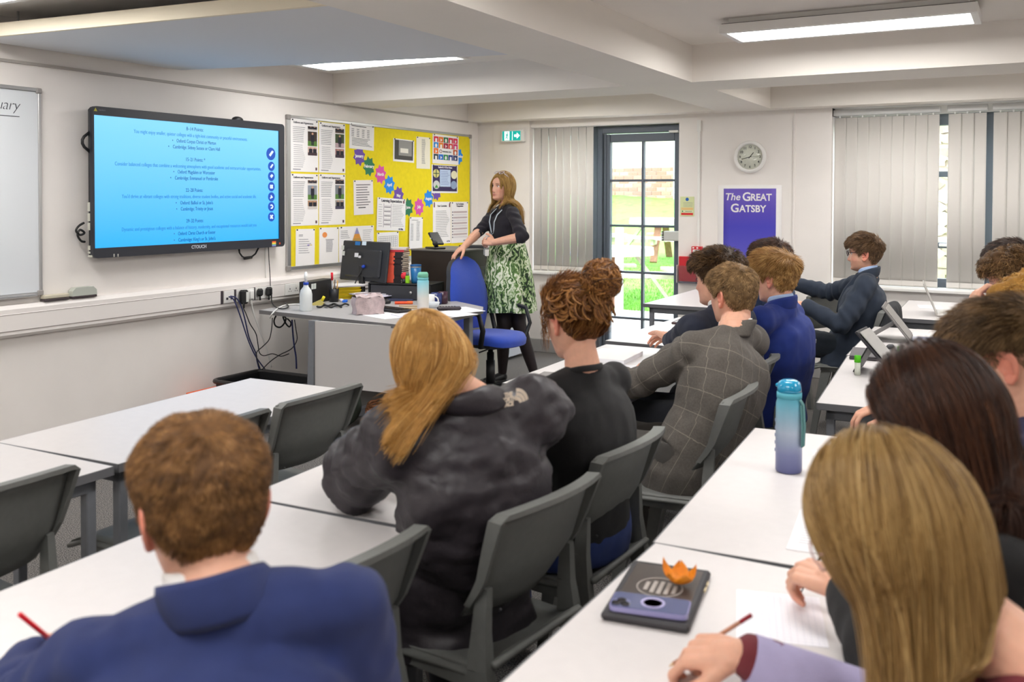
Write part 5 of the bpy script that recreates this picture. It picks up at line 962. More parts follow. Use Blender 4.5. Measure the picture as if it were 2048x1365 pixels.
# ================================================================ THINGS ON THE PUPILS' TABLES
TZ = .7305
def tb(px, py, z=TZ): return onz(px, py, z)
t = thing('smartphone', 'dark navy phone lying by the elbow of the girl in the puffer jacket', 'phone', (-1.675, 2.06, TZ), R(8)); G().box((0, 0, .0045), (.075, .155, .009), .003).obj('case', mat('phone_navy', srgb(44, 46, 66), .3), t)
for k in range(3): G().lathe([(0, .009), (.009, .009), (.009, .0115), (0, .0115)], (-.018+.018*(k % 2), .045-.02*k, 0), 12).obj('camera_lens', DARK, t)
G().box((.005, -.03, .0092), (.03, .012, .0006)).obj('sticker', C(150, 150, 170), t)
t = thing('laptop', 'closed grey laptop with a phone on it, in front of the girl with the bun', 'laptop', (-1.74, 3.615, TZ), R(8)); G().box((0, 0, .006), (.33, .22, .010), .004).obj('base', mat('space_grey', srgb(128, 122, 120), .4, .3), t); G().box((0, 0, .0150), (.33, .22, .007), .003).obj('lid', MATS['space_grey'], t)
t = thing('smartphone', 'black phone resting on the closed grey laptop', 'phone', (-1.67, 3.63, TZ+.0187), R(75)); G().box((0, 0, .005), (.075, .155, .010), .003).obj('case', mat('phone_black', srgb(30, 28, 32), .25), t); G().lathe([(0, .010), (.012, .010), (.012, .013), (0, .013)], (-.02, .055, 0), 12).obj('camera_lens', C(120, 130, 150, .2), t)
t = thing('stylus', 'white stylus lying in front of the closed laptop', 'stylus', (-1.72, 3.482, TZ+.006), R(6)); G().tube([(-.10, 0, 0), (.09, 0, 0), (.105, 0, 0)], [.0045, .0045, .001], 8).obj('barrel', WPLAS, t); G().tube([(-.06, .0, .005), (-.085, 0, .006)], .002, 6).obj('clip', ALU, t)
def pad(x, y, rz, lab, w_=.22, h_=.30, th=.02, c=(240, 240, 244)):
    t = thing('writing_pad', lab, 'notepad', (x, y, TZ), rz); G().b2(-w_/2, w_/2, -h_/2, h_/2, 0, th, .001).obj('pages', C(*c), t); G().b2(-w_/2, w_/2, -h_/2, h_/2, th, th+.001).obj('top_sheet', PAPER, t); return t
pad(-1.83, 4.27, R(4), 'thick white pad on the table in front of the boy with folded fingers')
sheet(0, 0, R(2), 'white sheet near the hand of the boy in the grey check blazer', .21, .297, base=Vector((-1.70, 3.98, TZ)), lines_=10)
sheet(0, 0, R(12), 'white sheet beyond the folded hands on the far part of the table', .21, .297, base=Vector((-1.62, 4.86, TZ+.0)), lines_=10)
a = tb(1336, 645); t = thing('tablet', 'tablet in a dark brown folding case with white sheet on the screen, before the door', 'tablet', (-1.90, 5.70, TZ), R(4)); G().box((0, 0, .006), (.22, .17, .012), .003).obj('case', mat('brown_leather', srgb(70, 46, 46), .5), t); G().box((-.01, 0, .0128), (.17, .15, .002)).obj('screen', C(216, 216, 224, .2), t); G().box((.095, 0, .0135), (.02, .15, .004), .001).obj('flap', BLACK, t)
p = Vector((-.625, 2.76, TZ)); t = thing('water_bottle', 'tall blue to purple ombre water bottle with a turquoise flip lid and strap', 'bottle', p, R(-20))
G().lathe([(0, 0), (.034, 0), (.0375, .005), (.0375, .20), (.034, .212), (.034, .216), (0, .216)], seg=32).obj('body', grad_mat('blue_purple', ((0, (88, 92, 140)), (.25, (120, 126, 168)), (.55, (176, 190, 208)), (1, (92, 178, 200)))), t)
G().lathe([(0, .216), (.0355, .216), (.0355, .232), (.031, .234), (0, .234)], seg=32).obj('neck_ring', C(92, 178, 196), t); G().lathe([(0, .234), (.034, .234), (.034, .244), (.030, .262), (.02, .268), (0, .269)], seg=32).obj('lid', mat('turquoise', srgb(20, 150, 196), .2, coat=.5), t); G().box((-.035, 0, .248), (.014, .022, .012), .004).obj('catch', MATS['turquoise'], t)
G().tube([(.036, 0, .215), (.045, .003, .20), (.049, .004, .14), (.047, .003, .085), (.043, .001, .08), (.045, 0, .14), (.040, 0, .20)], .0035, 6, r2=.009).obj('strap', C(92, 140, 140), t)
g = G(); [g.box((-.034*math.cos(.5)-.0038, -.034*math.sin(.5), .06+.022*k), (.003, .006, .009)) for k in range(5)]; o = g.obj('printed_scale', C(150, 160, 190), t); o['kind'] = 'stuff'
sheet(0, 0, R(18), 'white sheet right of the blue ombre bottle', .21, .297, base=Vector((-.47, 2.92, TZ)), lines_=14)
sheet(0, 0, R(6), 'white sheet on the table in front of the girl with dark hair', .21, .297, base=Vector((-.40, 2.30, TZ)), lines_=14)
# nearest table
TB = Vector((-.649, 1.753, TZ)); t = thing('tablet', 'black cased tablet face down on the nearest table, holding phone and orange peel', 'tablet', TB, R(9))
G().b2(-.083, .083, -.138, .138, 0, .016, .005).obj('case', mat('black_rubber', srgb(50, 48, 52), .55), t); bp_ = G().b2(-.070, .070, -.115, .122, .0155, .0168, .0005).obj('back_panel', mat('tablet_back', srgb(74, 66, 62), .3), t)
lg = G(); lg.tube([(.045*math.cos(a), .01+.045*math.sin(a), .0172) for a in np.linspace(0, 2*PI, 33)[:-1]], .0014, 6, close=True); 
for x, h in ((-.026, .05), (-.012, .07), (.002, .075), (.016, .07), (.03, .05)): lg.b2(x-.004, x+.004, .01-h/2*.8, .01+h/2*.8, .0168, .0174)
lg.obj('round_emblem', C(176, 168, 162), bp_)
for x, y in ((.096, .05), (.096, .08)): G().box((x-.012, y, .009), (.003, .02, .004)).obj('side_button', C(206, 190, 150), t)
RT = Matrix.Rotation(R(9), 3, 'Z')
t = thing('smartphone', 'lilac edged phone with a ring on its back, lying on the black tablet', 'phone', TB+RT @ Vector((.002, -.090, .0175)), R(102)); PH = mat('phone_lilac', srgb(150, 146, 196), .2, coat=.4); PB = mat('phone_back', srgb(92, 100, 140), .15, coat=.6)
G().prism(rrect(-.036, .036, -.074, .074, .012), 0, .009).obj('frame', PH, t); G().prism(rrect(-.034, .034, -.072, .072, .011), .009, .0098).obj('back_glass', PB, t)
G().lathe([(.018, .0098), (.023, .0098), (.023, .011), (.018, .011), (.018, .0098)], (0, -.005, 0), 32).obj('magnet_ring', C(190, 184, 226), t); cpz = G().prism(rrect(-.033, .0, .036, .070, .009), .0098, .0114).obj('camera_plate', C(120, 124, 160, .2), t)
for x, y in ((-.024, .061), (-.024, .044), (-.009, .053)): G().lathe([(0, .0114), (.0085, .0114), (.0085, .0132), (.0065, .0134), (0, .0126)], (x, y, 0), 16).obj('camera_lens', mat('lens', srgb(24, 24, 32), .1), cpz)
# orange peel
t = thing('orange_peel', 'curled piece of orange peel on the black tablet', 'peel', TB+RT @ Vector((.035, .035, .0172)), R(10)); OP = mat('orange_skin', srgb(236, 142, 20), .5, var=.12, scale=60, bump=.5, bscale=350)
g = G()
def lobe(az, L, w_, lift):
    ca, sa = math.cos(az), math.sin(az)
    def f(u, v):
        a = v*1.5; r_ = L*math.sin(a)/1.0; z = .004+lift*(1-math.cos(a)); yy = (u-.5)*2*w_*(math.sin(PI*min(1, .18+v*.8))+.15*math.sin(9*u+az)*.3); zz = z+.006*((u-.5)*2)**2
        return (ca*r_-sa*yy, sa*r_+ca*yy, zz)
    g.grid(f, 8, 9, th=(0, 0, .0028))
for az, L, w_, lift in ((.3, .034, .020, .034), (1.7, .030, .018, .030), (2.9, .036, .016, .040), (4.0, .026, .018, .020), (5.2, .030, .020, .022)): lobe(az, L, w_, lift)
g.obj('skin', OP, t)
a, b = tb(1466, 1180), tb(1467, 1276); t = thing('paper_sheet', 'white grid paper on the nearest table under the pencil', 'paper', (a+b)/2+Vector((.078, .022, 0)), R(15.8)); hy = .107
G().b2(-.075, .085, -hy, hy, 0, .0008).obj('sheet', C(246, 244, 250), t); g = G(); [g.b2(-.07, .08, -hy+.012*k, -hy+.012*k+.0006, .0008, .001) for k in range(1, 18)]; [g.b2(-.075+.012*k, -.075+.012*k+.0006, -hy, hy, .0008, .001) for k in range(1, 13)]; o = g.obj('grid_lines', C(214, 214, 226), t); o['kind'] = 'stuff'
sheet(0, 0, R(-25), 'white sheet under the writing hand of the boy in the navy blazer', .21, .25, base=Vector((-1.42, 1.10, TZ)), lines_=0)
# far right tables
t = thing('laptop', 'closed dark grey laptop on the table below the propped tablet', 'laptop', (-.695, 4.98, TZ), R(6)); G().box((0, 0, .007), (.25, .28, .012), .004).obj('base', mat('slate', srgb(92, 88, 92), .45), t); G().box((0, 0, .017), (.25, .28, .007), .003).obj('lid', MATS['slate'], t)
t = thing('tablet', 'tablet propped on a folding stand on the table right of the blue boy', 'tablet', (-.62, 4.55, TZ), R(-4)); M_ = Matrix.Rotation(R(42), 3, 'Y')
G().box((-.01, 0, .10), (.012, .20, .24), .003, M_.inverted()).obj('case', DARK, t); G().box((.0, 0, .108), (.004, .18, .215), .0, M_.inverted()).obj('screen', mat('tablet_screen', srgb(188, 186, 182), .2), t); G().bar((-.10, 0, .004), (-.04, 0, .12), .18, .006, up=(1, 0, 0)).obj('stand_flap', BLACK, t)
t = thing('hybrid_laptop', 'grey hybrid laptop with kickstand and keyboard on the third table of the right row', 'laptop', (-.70, 5.62, TZ), R(4)); M_ = Matrix.Rotation(R(-38), 3, 'Y')
G().box((.02, 0, .105), (.010, .29, .24), .003, M_).obj('case', mat('hybrid_grey', srgb(120, 116, 114), .4), t); G().box((.027, 0, .108), (.003, .265, .21), 0, M_).obj('screen', C(150, 146, 142, .25), t); G().bar((-.14, 0, .003), (.005, 0, .10), .26, .004, up=(1, 0, 0)).obj('kickstand', MATS['hybrid_grey'], t); k_ = G().box((.19, 0, .004), (.20, .29, .006), .002).obj('keyboard', C(176, 178, 190), t)
g = G(); [g.box((.13+.022*i, -.125+.021*j, .008), (.017, .017, .002)) for i in range(4) for j in range(13)]; o = g.obj('keys', C(150, 158, 184), k_); o['kind'] = 'stuff'
t = thing('smartphone', 'phone in a red case on the table in front of the hybrid laptop', 'phone', (-.52, 5.34, TZ), R(96)); G().box((0, 0, .006), (.078, .16, .012), .003).obj('case', C(150, 50, 58, .4), t); G().box((0, 0, .0125), (.07, .15, .002)).obj('screen', C(96, 92, 100, .15), t)
for k, (x, y, lab) in enumerate(((-.565, 4.79, 'glue stick with a green cap right of the propped tablet'), (-.70, 4.42, 'glue stick with a green cap lying behind the propped tablet'))):
    t = thing('glue_stick', lab, 'glue stick', (x, y, TZ)); G().lathe([(0, 0), (.013, 0), (.013, .06), (0, .06)], seg=16).obj('tube', C(226, 232, 216), t); G().lathe([(0, .058), (.0145, .058), (.0145, .088), (0, .09)], seg=16).obj('cap', C(90, 206, 20), t)
t = thing('mouse', 'small grey mouse on the table between the two laptops', 'mouse', (-.67, 5.26, TZ), R(60)); G().sphere((0, 0, .010), (.03, .018, .018), 12, 8).obj('shell', DARK, t); G().sphere((.012, 0, .024), (.006, .003, .004), 8, 6).obj('scroll_wheel', ALU, t)
sheet(0, 0, R(30), 'white sheet lying at the front of the third right row table', .21, .297, base=Vector((-.46, 4.98, TZ)), lines_=12); sheet(0, 0, R(80), 'white sheet behind the red phone', .21, .297, base=Vector((-.42, 5.18, TZ)), lines_=12)
t = thing('laptop', 'open silver laptop on the window table, seen from behind its lid', 'laptop', (-.60, 7.02, TZ), R(6)); SILV = mat('silver_alu', srgb(196, 192, 188), .35, .35)
G().box((.11, 0, .008), (.22, .31, .014), .004).obj('base', SILV, t); G().box((-.045, 0, .115), (.007, .31, .225), .003, Matrix.Rotation(R(-22), 3, 'Y')).obj('lid', SILV, t)
sheet(0, 0, R(10), 'white sheet left of the silver laptop', .16, .22, base=Vector((-.68, 7.45, TZ)))
for k, (x, y, lab) in enumerate(((-.845, 6.80, 'metal bolt of the table clamp at the window table corner'), (-.85, 6.72, 'second metal bolt of the clamp at the window table corner'))): t = G().lathe([(0, 0), (.012, 0), (.012, .012), (.006, .02), (.010, .032), (0, .034)], seg=12).obj('clamp_bolt', ALU, None, (x, y, TZ)); tag(t, lab, 'bolt')
# jacket hung on a chair and pens in hand are built with the people
# ================================================================ PEOPLE
def vnoise(P, seed=0):
    P = np.asarray(P, float); I = np.floor(P).astype(np.int64); Fp = P-I; Fp = Fp*Fp*(3-2*Fp); out = 0
    for dx in (0, 1):
        for dy in (0, 1):
            for dz in (0, 1):
                h = ((I[:, 0]+dx)*374761393+(I[:, 1]+dy)*668265263+(I[:, 2]+dz)*2147483647+seed*144665) & 0x7fffffff
                h = ((h ^ (h >> 13))*1274126177) & 0x7fffffff; h = (h ^ (h >> 16)) & 0xffff
                out = out+(h/32767.5-1)*(Fp[:, 0] if dx else 1-Fp[:, 0])*(Fp[:, 1] if dy else 1-Fp[:, 1])*(Fp[:, 2] if dz else 1-Fp[:, 2])
    return out
def fbm(P, sc, seed=0, oct=3):
    v = 0; a = 1
    for k in range(oct): v = v+a*vnoise(np.asarray(P)*sc*(2**k), seed+k*17); a *= .5
    return v
def rc(g, p0, r0, p1, r1, seg=12):
    p0, p1 = Vector(p0), Vector(p1); g.sphere(p0, r0, seg, 8); g.sphere(p1, r1, seg, 8)
    if (p1-p0).length > 1e-4: g.tube([p0, p1], [r0, r1], seg)
def chain(g, pts, rs, seg=12):
    for i in range(len(pts)-1): rc(g, pts[i], rs[i], pts[i+1], rs[i+1], seg)
def loft(g, secs, seg=24, sq=.85):   # secs: (centre, lateral axis, depth axis, halfwidth, halfdepth); closed with end caps
    vs = []; fs = []; n = len(secs)
    for (c, l, d, a, b) in secs:
        for k in range(seg):
            th = 2*PI*k/seg; x = math.copysign(abs(math.cos(th))**sq, math.cos(th)); y = math.copysign(abs(math.sin(th))**sq, math.sin(th)); vs.append(Vector(c)+Vector(l)*a*x+Vector(d)*b*y)
    for i in range(n-1):
        for k in range(seg): fs.append((i*seg+k, i*seg+(k+1) % seg, (i+1)*seg+(k+1) % seg, (i+1)*seg+k))
    fs.append(tuple(range(seg))[::-1]); fs.append(tuple((n-1)*seg+k for k in range(seg))); g.add(vs, fs, True)
def remesh(g, vox, smooth=4, fac=.5):
    me = g.mesh('clay'); o = bpy.data.objects.new('clay', me); COL.objects.link(o)
    m = o.modifiers.new('r', 'REMESH'); m.mode = 'VOXEL'; m.voxel_size = vox; m.use_smooth_shade = True
    if smooth: s_ = o.modifiers.new('s', 'SMOOTH'); s_.iterations = smooth; s_.factor = fac
    bpy.context.view_layer.update(); dg = bpy.context.evaluated_depsgraph_get(); out = bpy.data.meshes.new_from_object(o.evaluated_get(dg)); bpy.data.objects.remove(o); bpy.data.meshes.remove(me)
    return out
def mco(me):
    a = np.empty(len(me.vertices)*3); me.vertices.foreach_get('co', a); return a.reshape(-1, 3)
def mno(me):
    a = np.empty(len(me.vertices)*3); me.vertex_normals.foreach_get('vector', a); return a.reshape(-1, 3)
def setco(me, a): me.vertices.foreach_set('co', np.asarray(a, float).ravel()); me.update()
def vcol(me, col):
    a = me.color_attributes.new('Col', 'FLOAT_COLOR', 'POINT'); a.data.foreach_set('color', np.concatenate([col, np.ones((len(col), 1))], 1).ravel())
# ---- head
ZT = np.array([-.118, -.112, -.104, -.092, -.078, -.066, -.05, -.03, -.01, .01, .03, .05, .07, .09, .105, .114, .118])
XFt = np.array([.040, .066, .078, .081, .079, .080, .081, .082, .083, .086, .091, .091, .083, .064, .042, .02, 0])
XBt = np.array([.00, -.012, -.022, -.035, -.048, -.060, -.074, -.087, -.096, -.103, -.106, -.103, -.093, -.074, -.050, -.022, 0])
WTt = np.array([.012, .028, .040, .051, .058, .062, .066, .070, .073, .075, .077, .077, .072, .059, .041, .02, 0])
def head_geo(nose=1., jaw=1., nth=72, nz=64, features=True):
    g = G(); zs = -.118+.236*(.5-.5*np.cos(np.linspace(0, PI, nz))); th = np.linspace(0, 2*PI, nth+1)[:-1]
    xf, xb, wt = np.interp(zs, ZT, XFt), np.interp(zs, ZT, XBt), np.interp(zs, ZT, WTt)
    wt = wt*np.where(zs < -.04, jaw+(1-jaw)*np.clip((zs+.118)/.078, 0, 1), 1)
    c, s_ = np.cos(th), np.sin(th); cp = np.sign(c)*np.abs(c)**.82; sp = np.sign(s_)*np.abs(s_)**.88; V = []
    for i in range(nz):
        xc = np.clip(-.01, xb[i], xf[i]); x = xc+np.where(c > 0, (xf[i]-xc)*cp, (xc-xb[i])*cp); y = wt[i]*sp; z = np.full(nth, zs[i])
        if features:
            F = (c > -.1)*1.; Gs = lambda u, q: np.exp(-(u/q)**2)
            A = np.interp(zs[i], [-.060, -.053, -.045, -.037, -.02, .0, .022], [0, .013, .025, .024, .015, .007, 0])*nose; sg = np.interp(zs[i], [-.06, -.045, -.03, 0, .02], [.015, .0145, .011, .008, .007])
            x = x+F*A*Gs(y, sg); ya = np.abs(y)
            x = x-F*.009*Gs(ya-.032, .015)*Gs(zs[i]-.002, .011)+F*.004*Gs(ya-.028, .02)*Gs(zs[i]-.021, .008)+F*.004*Gs(ya-.042, .018)*Gs(zs[i]+.03, .02)
            x = x+F*(.0055*Gs(y, .02)*Gs(zs[i]+.0655, .0045)+.0065*Gs(y, .017)*Gs(zs[i]+.077, .005)-.004*Gs(y, .022)*Gs(zs[i]+.0712, .0022)-.004*Gs(y, .02)*Gs(zs[i]+.0865, .005)+.006*Gs(y, .018)*Gs(zs[i]+.101, .010))
            x = x-F*.002*Gs(y, .004)*Gs(zs[i]+.059, .004)
        V += list(zip(x, y, z))
    fs = []
    for i in range(nz-1):
        for k in range(nth): fs.append((i*nth+k, i*nth+(k+1) % nth, (i+1)*nth+(k+1) % nth, (i+1)*nth+k))
    fs.append(tuple(range(nth))[::-1]); fs.append(tuple((nz-1)*nth+k for k in range(nth))); g.add(V, fs, True); return g
HB = head_geo(features=False); BV = BVHTree.FromPolygons([Vector(v) for v in HB.v], HB.f)
C0 = Vector((-.012, 0, .012))
def surf(d):
    h = BV.ray_cast(C0+d*.3, -d)
    return (h[0], h[1]) if h[0] is not None else (C0+d*.08, d)
def ear_geo(g, sy, sc=1.):
    path = [(.006, .012), (.010, .022), (.004, .031), (-.008, .034), (-.019, .028), (-.025, .014), (-.024, -.002), (-.018, -.016), (-.010, -.026), (-.001, -.032), (.006, -.028), (.007, -.018)]
    def P(x, z, o=0): return Vector((-.012+x*sc, sy*(.0725+(-x+.008)*.42*sc+o), -.010+z*sc))
    g.tube([P(x, z) for x, z in path], [.0035, .0045, .005, .005, .005, .0048, .0046, .0046, .005, .006, .0055, .004], 8)
    g.tube([P(x*.62-.003, z*.66+.002, -.001) for x, z in path[1:8]], .0034, 6)
    g.add([P(x*.98, z*.98, -.004) for x, z in path]+[P(x*.98, z*.98, -.009) for x, z in path], [tuple(range(12)), tuple(range(12, 24))[::-1]]+[(i, 12+i, 12+(i+1) % 12, (i+1) % 12) for i in range(12)])
    g.tube([P(.008, -.004), P(.005, -.012)], .0048, 6); g.sphere(P(-.002, -.026), (.007, .0045, .009), 8, 6)
SKINM = mat('skin', (.8, .5, .4), .5, vcol=True, var=.06, scale=60, bump=.12, bscale=500, spec=.4)
b_ = SKINM.node_tree.nodes['Principled BSDF']; b_.inputs['Subsurface Weight'].default_value = .12; b_.inputs['Subsurface Radius'].default_value = (.012, .004, .002)
SKIN = np.array(srgb(226, 172, 146)); PINK = np.array(srgb(222, 138, 118)); LIPS = np.array(srgb(190, 104, 98))
def skin_cols(L, brow=(90, 66, 48), stub=0., tone=1.):
    col = np.tile(SKIN*tone, (len(L), 1)); x, y, z = L[:, 0], L[:, 1], L[:, 2]; ya = np.abs(y); Gs = lambda u, q: np.exp(-(u/q)**2)
    def mixc(w, c): nonlocal col; w = np.clip(w, 0, 1)[:, None]; col = col*(1-w)+np.array(c)*w
    front = (x > .03)*1.
    mixc(.45*front*Gs(ya-.045, .02)*Gs(z+.035, .022), PINK); mixc(.5*(x > .09)*Gs(y, .02)*Gs(z+.045, .015), PINK); mixc(.75*(ya > .073)*(np.abs(z+.012) < .05)*(np.abs(x+.015) < .045), np.array(srgb(226, 134, 112)))
    mixc(.9*front*(x > .06)*Gs(y, .022)*(np.exp(-((z+.0665)/.0045)**2)+np.exp(-((z+.0765)/.005)**2)), LIPS); mixc(.8*(x > .06)*Gs(y, .022)*Gs(z+.0712, .002), np.array(srgb(120, 60, 56)))
    mixc(.85*front*np.clip(1-np.abs(ya-.032)/.02, 0, 1)**.4*Gs(z-.0205+.006*(ya-.032)/.02*0, .0042), np.array(srgb(*brow))); mixc(.5*front*Gs(ya-.032, .017)*Gs(z-.004, .009), np.array(srgb(150, 92, 80))); mixc(.75*front*np.clip(1-np.abs(ya-.032)/.017, 0, 1)**.5*Gs(z-.007, .0035), np.array(srgb(70, 44, 38))); mixc(.6*front*(x > .08)*Gs(ya-.008, .005)*Gs(z+.053, .004), np.array(srgb(120, 66, 58)))
    if stub: mixc(stub*(z < -.045)*(ya > .012), np.array(srgb(150, 108, 88)))
    return col
# ---- hands
def hand_geo(g, wrist, fwd, dors, side, curl=(25, 35, 25), spread=4., thumb=(20, 25, 20), sc=1., per=None, splay=None):
    f = Vector(fwd).normalized(); d = Vector(dors); d = (d-f*d.dot(f)).normalized(); t = d.cross(f)*side      # t: towards the thumb
    wrist = Vector(wrist); P = lambda x, y, z: wrist+f*(x*sc)+t*(y*sc)+d*(z*sc)
    g.sphere(P(0, 0, 0), .026*sc, 12, 8); chain(g, [P(0, 0, 0), P(.03, .003, 0)], [.024*sc, .024*sc])
    for (y, x1, r_) in ((.028, .086, .0125), (.010, .090, .0125), (-.010, .086, .012), (-.028, .079, .011)): chain(g, [P(.012, y*.55, 0), P(x1*.55, y*.9, .002), P(x1, y, 0)], [.017*sc, .0145*sc, r_*sc], 10)
    tips = []
    for k, (y, x1, ls, r0) in enumerate(((.029, .088, (.042, .026, .022), .0098), (.010, .092, (.046, .029, .024), .0100), (-.010, .088, (.042, .027, .023), .0096), (-.028, .080, (.033, .021, .020), .0086))):
        cu = (per[k] if per else curl); a = 0; p = P(x1, y, 0); sp = R((1.4-k)*spread if splay is None else splay[k]); pts = [p]; rr = [r0*sc]
        for j in range(3):
            a += R(cu[j]); dv = (f*math.cos(sp)+t*math.sin(sp))*math.cos(a)-d*math.sin(a); p = p+dv*ls[j]*sc; pts.append(p); rr.append(r0*sc*(.94, .86, .72)[j])
        chain(g, pts, rr, 9); tips.append((pts[-1], pts[-2]))
    a1, a2, a3 = thumb; p = P(.022, .026, -.006); pts = [P(.008, .012, -.004), p]; rr = [.016*sc, .0155*sc]; ang = R(48-a1*.3); dn = R(a1)
    for j, (ln, r_) in enumerate(((.042, .0128), (.032, .0112), (.026, .0085))):
        dv = f*math.cos(ang)*math.cos(dn)+t*math.sin(ang)*math.cos(dn)-d*math.sin(dn); p = p+dv*ln*sc; pts.append(p); rr.append(r_*sc); ang -= R((a2, a3, 0)[j]); 
    chain(g, pts, rr, 9); tips.append((pts[-1], pts[-2])); return tips
def ik(S, W_, l1, l2, pole):
    S, W_ = Vector(S), Vector(W_); d = W_-S; L = min(d.length, (l1+l2)*.995); u = d.normalized(); a = (l1*l1-l2*l2+L*L)/(2*L); h = math.sqrt(max(0, l1*l1-a*a)); p = Vector(pole); p = (p-u*p.dot(u)).normalized()
    return S+u*a+p*h, S+u*L
# ---- hair
def hairmat(name, dark, mid, light, rough=.42):
    m = mat('hair_'+name, srgb(*mid), rough, spec=.3); n_, l_, b_ = nodes_of(m)
    if any(n.bl_idname == 'ShaderNodeAttribute' for n in n_): return m
    rp = n_.new('ShaderNodeValToRGB'); e_ = rp.color_ramp.elements; e_[0].position = .0; e_[0].color = (*srgb(*dark), 1); e_[1].position = 1; e_[1].color = (*srgb(*light), 1)
    for ps, w_ in ((.45, 0), (.75, .35)): q = e_.new(ps); q.color = (*[a*(1-w_)+b*w_ for a, b in zip(srgb(*mid), srgb(*light))], 1)
    at = n_.new('ShaderNodeAttribute'); at.attribute_name = 'tint'; l_.new(at.outputs['Fac'], rp.inputs[0]); l_.new(rp.outputs[0], b_.inputs['Base Color'])
    u = mat('hairbase_'+name, tuple(.5*a+.5*b for a, b in zip(srgb(*dark), srgb(*mid))), .6, var=.25, scale=60, bump=.5, bscale=160, spec=.2); m['under'] = u.name; return m
def under(m): return bpy.data.materials[m['under']]
def strands(name, P, rad, m, parent, taper=True, tint=None):
    N, K, _ = P.shape; hc = bpy.data.hair_curves.new(name); hc.add_curves([K]*N); hc.attributes['position'].data.foreach_set('vector', np.asarray(P, np.float32).ravel())
    ra = hc.attributes.get('radius') or hc.attributes.new('radius', 'FLOAT', 'POINT'); t = np.linspace(0, 1, K); r_ = rad*(1-.75*t**2) if taper else np.full(K, rad); ra.data.foreach_set('value', np.tile(r_, N).astype(np.float32))
    tv = np.random.default_rng(N).uniform(0, 1, N) if tint is None else tint; hc.attributes.new('tint', 'FLOAT', 'CURVE').data.foreach_set('value', np.asarray(tv, np.float32)); hc.materials.append(m); o = bpy.data.objects.new(name, hc); COL.objects.link(o); o.parent = parent; o['kind'] = 'stuff'; return o
HL = {'male': ([0, 25, 45, 58, 72, 84, 100, 118, 140, 180], [.066, .066, .058, .030, -.006, .012, .024, -.025, -.060, -.072]),
      'fade': ([0, 25, 45, 58, 72, 84, 100, 118, 140, 180], [.060, .060, .055, .040, .028, .034, .040, .020, -.005, -.02]),
      'fringe': ([0, 25, 45, 58, 72, 84, 100, 118, 140, 180], [.040, .042, .044, .028, -.012, .012, .022, -.028, -.062, -.074]),
      'female': ([0, 25, 45, 58, 72, 84, 100, 118, 140, 180], [.072, .070, .058, .034, .008, .010, .0, -.035, -.06, -.07]),
      'full': ([0, 25, 45, 58, 72, 84, 100, 118, 140, 180], [.066, .062, .050, .030, .0, -.03, -.05, -.06, -.07, -.075])}
def az_dir(th, ph): return Vector((math.cos(th)*math.sin(ph), math.sin(th)*math.sin(ph), math.cos(ph)))
_capcache = {}
def cap_table(style):
    if style in _capcache: return _capcache[style]
    nt = 64; out = []
    for i in range(nt):
        th = -PI+2*PI*i/nt; zl = np.interp(abs(math.degrees(th)), *HL[style]); lo, hi = .02, 2.6
        for _ in range(18):
            m_ = (lo+hi)/2
            if surf(az_dir(th, m_))[0].z > zl: lo = m_
            else: hi = m_
        out.append(lo)
    _capcache[style] = np.array(out); return _capcache[style]
def phi_end(style, th): t = cap_table(style); n = len(t); x = ((th+PI)/(2*PI)*n) % n; i = int(x); return t[i % n]*(1-(x-i))+t[(i+1) % n]*(x-i)
def cap_geo(style, thick, seed=0, bumpy=.004, sc=38, npn=20, nth=64):
    """outer hair surface in head space; thick(th, s, p) -> metres"""
    P = []; 
    for j in range(npn+1):
        s_ = j/npn
        for i in range(nth):
            th = -PI+2*PI*i/nth; p, n = surf(az_dir(th, max(.02, phi_end(style, th)*s_))); t = thick(th, s_, p)*(1 if s_ < .86 else max(.05, (1-s_)/.14)**.6); P.append((p, (p-C0).normalized(), t))
    pts = np.array([q[0] for q in P]); nb = fbm(pts, sc, seed); g = G(); vs = [q[0]+q[1]*(q[2]*(1+0*k)+bumpy*nb[k]*min(1, q[2]/.008)) for k, q in enumerate(P)]; fs = []
    for j in range(npn):
        for i in range(nth): fs.append((j*nth+i, j*nth+(i+1) % nth, (j+1)*nth+(i+1) % nth, (j+1)*nth+i))
    base = len(vs); vs += [q[0]-q[1]*.004 for q in P[-nth:]]
    for i in range(nth): fs.append((base-nth+i, base-nth+(i+1) % nth, base+(i+1) % nth, base+i))
    vs.append(C0+Vector((0, 0, .03)))
    for i in range(nth): fs.append((base+i, base+(i+1) % nth, len(vs)-1))
    fs.append(tuple(range(nth))[::-1]); g.add(vs, [f[::-1] for f in fs], True); return g
def roots(style, n, rg, smin=0.):
    ths, ss = [], []
    while len(ths) < n:
        th = rg.uniform(-PI, PI); pe = phi_end(style, th); ph = math.acos(1-rg.uniform(0, 1)*(1-math.cos(2.4)))
        if ph < pe and ph/pe >= smin: ths.append(th); ss.append(ph/pe)
    return ths, ss
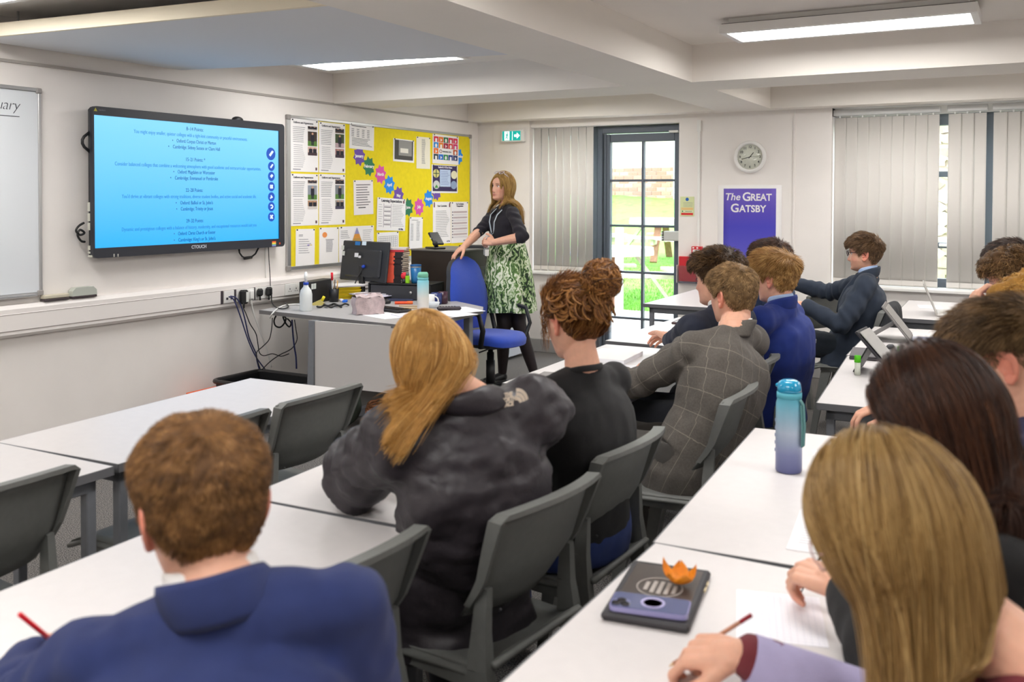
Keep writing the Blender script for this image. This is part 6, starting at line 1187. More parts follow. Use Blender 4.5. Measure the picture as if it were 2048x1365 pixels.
def short_hair(H, style, thick, comb, length, n, rad, m, parent, seed=1, lift=.5, K=5, bumpy=.004, wave=.0, sc=38, jit=.35):
    """H: head->root space matrix. comb(p) -> head-space direction of growth"""
    rg = np.random.default_rng(seed); g = cap_geo(style, thick, seed, bumpy, sc); me = g.mesh('hair', under(m)); M3 = np.array(H.to_3x3()); T = np.array(H.translation); setco(me, mco(me) @ M3.T+T); o = bpy.data.objects.new('hair', me); COL.objects.link(o); o.parent = parent
    ths, ss = roots(style, n, rg); P = np.empty((n, K, 3)); ps, ns, ls, cs = [], [], [], []
    for th, s_ in zip(ths, ss):
        p, _ = surf(az_dir(th, phi_end(style, th)*s_)); nn = (p-C0).normalized(); t = thick(th, s_, p); L = length(th, s_, p); ps.append(p+nn*max(-.001, t*.75-.001)); ns.append(nn); ls.append(L); c = Vector(comb(p)); cs.append((c-nn*c.dot(nn)).normalized())
    ps, ns, cs, ls = map(np.array, (ps, ns, cs, ls)); nz = np.stack([fbm(ps, sc*.8, seed+5+k) for k in range(3)], 1)*jit+rg.normal(0, .12, (n, 3)); d = cs+ns*lift+nz; d /= np.linalg.norm(d, axis=1)[:, None]
    p = ps.copy(); ph = rg.uniform(0, 6.28, n)
    for k in range(K):
        P[:, k] = p; t = k/(K-1); dd = d-ns*(lift*1.1*t); sw = np.cross(cs, ns)
        p = p+(dd+wave*sw*np.sin(ph+t*5)[:, None])*(ls/(K-1))[:, None]
    tn_ = np.clip(.5+.45*fbm(ps, 70, seed+40, 2)+.22*rg.normal(0, 1, n), 0, 1); P = P @ M3.T+T; strands('strands', P, rad, m, o, True, tn_); return o
def long_hair(H, style, n, K, L, rad, m, parent, coll, part=0., seed=3, vol=.012, gravity=.5, vox=.007, wav=.0, tuck=None, grav_dir=(0, 0, -1), guides=420, lenvar=.12, gsz=.0055, clump=.5, keep=None, cb=1., fly=.004, spread=.0):
    rg = np.random.default_rng(seed); ths, ss = roots(style, n, rg); M3 = np.array(H.to_3x3()); T = np.array(H.translation)
    ps = []; ns = []
    for th, s_ in zip(ths, ss): p, _ = surf(az_dir(th, phi_end(style, th)*s_)); ps.append(p); ns.append((p-C0).normalized())
    ps, ns = np.array(ps), np.array(ns); side = np.sign(ps[:, 1]-part+1e-6); back = np.clip((.04-ps[:, 0])/.1, 0, 1)
    d = np.stack([cb*(-.30-.30*back)+(1-cb)*.10, side*(.95-.65*back), -.35-1.3*back], 1); d -= ns*(d*ns).sum(1)[:, None]; d /= np.linalg.norm(d, axis=1)[:, None]
    Lc = L*(1-lenvar*rg.uniform(0, 1, n)); pw = ps @ M3.T+T; dw = d @ M3.T; gv = np.array(grav_dir, float)
    nz = np.stack([fbm(ps, 26, seed+9+k, 2) for k in range(3)], 1); nzf = rg.normal(0, 1, (n, 3)); P = np.empty((n, K, 3)); Mi = np.array(H.inverted()); hv = vol*(.35+.65*rg.uniform(0, 1, n)); leave = -.060+.012*nz[:, 0]; free = np.zeros(n, bool)
    e = np.array([.098, .080, .120]); c = np.array([-.008, 0, .002])
    for k in range(K):
        h = (np.c_[pw, np.ones(n)] @ Mi.T)[:, :3]; q = (h-c)/(e+hv[:, None]); r_ = np.linalg.norm(q, axis=1); free |= h[:, 2] < leave
        fix = (~free) | (r_ < 1); h[fix] = c+(h[fix]-c)/np.maximum(r_[fix], 1e-3)[:, None]; nl = q/(e+hv[:, None]); nl /= np.linalg.norm(nl, axis=1)[:, None]; nw = nl @ M3.T; nw /= np.linalg.norm(nw, axis=1)[:, None]; pw = h @ M3.T+T
        for (a, b, ra, rb) in coll:
            a, b = np.array(a), np.array(b); ab = b-a; t = np.clip(((pw-a) @ ab)/max(1e-9, ab @ ab), 0, 1); cc = a+t[:, None]*ab; rr = ra+(rb-ra)*t+hv*.6; dv = pw-cc; dl = np.linalg.norm(dv, axis=1); ii = (dl < rr) & free; pw[ii] = cc[ii]+dv[ii]/np.maximum(dl[ii], 1e-4)[:, None]*rr[ii][:, None]
        P[:, k] = pw; t = k/(K-1)
        dw = dw+gv*np.where(free, gravity*1.5, gravity*.45)[:, None]+nz*.06+nzf*.010
        if spread: dw = dw+np.where(free, spread, 0)[:, None]*((h[:, 1:2]/.08).clip(-1, 1)*M3.T[1][None, :]/np.linalg.norm(M3.T[1])-.5*M3.T[0][None, :])
        if wav: dw = dw+np.stack([np.sin(t*16+nz[:, 0]*6), np.cos(t*16+nz[:, 1]*6), 0*nz[:, 0]], 1)*.22*wav
        tn = dw-nw*np.minimum((dw*nw).sum(1), 9)[:, None]; dw = np.where(free[:, None], dw, tn); dw /= np.maximum(np.linalg.norm(dw, axis=1), 1e-6)[:, None]; pw = pw+dw*(Lc/(K-1))[:, None]
    gi = rg.permutation(n)[:max(60, n//22)]; near = np.empty(n, int)
    for s0 in range(0, n, 1000): near[s0:s0+1000] = gi[np.argmin(((ps[s0:s0+1000, None]-ps[None, gi])**2).sum(2), axis=1)]
    wk = (np.linspace(0, 1, K)**1.1*clump)[None, :, None]; off = rg.normal(0, .0045, (n, 1, 3)); P = P*(1-wk)+(P[near]+off)*wk
    fl = rg.normal(0, fly, (n, 1, 3))*(rg.uniform(0, 1, (n, 1, 1)) < .12)*2.5*np.linspace(0, 1, K)[None, :, None]; P = P+fl; rb = np.random.default_rng(seed+77).uniform(0, 1, n); tint = np.clip(.62*rb[near]+.38*rg.uniform(0, 1, n), 0, 1)*.95+.03; low = np.argsort(hv)[:n//2]
    if keep is not None: P = P[keep(P)]
    g = G(); idx = rg.permutation(low)[:guides]
    for i in idx: g.tube([Vector(v) for v in P[i][::1]], [gsz]*(K-2)+[gsz*.8, gsz*.5], 6)
    cp = cap_geo(style, lambda th, s_, p: vol*.45+.001, seed, .003); g.add([H @ Vector(v) for v in cp.v], cp.f)
    me = remesh(g, vox, 3); me.materials.append(under(m)); o = bpy.data.objects.new('hair', me); COL.objects.link(o); o.parent = parent
    strands('strands', P, rad, m, o, True, tint); return o
# ---- fabrics
def cloth(name, c, **k): return mat('cloth_'+name, srgb(*c), k.pop('rough', .88), sheen=k.pop('sheen', .05), var=k.pop('var', .10), scale=k.pop('scale', 26), bump=k.pop('bump', .35), bscale=k.pop('bscale', 1200), **k)
def check_cloth():
    m = cloth('grey_check', (92, 86, 80), var=.20, scale=160); n_, l_, b_ = nodes_of(m); old = b_.inputs['Base Color'].links[0].from_socket; tc = n_.new('ShaderNodeAttribute'); tc.attribute_name = 'weave'; sp = n_.new('ShaderNodeSeparateXYZ'); l_.new(tc.outputs['Vector'], sp.inputs[0]); prev = None
    for ax, per in ((0, .070), (1, .085)):
        a = n_.new('ShaderNodeMath'); a.operation = 'MULTIPLY_ADD'; a.inputs[1].default_value = 1/per; a.inputs[2].default_value = 20.3; l_.new(sp.outputs[ax], a.inputs[0]); f = n_.new('ShaderNodeMath'); f.operation = 'FRACT'; l_.new(a.outputs[0], f.inputs[0]); c = n_.new('ShaderNodeMath'); c.operation = 'LESS_THAN'; c.inputs[1].default_value = .03; l_.new(f.outputs[0], c.inputs[0])
        if prev is None: prev = c.outputs[0]
        else: mx = n_.new('ShaderNodeMath'); mx.operation = 'MAXIMUM'; l_.new(prev, mx.inputs[0]); l_.new(c.outputs[0], mx.inputs[1]); prev = mx.outputs[0]
    sc = n_.new('ShaderNodeMath'); sc.operation = 'MULTIPLY'; sc.inputs[1].default_value = .32; l_.new(prev, sc.inputs[0]); mix = n_.new('ShaderNodeMix'); mix.data_type = 'RGBA'; l_.new(sc.outputs[0], mix.inputs[0]); l_.new(old, mix.inputs[6]); mix.inputs[7].default_value = (*srgb(186, 174, 158), 1); l_.new(mix.outputs[2], b_.inputs['Base Color']); return m
SHIRTW = cloth('white_shirt', (236, 232, 228), var=.03, bump=.15)
# ---- the person
def person(label, hip, body_az, head, head_az, pitch=0., roll=0., fem=False, hands=None, top=None, topm=None, shirt=None, tie=None, trousers=None, brow=(90, 66, 48), stub=0., sh_drop=0., sh_tw=0., slouch=.5, hipz=.545, knees=None, skin_arms=False, skirt=False, fold=1., headsc=1., legs=True, hem=.43, puff=0., name='person', eyes=True, sw=None, hunch=.02, tone=1., tilt=0., nbo=(0, 0, 0), cuffm=None, foldseed=1, neckr=None, collar=True, jaw=None, sleeve_end=None, toplen=True, shw=(0, 0), neckl=.048):
    hands = hands or {}; base = Vector((hip[0], hip[1], 0)); b = R(body_az); f = Vector((math.cos(b), math.sin(b), 0)); l = Vector((-math.sin(b), math.cos(b), 0)); Z = Vector((0, 0, 1))
    Hd = Vector(head)-base; ha = R(head_az); Hm = Matrix.Translation(Hd) @ Euler((0, 0, ha)).to_matrix().to_4x4() @ Euler((R(roll), R(pitch), 0)).to_matrix().to_4x4() @ Matrix.Diagonal((headsc, headsc, headsc, 1))
    if fem: Hm = Hm @ Matrix.Diagonal((.96, .95, .97, 1))
    Pv = Vector((0, 0, hipz)); nj = Hm @ Vector((-.022, 0, -.085)); tw = R(sh_tw); ls = (l*math.cos(tw)+f*math.sin(tw)); ls = (ls+Z*math.sin(R(tilt))).normalized(); 
    dirN = (Pv-nj).normalized(); Nb = nj+(dirN*.7+Vector((0, 0, -.3))).normalized()*neckl-f*.010+Vector(nbo); Sc = Nb+(Pv-Nb).normalized()*.055+Vector((0, 0, -.012-sh_drop)); swd = sw or (.158 if fem else .180)
    S = {'L': Sc+ls*(swd+shw[0])+f*hunch, 'R': Sc-ls*(swd+shw[1])+f*hunch}; Cm = (Pv+Sc)/2-f*.045*slouch
    path = lambda t: Pv*(1-t)**2+Cm*2*t*(1-t)+Sc*t*t if False else (Pv*(1-t)*(1-t)+(Cm*2-(Pv+Sc)*.5)*2*t*(1-t)+Sc*t*t)
    def secs(wd, dp, t0=0., n=9, ex=0.):
        out = []
        for i in range(n):
            t = t0+(1-t0)*i/(n-1); c = path(t); up = (path(min(1, t+.02))-path(max(0, t-.02))).normalized(); la = (l*(1-t)+ls*t).normalized(); la = (la-up*la.dot(up)).normalized(); de = up.cross(la); out.append((c, la, de, np.interp(t, *wd)+ex, np.interp(t, *dp)+ex))
        return out
    if fem: WD = ([0, .3, .6, .82, .95, 1], [.165, .128, .142, .148, .118, .07]); DP = ([0, .3, .62, .82, .95, 1], [.118, .098, .118, .098, .078, .05])
    else: WD = ([0, .3, .6, .82, .95, 1], [.165, .148, .165, .170, .135, .08]); DP = ([0, .3, .6, .82, .95, 1], [.118, .108, .120, .110, .085, .055])
    nr = neckr or (.046 if fem else .055); arm = {}; tips = {}
    for s_ in 'LR':
        sg = 1 if s_ == 'L' else -1; h = hands.get(s_)
        if h: Wt = Vector(h['w'])-base; pole = Vector(h.get('pole', tuple(ls*sg*.6-Z*.7-f*.2)))
        else: Wt = S[s_]+f*.30-ls*sg*.10-Z*.32; pole = ls*sg*.5-Z-f*.4
        k = .95 if fem else 1.; E_, Wt = ik(S[s_], Wt, .295*k, .255*k, pole) if not (h and 'e' in h) else (Vector(h['e'])-base, Wt); arm[s_] = (S[s_], E_, Wt)
    # skin: head and neck fine, body coarse, hands fine
    gh = head_geo(nose=.85 if fem else 1., jaw=jaw or (.88 if fem else 1.)); 
    for sy in (-1, 1): ear_geo(gh, sy, .92 if fem else 1.05)
    g = G(); g.add([Hm @ Vector(v) for v in gh.v], gh.f, True); chain(g, [Hm @ Vector((-.026, 0, -.035)), nj, Nb], [nr*.98, nr, nr*1.12], 18)
    rc(g, Nb-Z*.02, nr, path(.9), .05)
    m1 = remesh(g, .0034, 2, .4); L_ = np.c_[mco(m1), np.ones(len(m1.vertices))] @ np.array(Hm.inverted()).T; vcol(m1, skin_cols(L_[:, :3], brow, stub, tone))
    parts = [m1]; g = G(); loft(g, secs(WD, DP, 0, 9, -.02))
    kn = {}; an = {}
    for s_, sg in (('L', 1), ('R', -1)):
        K_ = (Vector(knees[s_])-base) if knees else Pv+f*.43+l*sg*.11-Z*.03
        kn[s_] = K_; an[s_] = Vector((K_.x-f.x*.02, K_.y-f.y*.02, .09)) if not (knees and s_+'a' in knees) else Vector(knees[s_+'a'])-base
        if legs: chain(g, [Pv+l*sg*.085, K_, an[s_]], [.075, .05, .036])
        chain(g, arm[s_], [.046, .038, .026])
    m2 = remesh(g, .016, 3); vcol(m2, np.tile(SKIN*tone, (len(m2.vertices), 1))); parts.append(m2)
    for s_ in 'LR':
        h = hands.get(s_)
        if not h: continue
        g = G(); sg = 1 if s_ == 'L' else -1; S_, E_, W_ = arm[s_]; fw = Vector(h.get('f', tuple((W_-E_).normalized()))); st_ = E_+(W_-E_)*(.0 if skin_arms else .55); rf = .042 if skin_arms else .034
        if skin_arms: chain(g, [S_+(E_-S_)*.6, E_, E_+(W_-E_)*.35, W_], [.036, .036, .038, .026])
        else: chain(g, [st_, W_], [rf, .026])
        tips[s_] = hand_geo(g, W_, fw, h.get('d', (0, 0, 1)), -sg if True else sg, h.get('curl', (25, 35, 25)), h.get('spread', 4), h.get('thumb', (20, 25, 20)), h.get('sc', .95 if fem else 1.03), h.get('per'), h.get('splay'))
        m3 = remesh(g, .0034, 3, .4); c3 = mco(m3); col = np.tile(SKIN*tone, (len(c3), 1)); dd = np.min([np.linalg.norm(c3-np.array(t[0]), axis=1) for t in tips[s_]], axis=0); w_ = np.clip(1-dd/.035, 0, 1)[:, None]*.45; col = col*(1-w_)+PINK*w_; vcol(m3, col); parts.append(m3)
    bm = bmesh.new()
    for m_ in parts: bm.from_mesh(m_)
    me = bpy.data.meshes.new('person'); bm.to_mesh(me); bm.free(); [bpy.data.meshes.remove(m_) for m_ in parts]
    me.polygons.foreach_set('use_smooth', [True]*len(me.polygons)); me.materials.append(SKINM); root = bpy.data.objects.new(name, me); COL.objects.link(root); root.location = base; tag(root, label, 'person')
    if eyes:
        for sy in (-1, 1):
            g = G(); g.sphere(Hm @ Vector((.0645, sy*.032, .001)), .0118*headsc, 12, 8); eo = g.obj('eye', mat('eye_white', srgb(226, 216, 210), .25), root)
            G().sphere(Hm @ Vector((.0735, sy*.032, .001)), (.0052*headsc,)*3, 10, 6).obj('iris', mat('iris', srgb(70, 58, 50), .2), eo); G().tube([Hm @ Vector((.0705+.003*math.cos(a*1.2), sy*(.032+.0135*math.sin(a)), .0058+.002*math.cos(a))) for a in np.linspace(-1.3, 1.3, 7)], .0013*headsc, 5).obj('lash_line', mat('lash', srgb(60, 40, 34), .6), eo)
    D = dict(root=root, base=base, Hm=Hm, S=S, Nb=Nb, Sc=Sc, Pv=Pv, path=path, f=f, l=l, ls=ls, arm=arm, tips=tips, kn=kn, an=an, nj=nj, secs=secs, WD=WD, DP=DP, nr=nr, swd=swd)
    # clothes
    if top:
        ex = {'blazer': .022, 'puffer': .040, 'jumper': .014, 'blouse': .012}[top]; g = G(); loft(g, secs(WD, DP, 0, 11, ex)); rc(g, Nb-Z*.03, nr+.004, path(.93), nr+ex+.01)
        for s_, sg in (('L', 1), ('R', -1)):
            S_, E_, W_ = arm[s_]; hd = hands.get(s_) or {}; end = sleeve_end if sleeve_end else .93; We = E_+(W_-E_)*end if end > 0 else None; r1, r2, r3 = {'blazer': (.068, .058, .043), 'puffer': (.098, .084, .060), 'jumper': (.060, .050, .038), 'blouse': (.058, .052, .048)}[top]
            if fem and top in ('jumper', 'blouse'): r1, r2, r3 = r1-.006, r2-.004, r3-.003
            rc(g, Nb-Z*.035-f*.0, nr+ex*.6, S_+Z*(.004 if top == 'blazer' else -.01), r1-.012)
            if end > 0: chain(g, [S_, E_, We], [r1, r2, r3])
            else: chain(g, [S_, S_+(E_-S_)*(-end)], [r1, r2])
        if top in ('blazer', 'puffer') and hem:
            up = Z; loft(g, [(Vector((0, 0, hem))+f*.01, l, f, .21, .165), (Vector((0, 0, .52))+f*.005, l, f, .20, .155), (path(.12), l, f, .185+ex*.2, .14+ex*.2), (path(.35), l, f, WD[1][1]+ex, DP[1][1]+ex)], 28)
        m = remesh(g, .010 if top != 'puffer' else .011, 5); c = mco(m); n = mno(m); cs_ = c*np.array([1., 1., .55]); fd = fold*(.0105*fbm(cs_, 9, foldseed)+.0050*(.5-np.abs(fbm(cs_, 17, foldseed+3, 2))))
        for s_ in 'LR':
            S_, E_, W_ = (np.array(v) for v in arm[s_]); ax = (W_-S_)/max(1e-6, np.linalg.norm(W_-S_)); dE = np.linalg.norm(c-E_, axis=1); fd += fold*.009*np.exp(-(dE/.11)**2)*np.sin((c @ ax)*95+4*fbm(c, 8, foldseed+7, 1)); dS = np.linalg.norm(c-(S_*.75+E_*.25), axis=1); fd += fold*.007*np.exp(-(dS/.09)**2)*np.sin((c @ ax)*70+5*fbm(c, 7, foldseed+9, 1))
        if puff:
            up = np.array((Sc-Pv).normalized()); t = (c-np.array(Pv)) @ up; T_ = (np.array(Sc)-np.array(Pv)) @ up; fd += puff*(np.abs(np.sin((t/T_)*PI*3.2+.25))**.35-.75)*.9; fd += .010*fbm(c*np.array([1, 1, 1.6]), 13, foldseed+21, 3)
        c0 = c.copy(); c = c+n*fd[:, None]
        if topm.name == 'cloth_grey_check':
            segs = [(np.array(path(i/8)), np.array(path((i+1)/8)), .17, i*.06) for i in range(8)]
            for s_ in 'LR': A_, B_, E2 = (np.array(v) for v in arm[s_]); segs += [(A_*.75+B_*.25, B_, .062, 1.0), (B_, E2, .052, 1.24)]
            best = np.full(len(c0), 9.); wv = np.zeros((len(c0), 3))
            for (A_, B_, r_, o_) in segs:
                ab = B_-A_; Ls = np.linalg.norm(ab); t = np.clip(((c0-A_) @ ab)/Ls**2, -.3 if o_ == 0 else 0, 1.0); q = c0-(A_+t[:, None]*ab); dd = np.linalg.norm(q, axis=1)/r_; ax_ = ab/Ls; e1 = np.array(l)-ax_*(np.array(l) @ ax_); e1 /= np.linalg.norm(e1); e2 = np.cross(ax_, e1); an_ = np.arctan2(q @ e2, q @ e1); ii = dd < best; best[ii] = dd[ii]; wv[ii, 0] = an_[ii]*r_; wv[ii, 1] = o_+t[ii]*Ls
            at = m.attributes.new('weave', 'FLOAT_VECTOR', 'POINT'); at.data.foreach_set('vector', wv.ravel())
        if top == 'blouse' and not toplen: pass
        setco(m, c); m.materials.append(topm); o = bpy.data.objects.new({'blazer': 'blazer', 'puffer': 'puffer_jacket', 'jumper': 'jumper', 'blouse': 'blouse'}[top], m); COL.objects.link(o); o.parent = root; D['top'] = o
        ax = (nj-Nb).normalized(); 
        def ring(r_, h, a0, a1, n, drop=0., dropf=1.5, tiltf=.0):
            out = []
            for i in range(n):
                a = a0+(a1-a0)*i/(n-1); ca, sa = math.cos(a), math.sin(a); q = -f*ca*r_*.95+ls*sa*r_; fr = max(0, (1-ca)/2); out.append(Nb+q+ax*(h-drop*fr**dropf))
            return out
        if shirt is not None:
            g = G(); g.tube(ring(nr*1.10, .042, -PI*.97, PI*.97, 25, .030, 1.6), .020, 8, r2=.0045, up=tuple(ax)); g.obj('shirt_collar', shirt, root)
        if top == 'blazer' and collar:
            g = G(); pts = ring(nr*1.32, .020, -PI*.80, PI*.80, 21, .050, 1.3); e0, e1 = pts[0], pts[-1]; dn = (path(.55)+f*(DP[1][2]+ex+.004))
            L0 = [e0*(1-t)+(dn-ls*.03)*t+f*.012*math.sin(PI*t) for t in (1, .7, .4, .15)]; L1 = [e1*(1-t)+(dn+ls*.03)*t+f*.012*math.sin(PI*t) for t in (.15, .4, .7, 1)]
            g.tube(L0+pts+L1, [.012, .03, .036, .032]+[.034]*21+[.032, .036, .03, .012], 8, r2=.0065, up=tuple((ax-f*.25).normalized())); g.obj('lapel_collar', topm, root)
            if shirt is not None:
                g = G(); t0, t1 = .98, .56; loft(g, [(path(t)+f*(np.interp(t, *DP)+ex*.5-.012), ls, f, .055*(t-t1)/(t0-t1)+.004, .014) for t in (.56, .7, .85, .97)], 12); g.obj('shirt_front', shirt, root)
            if tie is not None:
                q = [path(t)+f*(np.interp(t, *DP)+ex*.5+.004) for t in (.98, .93, .8, .6)]; G().tube(q, [.016, .013, .019, .024], 8, r2=.006, up=tuple(ls)).obj('tie', tie, root)
        if top == 'jumper': G().tube(ring(nr*1.22, .0, -PI*.98, PI*.98, 25, .035, 1.4), .009, 8, r2=.006, up=tuple(ax)).obj('neck_band', topm, root)
        if top == 'puffer': G().tube(ring(nr*1.42, .026, -PI*.9, PI*.9, 25, .045, 1.3), .034, 10, r2=.020, up=tuple(ax)).obj('stand_collar', topm, root)
        if cuffm is not None:
            for s_ in hands:
                S_, E_, W_ = arm[s_]; u = (W_-E_).normalized(); G().tube([E_+(W_-E_)*.91, W_+u*.004], [.034, .0325], 16).obj('shirt_cuff', cuffm, root)
    if trousers is not None and legs:
        g = G()
        for s_, sg in (('L', 1), ('R', -1)): chain(g, [Pv+l*sg*.085, kn[s_], an[s_]+Z*.0], [.098, .070, .058])
        loft(g, [(Pv-Z*.085, l, f, .17, .13), (Pv, l, f, .182, .135), (Pv+Z*.08, l, f, .165, .122)], 20); m = remesh(g, .013, 4); c = mco(m); setco(m, c+mno(m)*(.006*fbm(c, 11, foldseed+30))[:, None]); m.materials.append(trousers); o = bpy.data.objects.new('trousers', m); COL.objects.link(o); o.parent = root
        for s_ in 'LR':
            a = an[s_]; g = G(); chain(g, [Vector((a.x, a.y, .055))-f*.03, Vector((a.x, a.y, .045))+f*.06, Vector((a.x, a.y, .035))+f*.15], [.042, .044, .034]); m = remesh(g, .009, 3); c = mco(m); c[:, 2] = np.maximum(c[:, 2], .004); setco(m, c); m.materials.append(mat('shoe_leather', srgb(52, 36, 32), .3)); o = bpy.data.objects.new('shoe', m); COL.objects.link(o); o.parent = root
    return D
def spectacles(D, m, lens=(.022, .017), arms=True, z=.002, rad=.0017, par=None, sq=.75):
    Hm = D['Hm']; root = D['root']; g = G(); t = par or root; lo = G(); P = lambda x, y, zz: Hm @ Vector((x, y, zz))
    gl = None
    for sy in (-1, 1):
        pts = []
        for a in np.linspace(0, 2*PI, 25)[:-1]:
            ca, sa = math.cos(a), math.sin(a); yy = sy*(.034+lens[0]*math.copysign(abs(ca)**sq, ca)); zz = z+lens[1]*math.copysign(abs(sa)**sq, sa); pts.append(P(.101-.06*abs(abs(yy)-.02)*.6-.003*(zz < 0), yy, zz))
        g.tube(pts, rad, 6, close=True); lo.add(pts, [tuple(range(24))])
        if arms: g.tube([P(.090, sy*(.034+lens[0]+.001), z+.006), P(.086, sy*.067, z+.007), P(.02, sy*.080, z+.006), P(-.012, sy*.083, z+.002), P(-.022, sy*.082, z-.012)], rad*.9, 6)
    g.tube([P(.100, -.034+lens[0], z+.004), P(.104, 0, z+.007), P(.100, .034-lens[0], z+.004)], rad, 6)
    o = g.obj('spectacles', m, root); lo.obj('lens', glass, o); return o
CROWN = Vector((-.055, 0, .105))
radial = lambda p: (p-CROWN)+Vector((.02, 0, -.01))
def coll_of(D, extra=.0):
    p = D['path']; S = D['S']; return [(D['Nb'], D['Sc'], .062+extra, .10+extra), (S['L'], S['R'], .07+extra, .07+extra), (p(.15), p(.95), .135+extra, .125+extra), (S['L'], D['arm']['L'][1], .07+extra, .06+extra), (S['R'], D['arm']['R'][1], .07+extra, .06+extra)]
def crop_hair(D, name, cols, style='male', top=.014, side=.010, ltop=.030, lside=.018, n=7000, rad=.0007, seed=1, comb=None, lift=.5, bumpy=.004, wave=0., sc=38, front=0., jit=.35, K=5):
    up = lambda p: max(0., min(1., (p.z-.02)/.06)); th = lambda a, s_, p: (side+(top-side)*up(p)+front*max(0, p.x-.03)/.06*up(p))
    ln = lambda a, s_, p: lside+(ltop-lside)*up(p)
    return short_hair(D['Hm'], style, th, comb or radial, ln, n, rad, hairmat(name, *cols), D['root'], seed, lift, K, bumpy, wave, sc, jit)
NAVY_W = cloth('navy_blazer', (28, 42, 92)); DNAVY = cloth('dark_navy_suit', (32, 38, 56)); BRIGHT = cloth('bright_blue_blazer', (22, 46, 124)); SLATE = cloth('slate_suit', (40, 50, 66)); CHK = check_cloth(); BLK = cloth('black_knit', (18, 17, 19), bump=.6, bscale=600); PUF = mat('puffer_nylon', srgb(46, 41, 46), .48, var=.10, scale=16, bump=.35, bscale=70, spec=.45)
TRB = cloth('dark_trousers', (30, 32, 40))
if 1:
    # --- boy in the navy blazer, lower left
    D1 = person('boy with short brown hair in a navy blazer, writing with a red pencil', (-1.0, .94), 128, (-1.045, .945, 1.085), 152, pitch=12, roll=-2, hands={'L': dict(w=(-1.415, .93, .778), e=(-1.27, .80, .765), f=(-.25, 1, -.05), d=(-.55, -.05, .85), per=[(30, 45, 25), (45, 55, 30), (60, 60, 35), (65, 60, 35)], thumb=(28, 25, 25))},
                top='blazer', topm=NAVY_W, shirt=SHIRTW, trousers=TRB, cuffm=SHIRTW, tilt=-11, slouch=.7, foldseed=3, sw=.175, stub=0, nbo=(.02, -.0, .015))
    crop_hair(D1, 'brown_crop', ((70, 46, 26), (122, 86, 50), (176, 130, 80)), top=.016, side=.011, ltop=.026, lside=.014, n=16000, rad=.0006, seed=11, lift=.7, sc=50)
    # --- girl in the puffer jacket
    D2 = person('girl with straight blond hair in a dark grey puffer jacket, slumped over the table', (-1.29, 1.99), 140, (-1.25, 1.83, 1.142), 165, pitch=32, roll=-10, fem=True, headsc=.96, hands={'L': dict(w=(-1.655, 2.10, .80), e=(-1.50, 1.86, .825), f=(-.5, .8, 0), d=(0, 0, 1)), 'R': dict(w=(-1.62, 2.26, .785), f=(-.6, -.7, 0), pole=(.4, .8, -.9))},
                top='puffer', topm=PUF, trousers=TRB, tilt=-8, slouch=1.0, puff=.014, foldseed=8, sw=.165, hem=.40, eyes=False, nbo=(0.03, .05, 0))
    long_hair(D2['Hm'], 'female', 7000, 15, .25, .0009, hairmat('honey_blond', (126, 84, 36), (190, 142, 76), (236, 198, 130)), D2['root'], coll_of(D2, .045), part=.0, seed=21, vol=.013, gravity=.5, wav=.25, cb=-.3, grav_dir=(-.42, -.42, -.80))
    # --- girl with the bun
    D3 = person('girl with a curly auburn bun in a black jumper, seen from behind', (-1.19, 2.51), 160, (-1.175, 2.45, 1.172), 152, pitch=10, roll=0, fem=True, hands={'L': dict(w=(-1.62, 2.36, .79), f=(-.8, .5, 0), pole=(.2, -.7, -.8)), 'R': dict(w=(-1.62, 2.60, .79), f=(-.8, -.5, 0), pole=(.2, .7, -.8))}, top='jumper', topm=BLK, trousers=cloth('blue_jeans', (40, 60, 120)), slouch=.6, foldseed=12, fold=.6, brow=(96, 60, 36))
    h3 = hairmat('auburn', (62, 34, 16), (122, 76, 36), (204, 148, 84)); H3 = D3['Hm']
    o3 = short_hair(H3, 'female', lambda a, s_, p: .010+.006*max(0, p.z/.1), lambda p: Vector((-.10, 0, .10))-p, lambda a, s_, p: .055, 5000, .0009, h3, D3['root'], 31, .15, 6, .004, .25, 40, .2)
    rg = np.random.default_rng(5); g = G(); BC = Vector((-.115, -.035, .108))
    g.sphere(H3 @ BC, .050, 16, 10); me = remesh(g, .006, 2); c = mco(me); setco(me, c+mno(me)*(.010*fbm(c, 45, 3, 2))[:, None]); me.materials.append(h3); ob = bpy.data.objects.new('hair_bun', me); COL.objects.link(ob); ob.parent = D3['root']
    P = []
    for k in range(1500):      # coils of the bun
        a = Vector(rg.normal(0, 1, 3)).normalized(); b_ = a.orthogonal().normalized(); c_ = a.cross(b_); r_ = rg.uniform(.030, .058); o_ = a*rg.uniform(-.03, .03); t0 = rg.uniform(0, 6.28); P.append([H3 @ (BC+o_+(b_*math.cos(t)+c_*math.sin(t))*r_*(1+.08*math.sin(5*t))) for t in np.linspace(t0, t0+rg.uniform(1.5, 4.0), 9)])
    strands('strands', np.array([[tuple(v) for v in s_] for s_ in P]), .0011, h3, ob, False)
    P = []
    for k in range(130):       # loose loops and ringlets on the crown and the nape
        th = rg.uniform(-PI, PI); ph = rg.uniform(.35, 1.55); 
        if math.cos(th) > .3: th = PI-th
        p, _ = surf(az_dir(th, ph)); nn = (p-C0).normalized(); p = p+nn*.016; u = nn.orthogonal().normalized(); v = nn.cross(u); r_ = rg.uniform(.010, .022); dn = Vector((-.02, 0, -.03))
        for j in range(12): q = rg.normal(0, .0016, 3); P.append([H3 @ (p+Vector(q)+(u*math.cos(t)*r_+v*math.sin(t)*r_)+nn*(.010*math.sin(t*.5))+dn*(t/7)) for t in np.linspace(0, 5.6, 12)])
    strands('ringlet_strands', np.array([[tuple(v) for v in s_] for s_ in P]), .0009, h3, o3, False)
    P = []
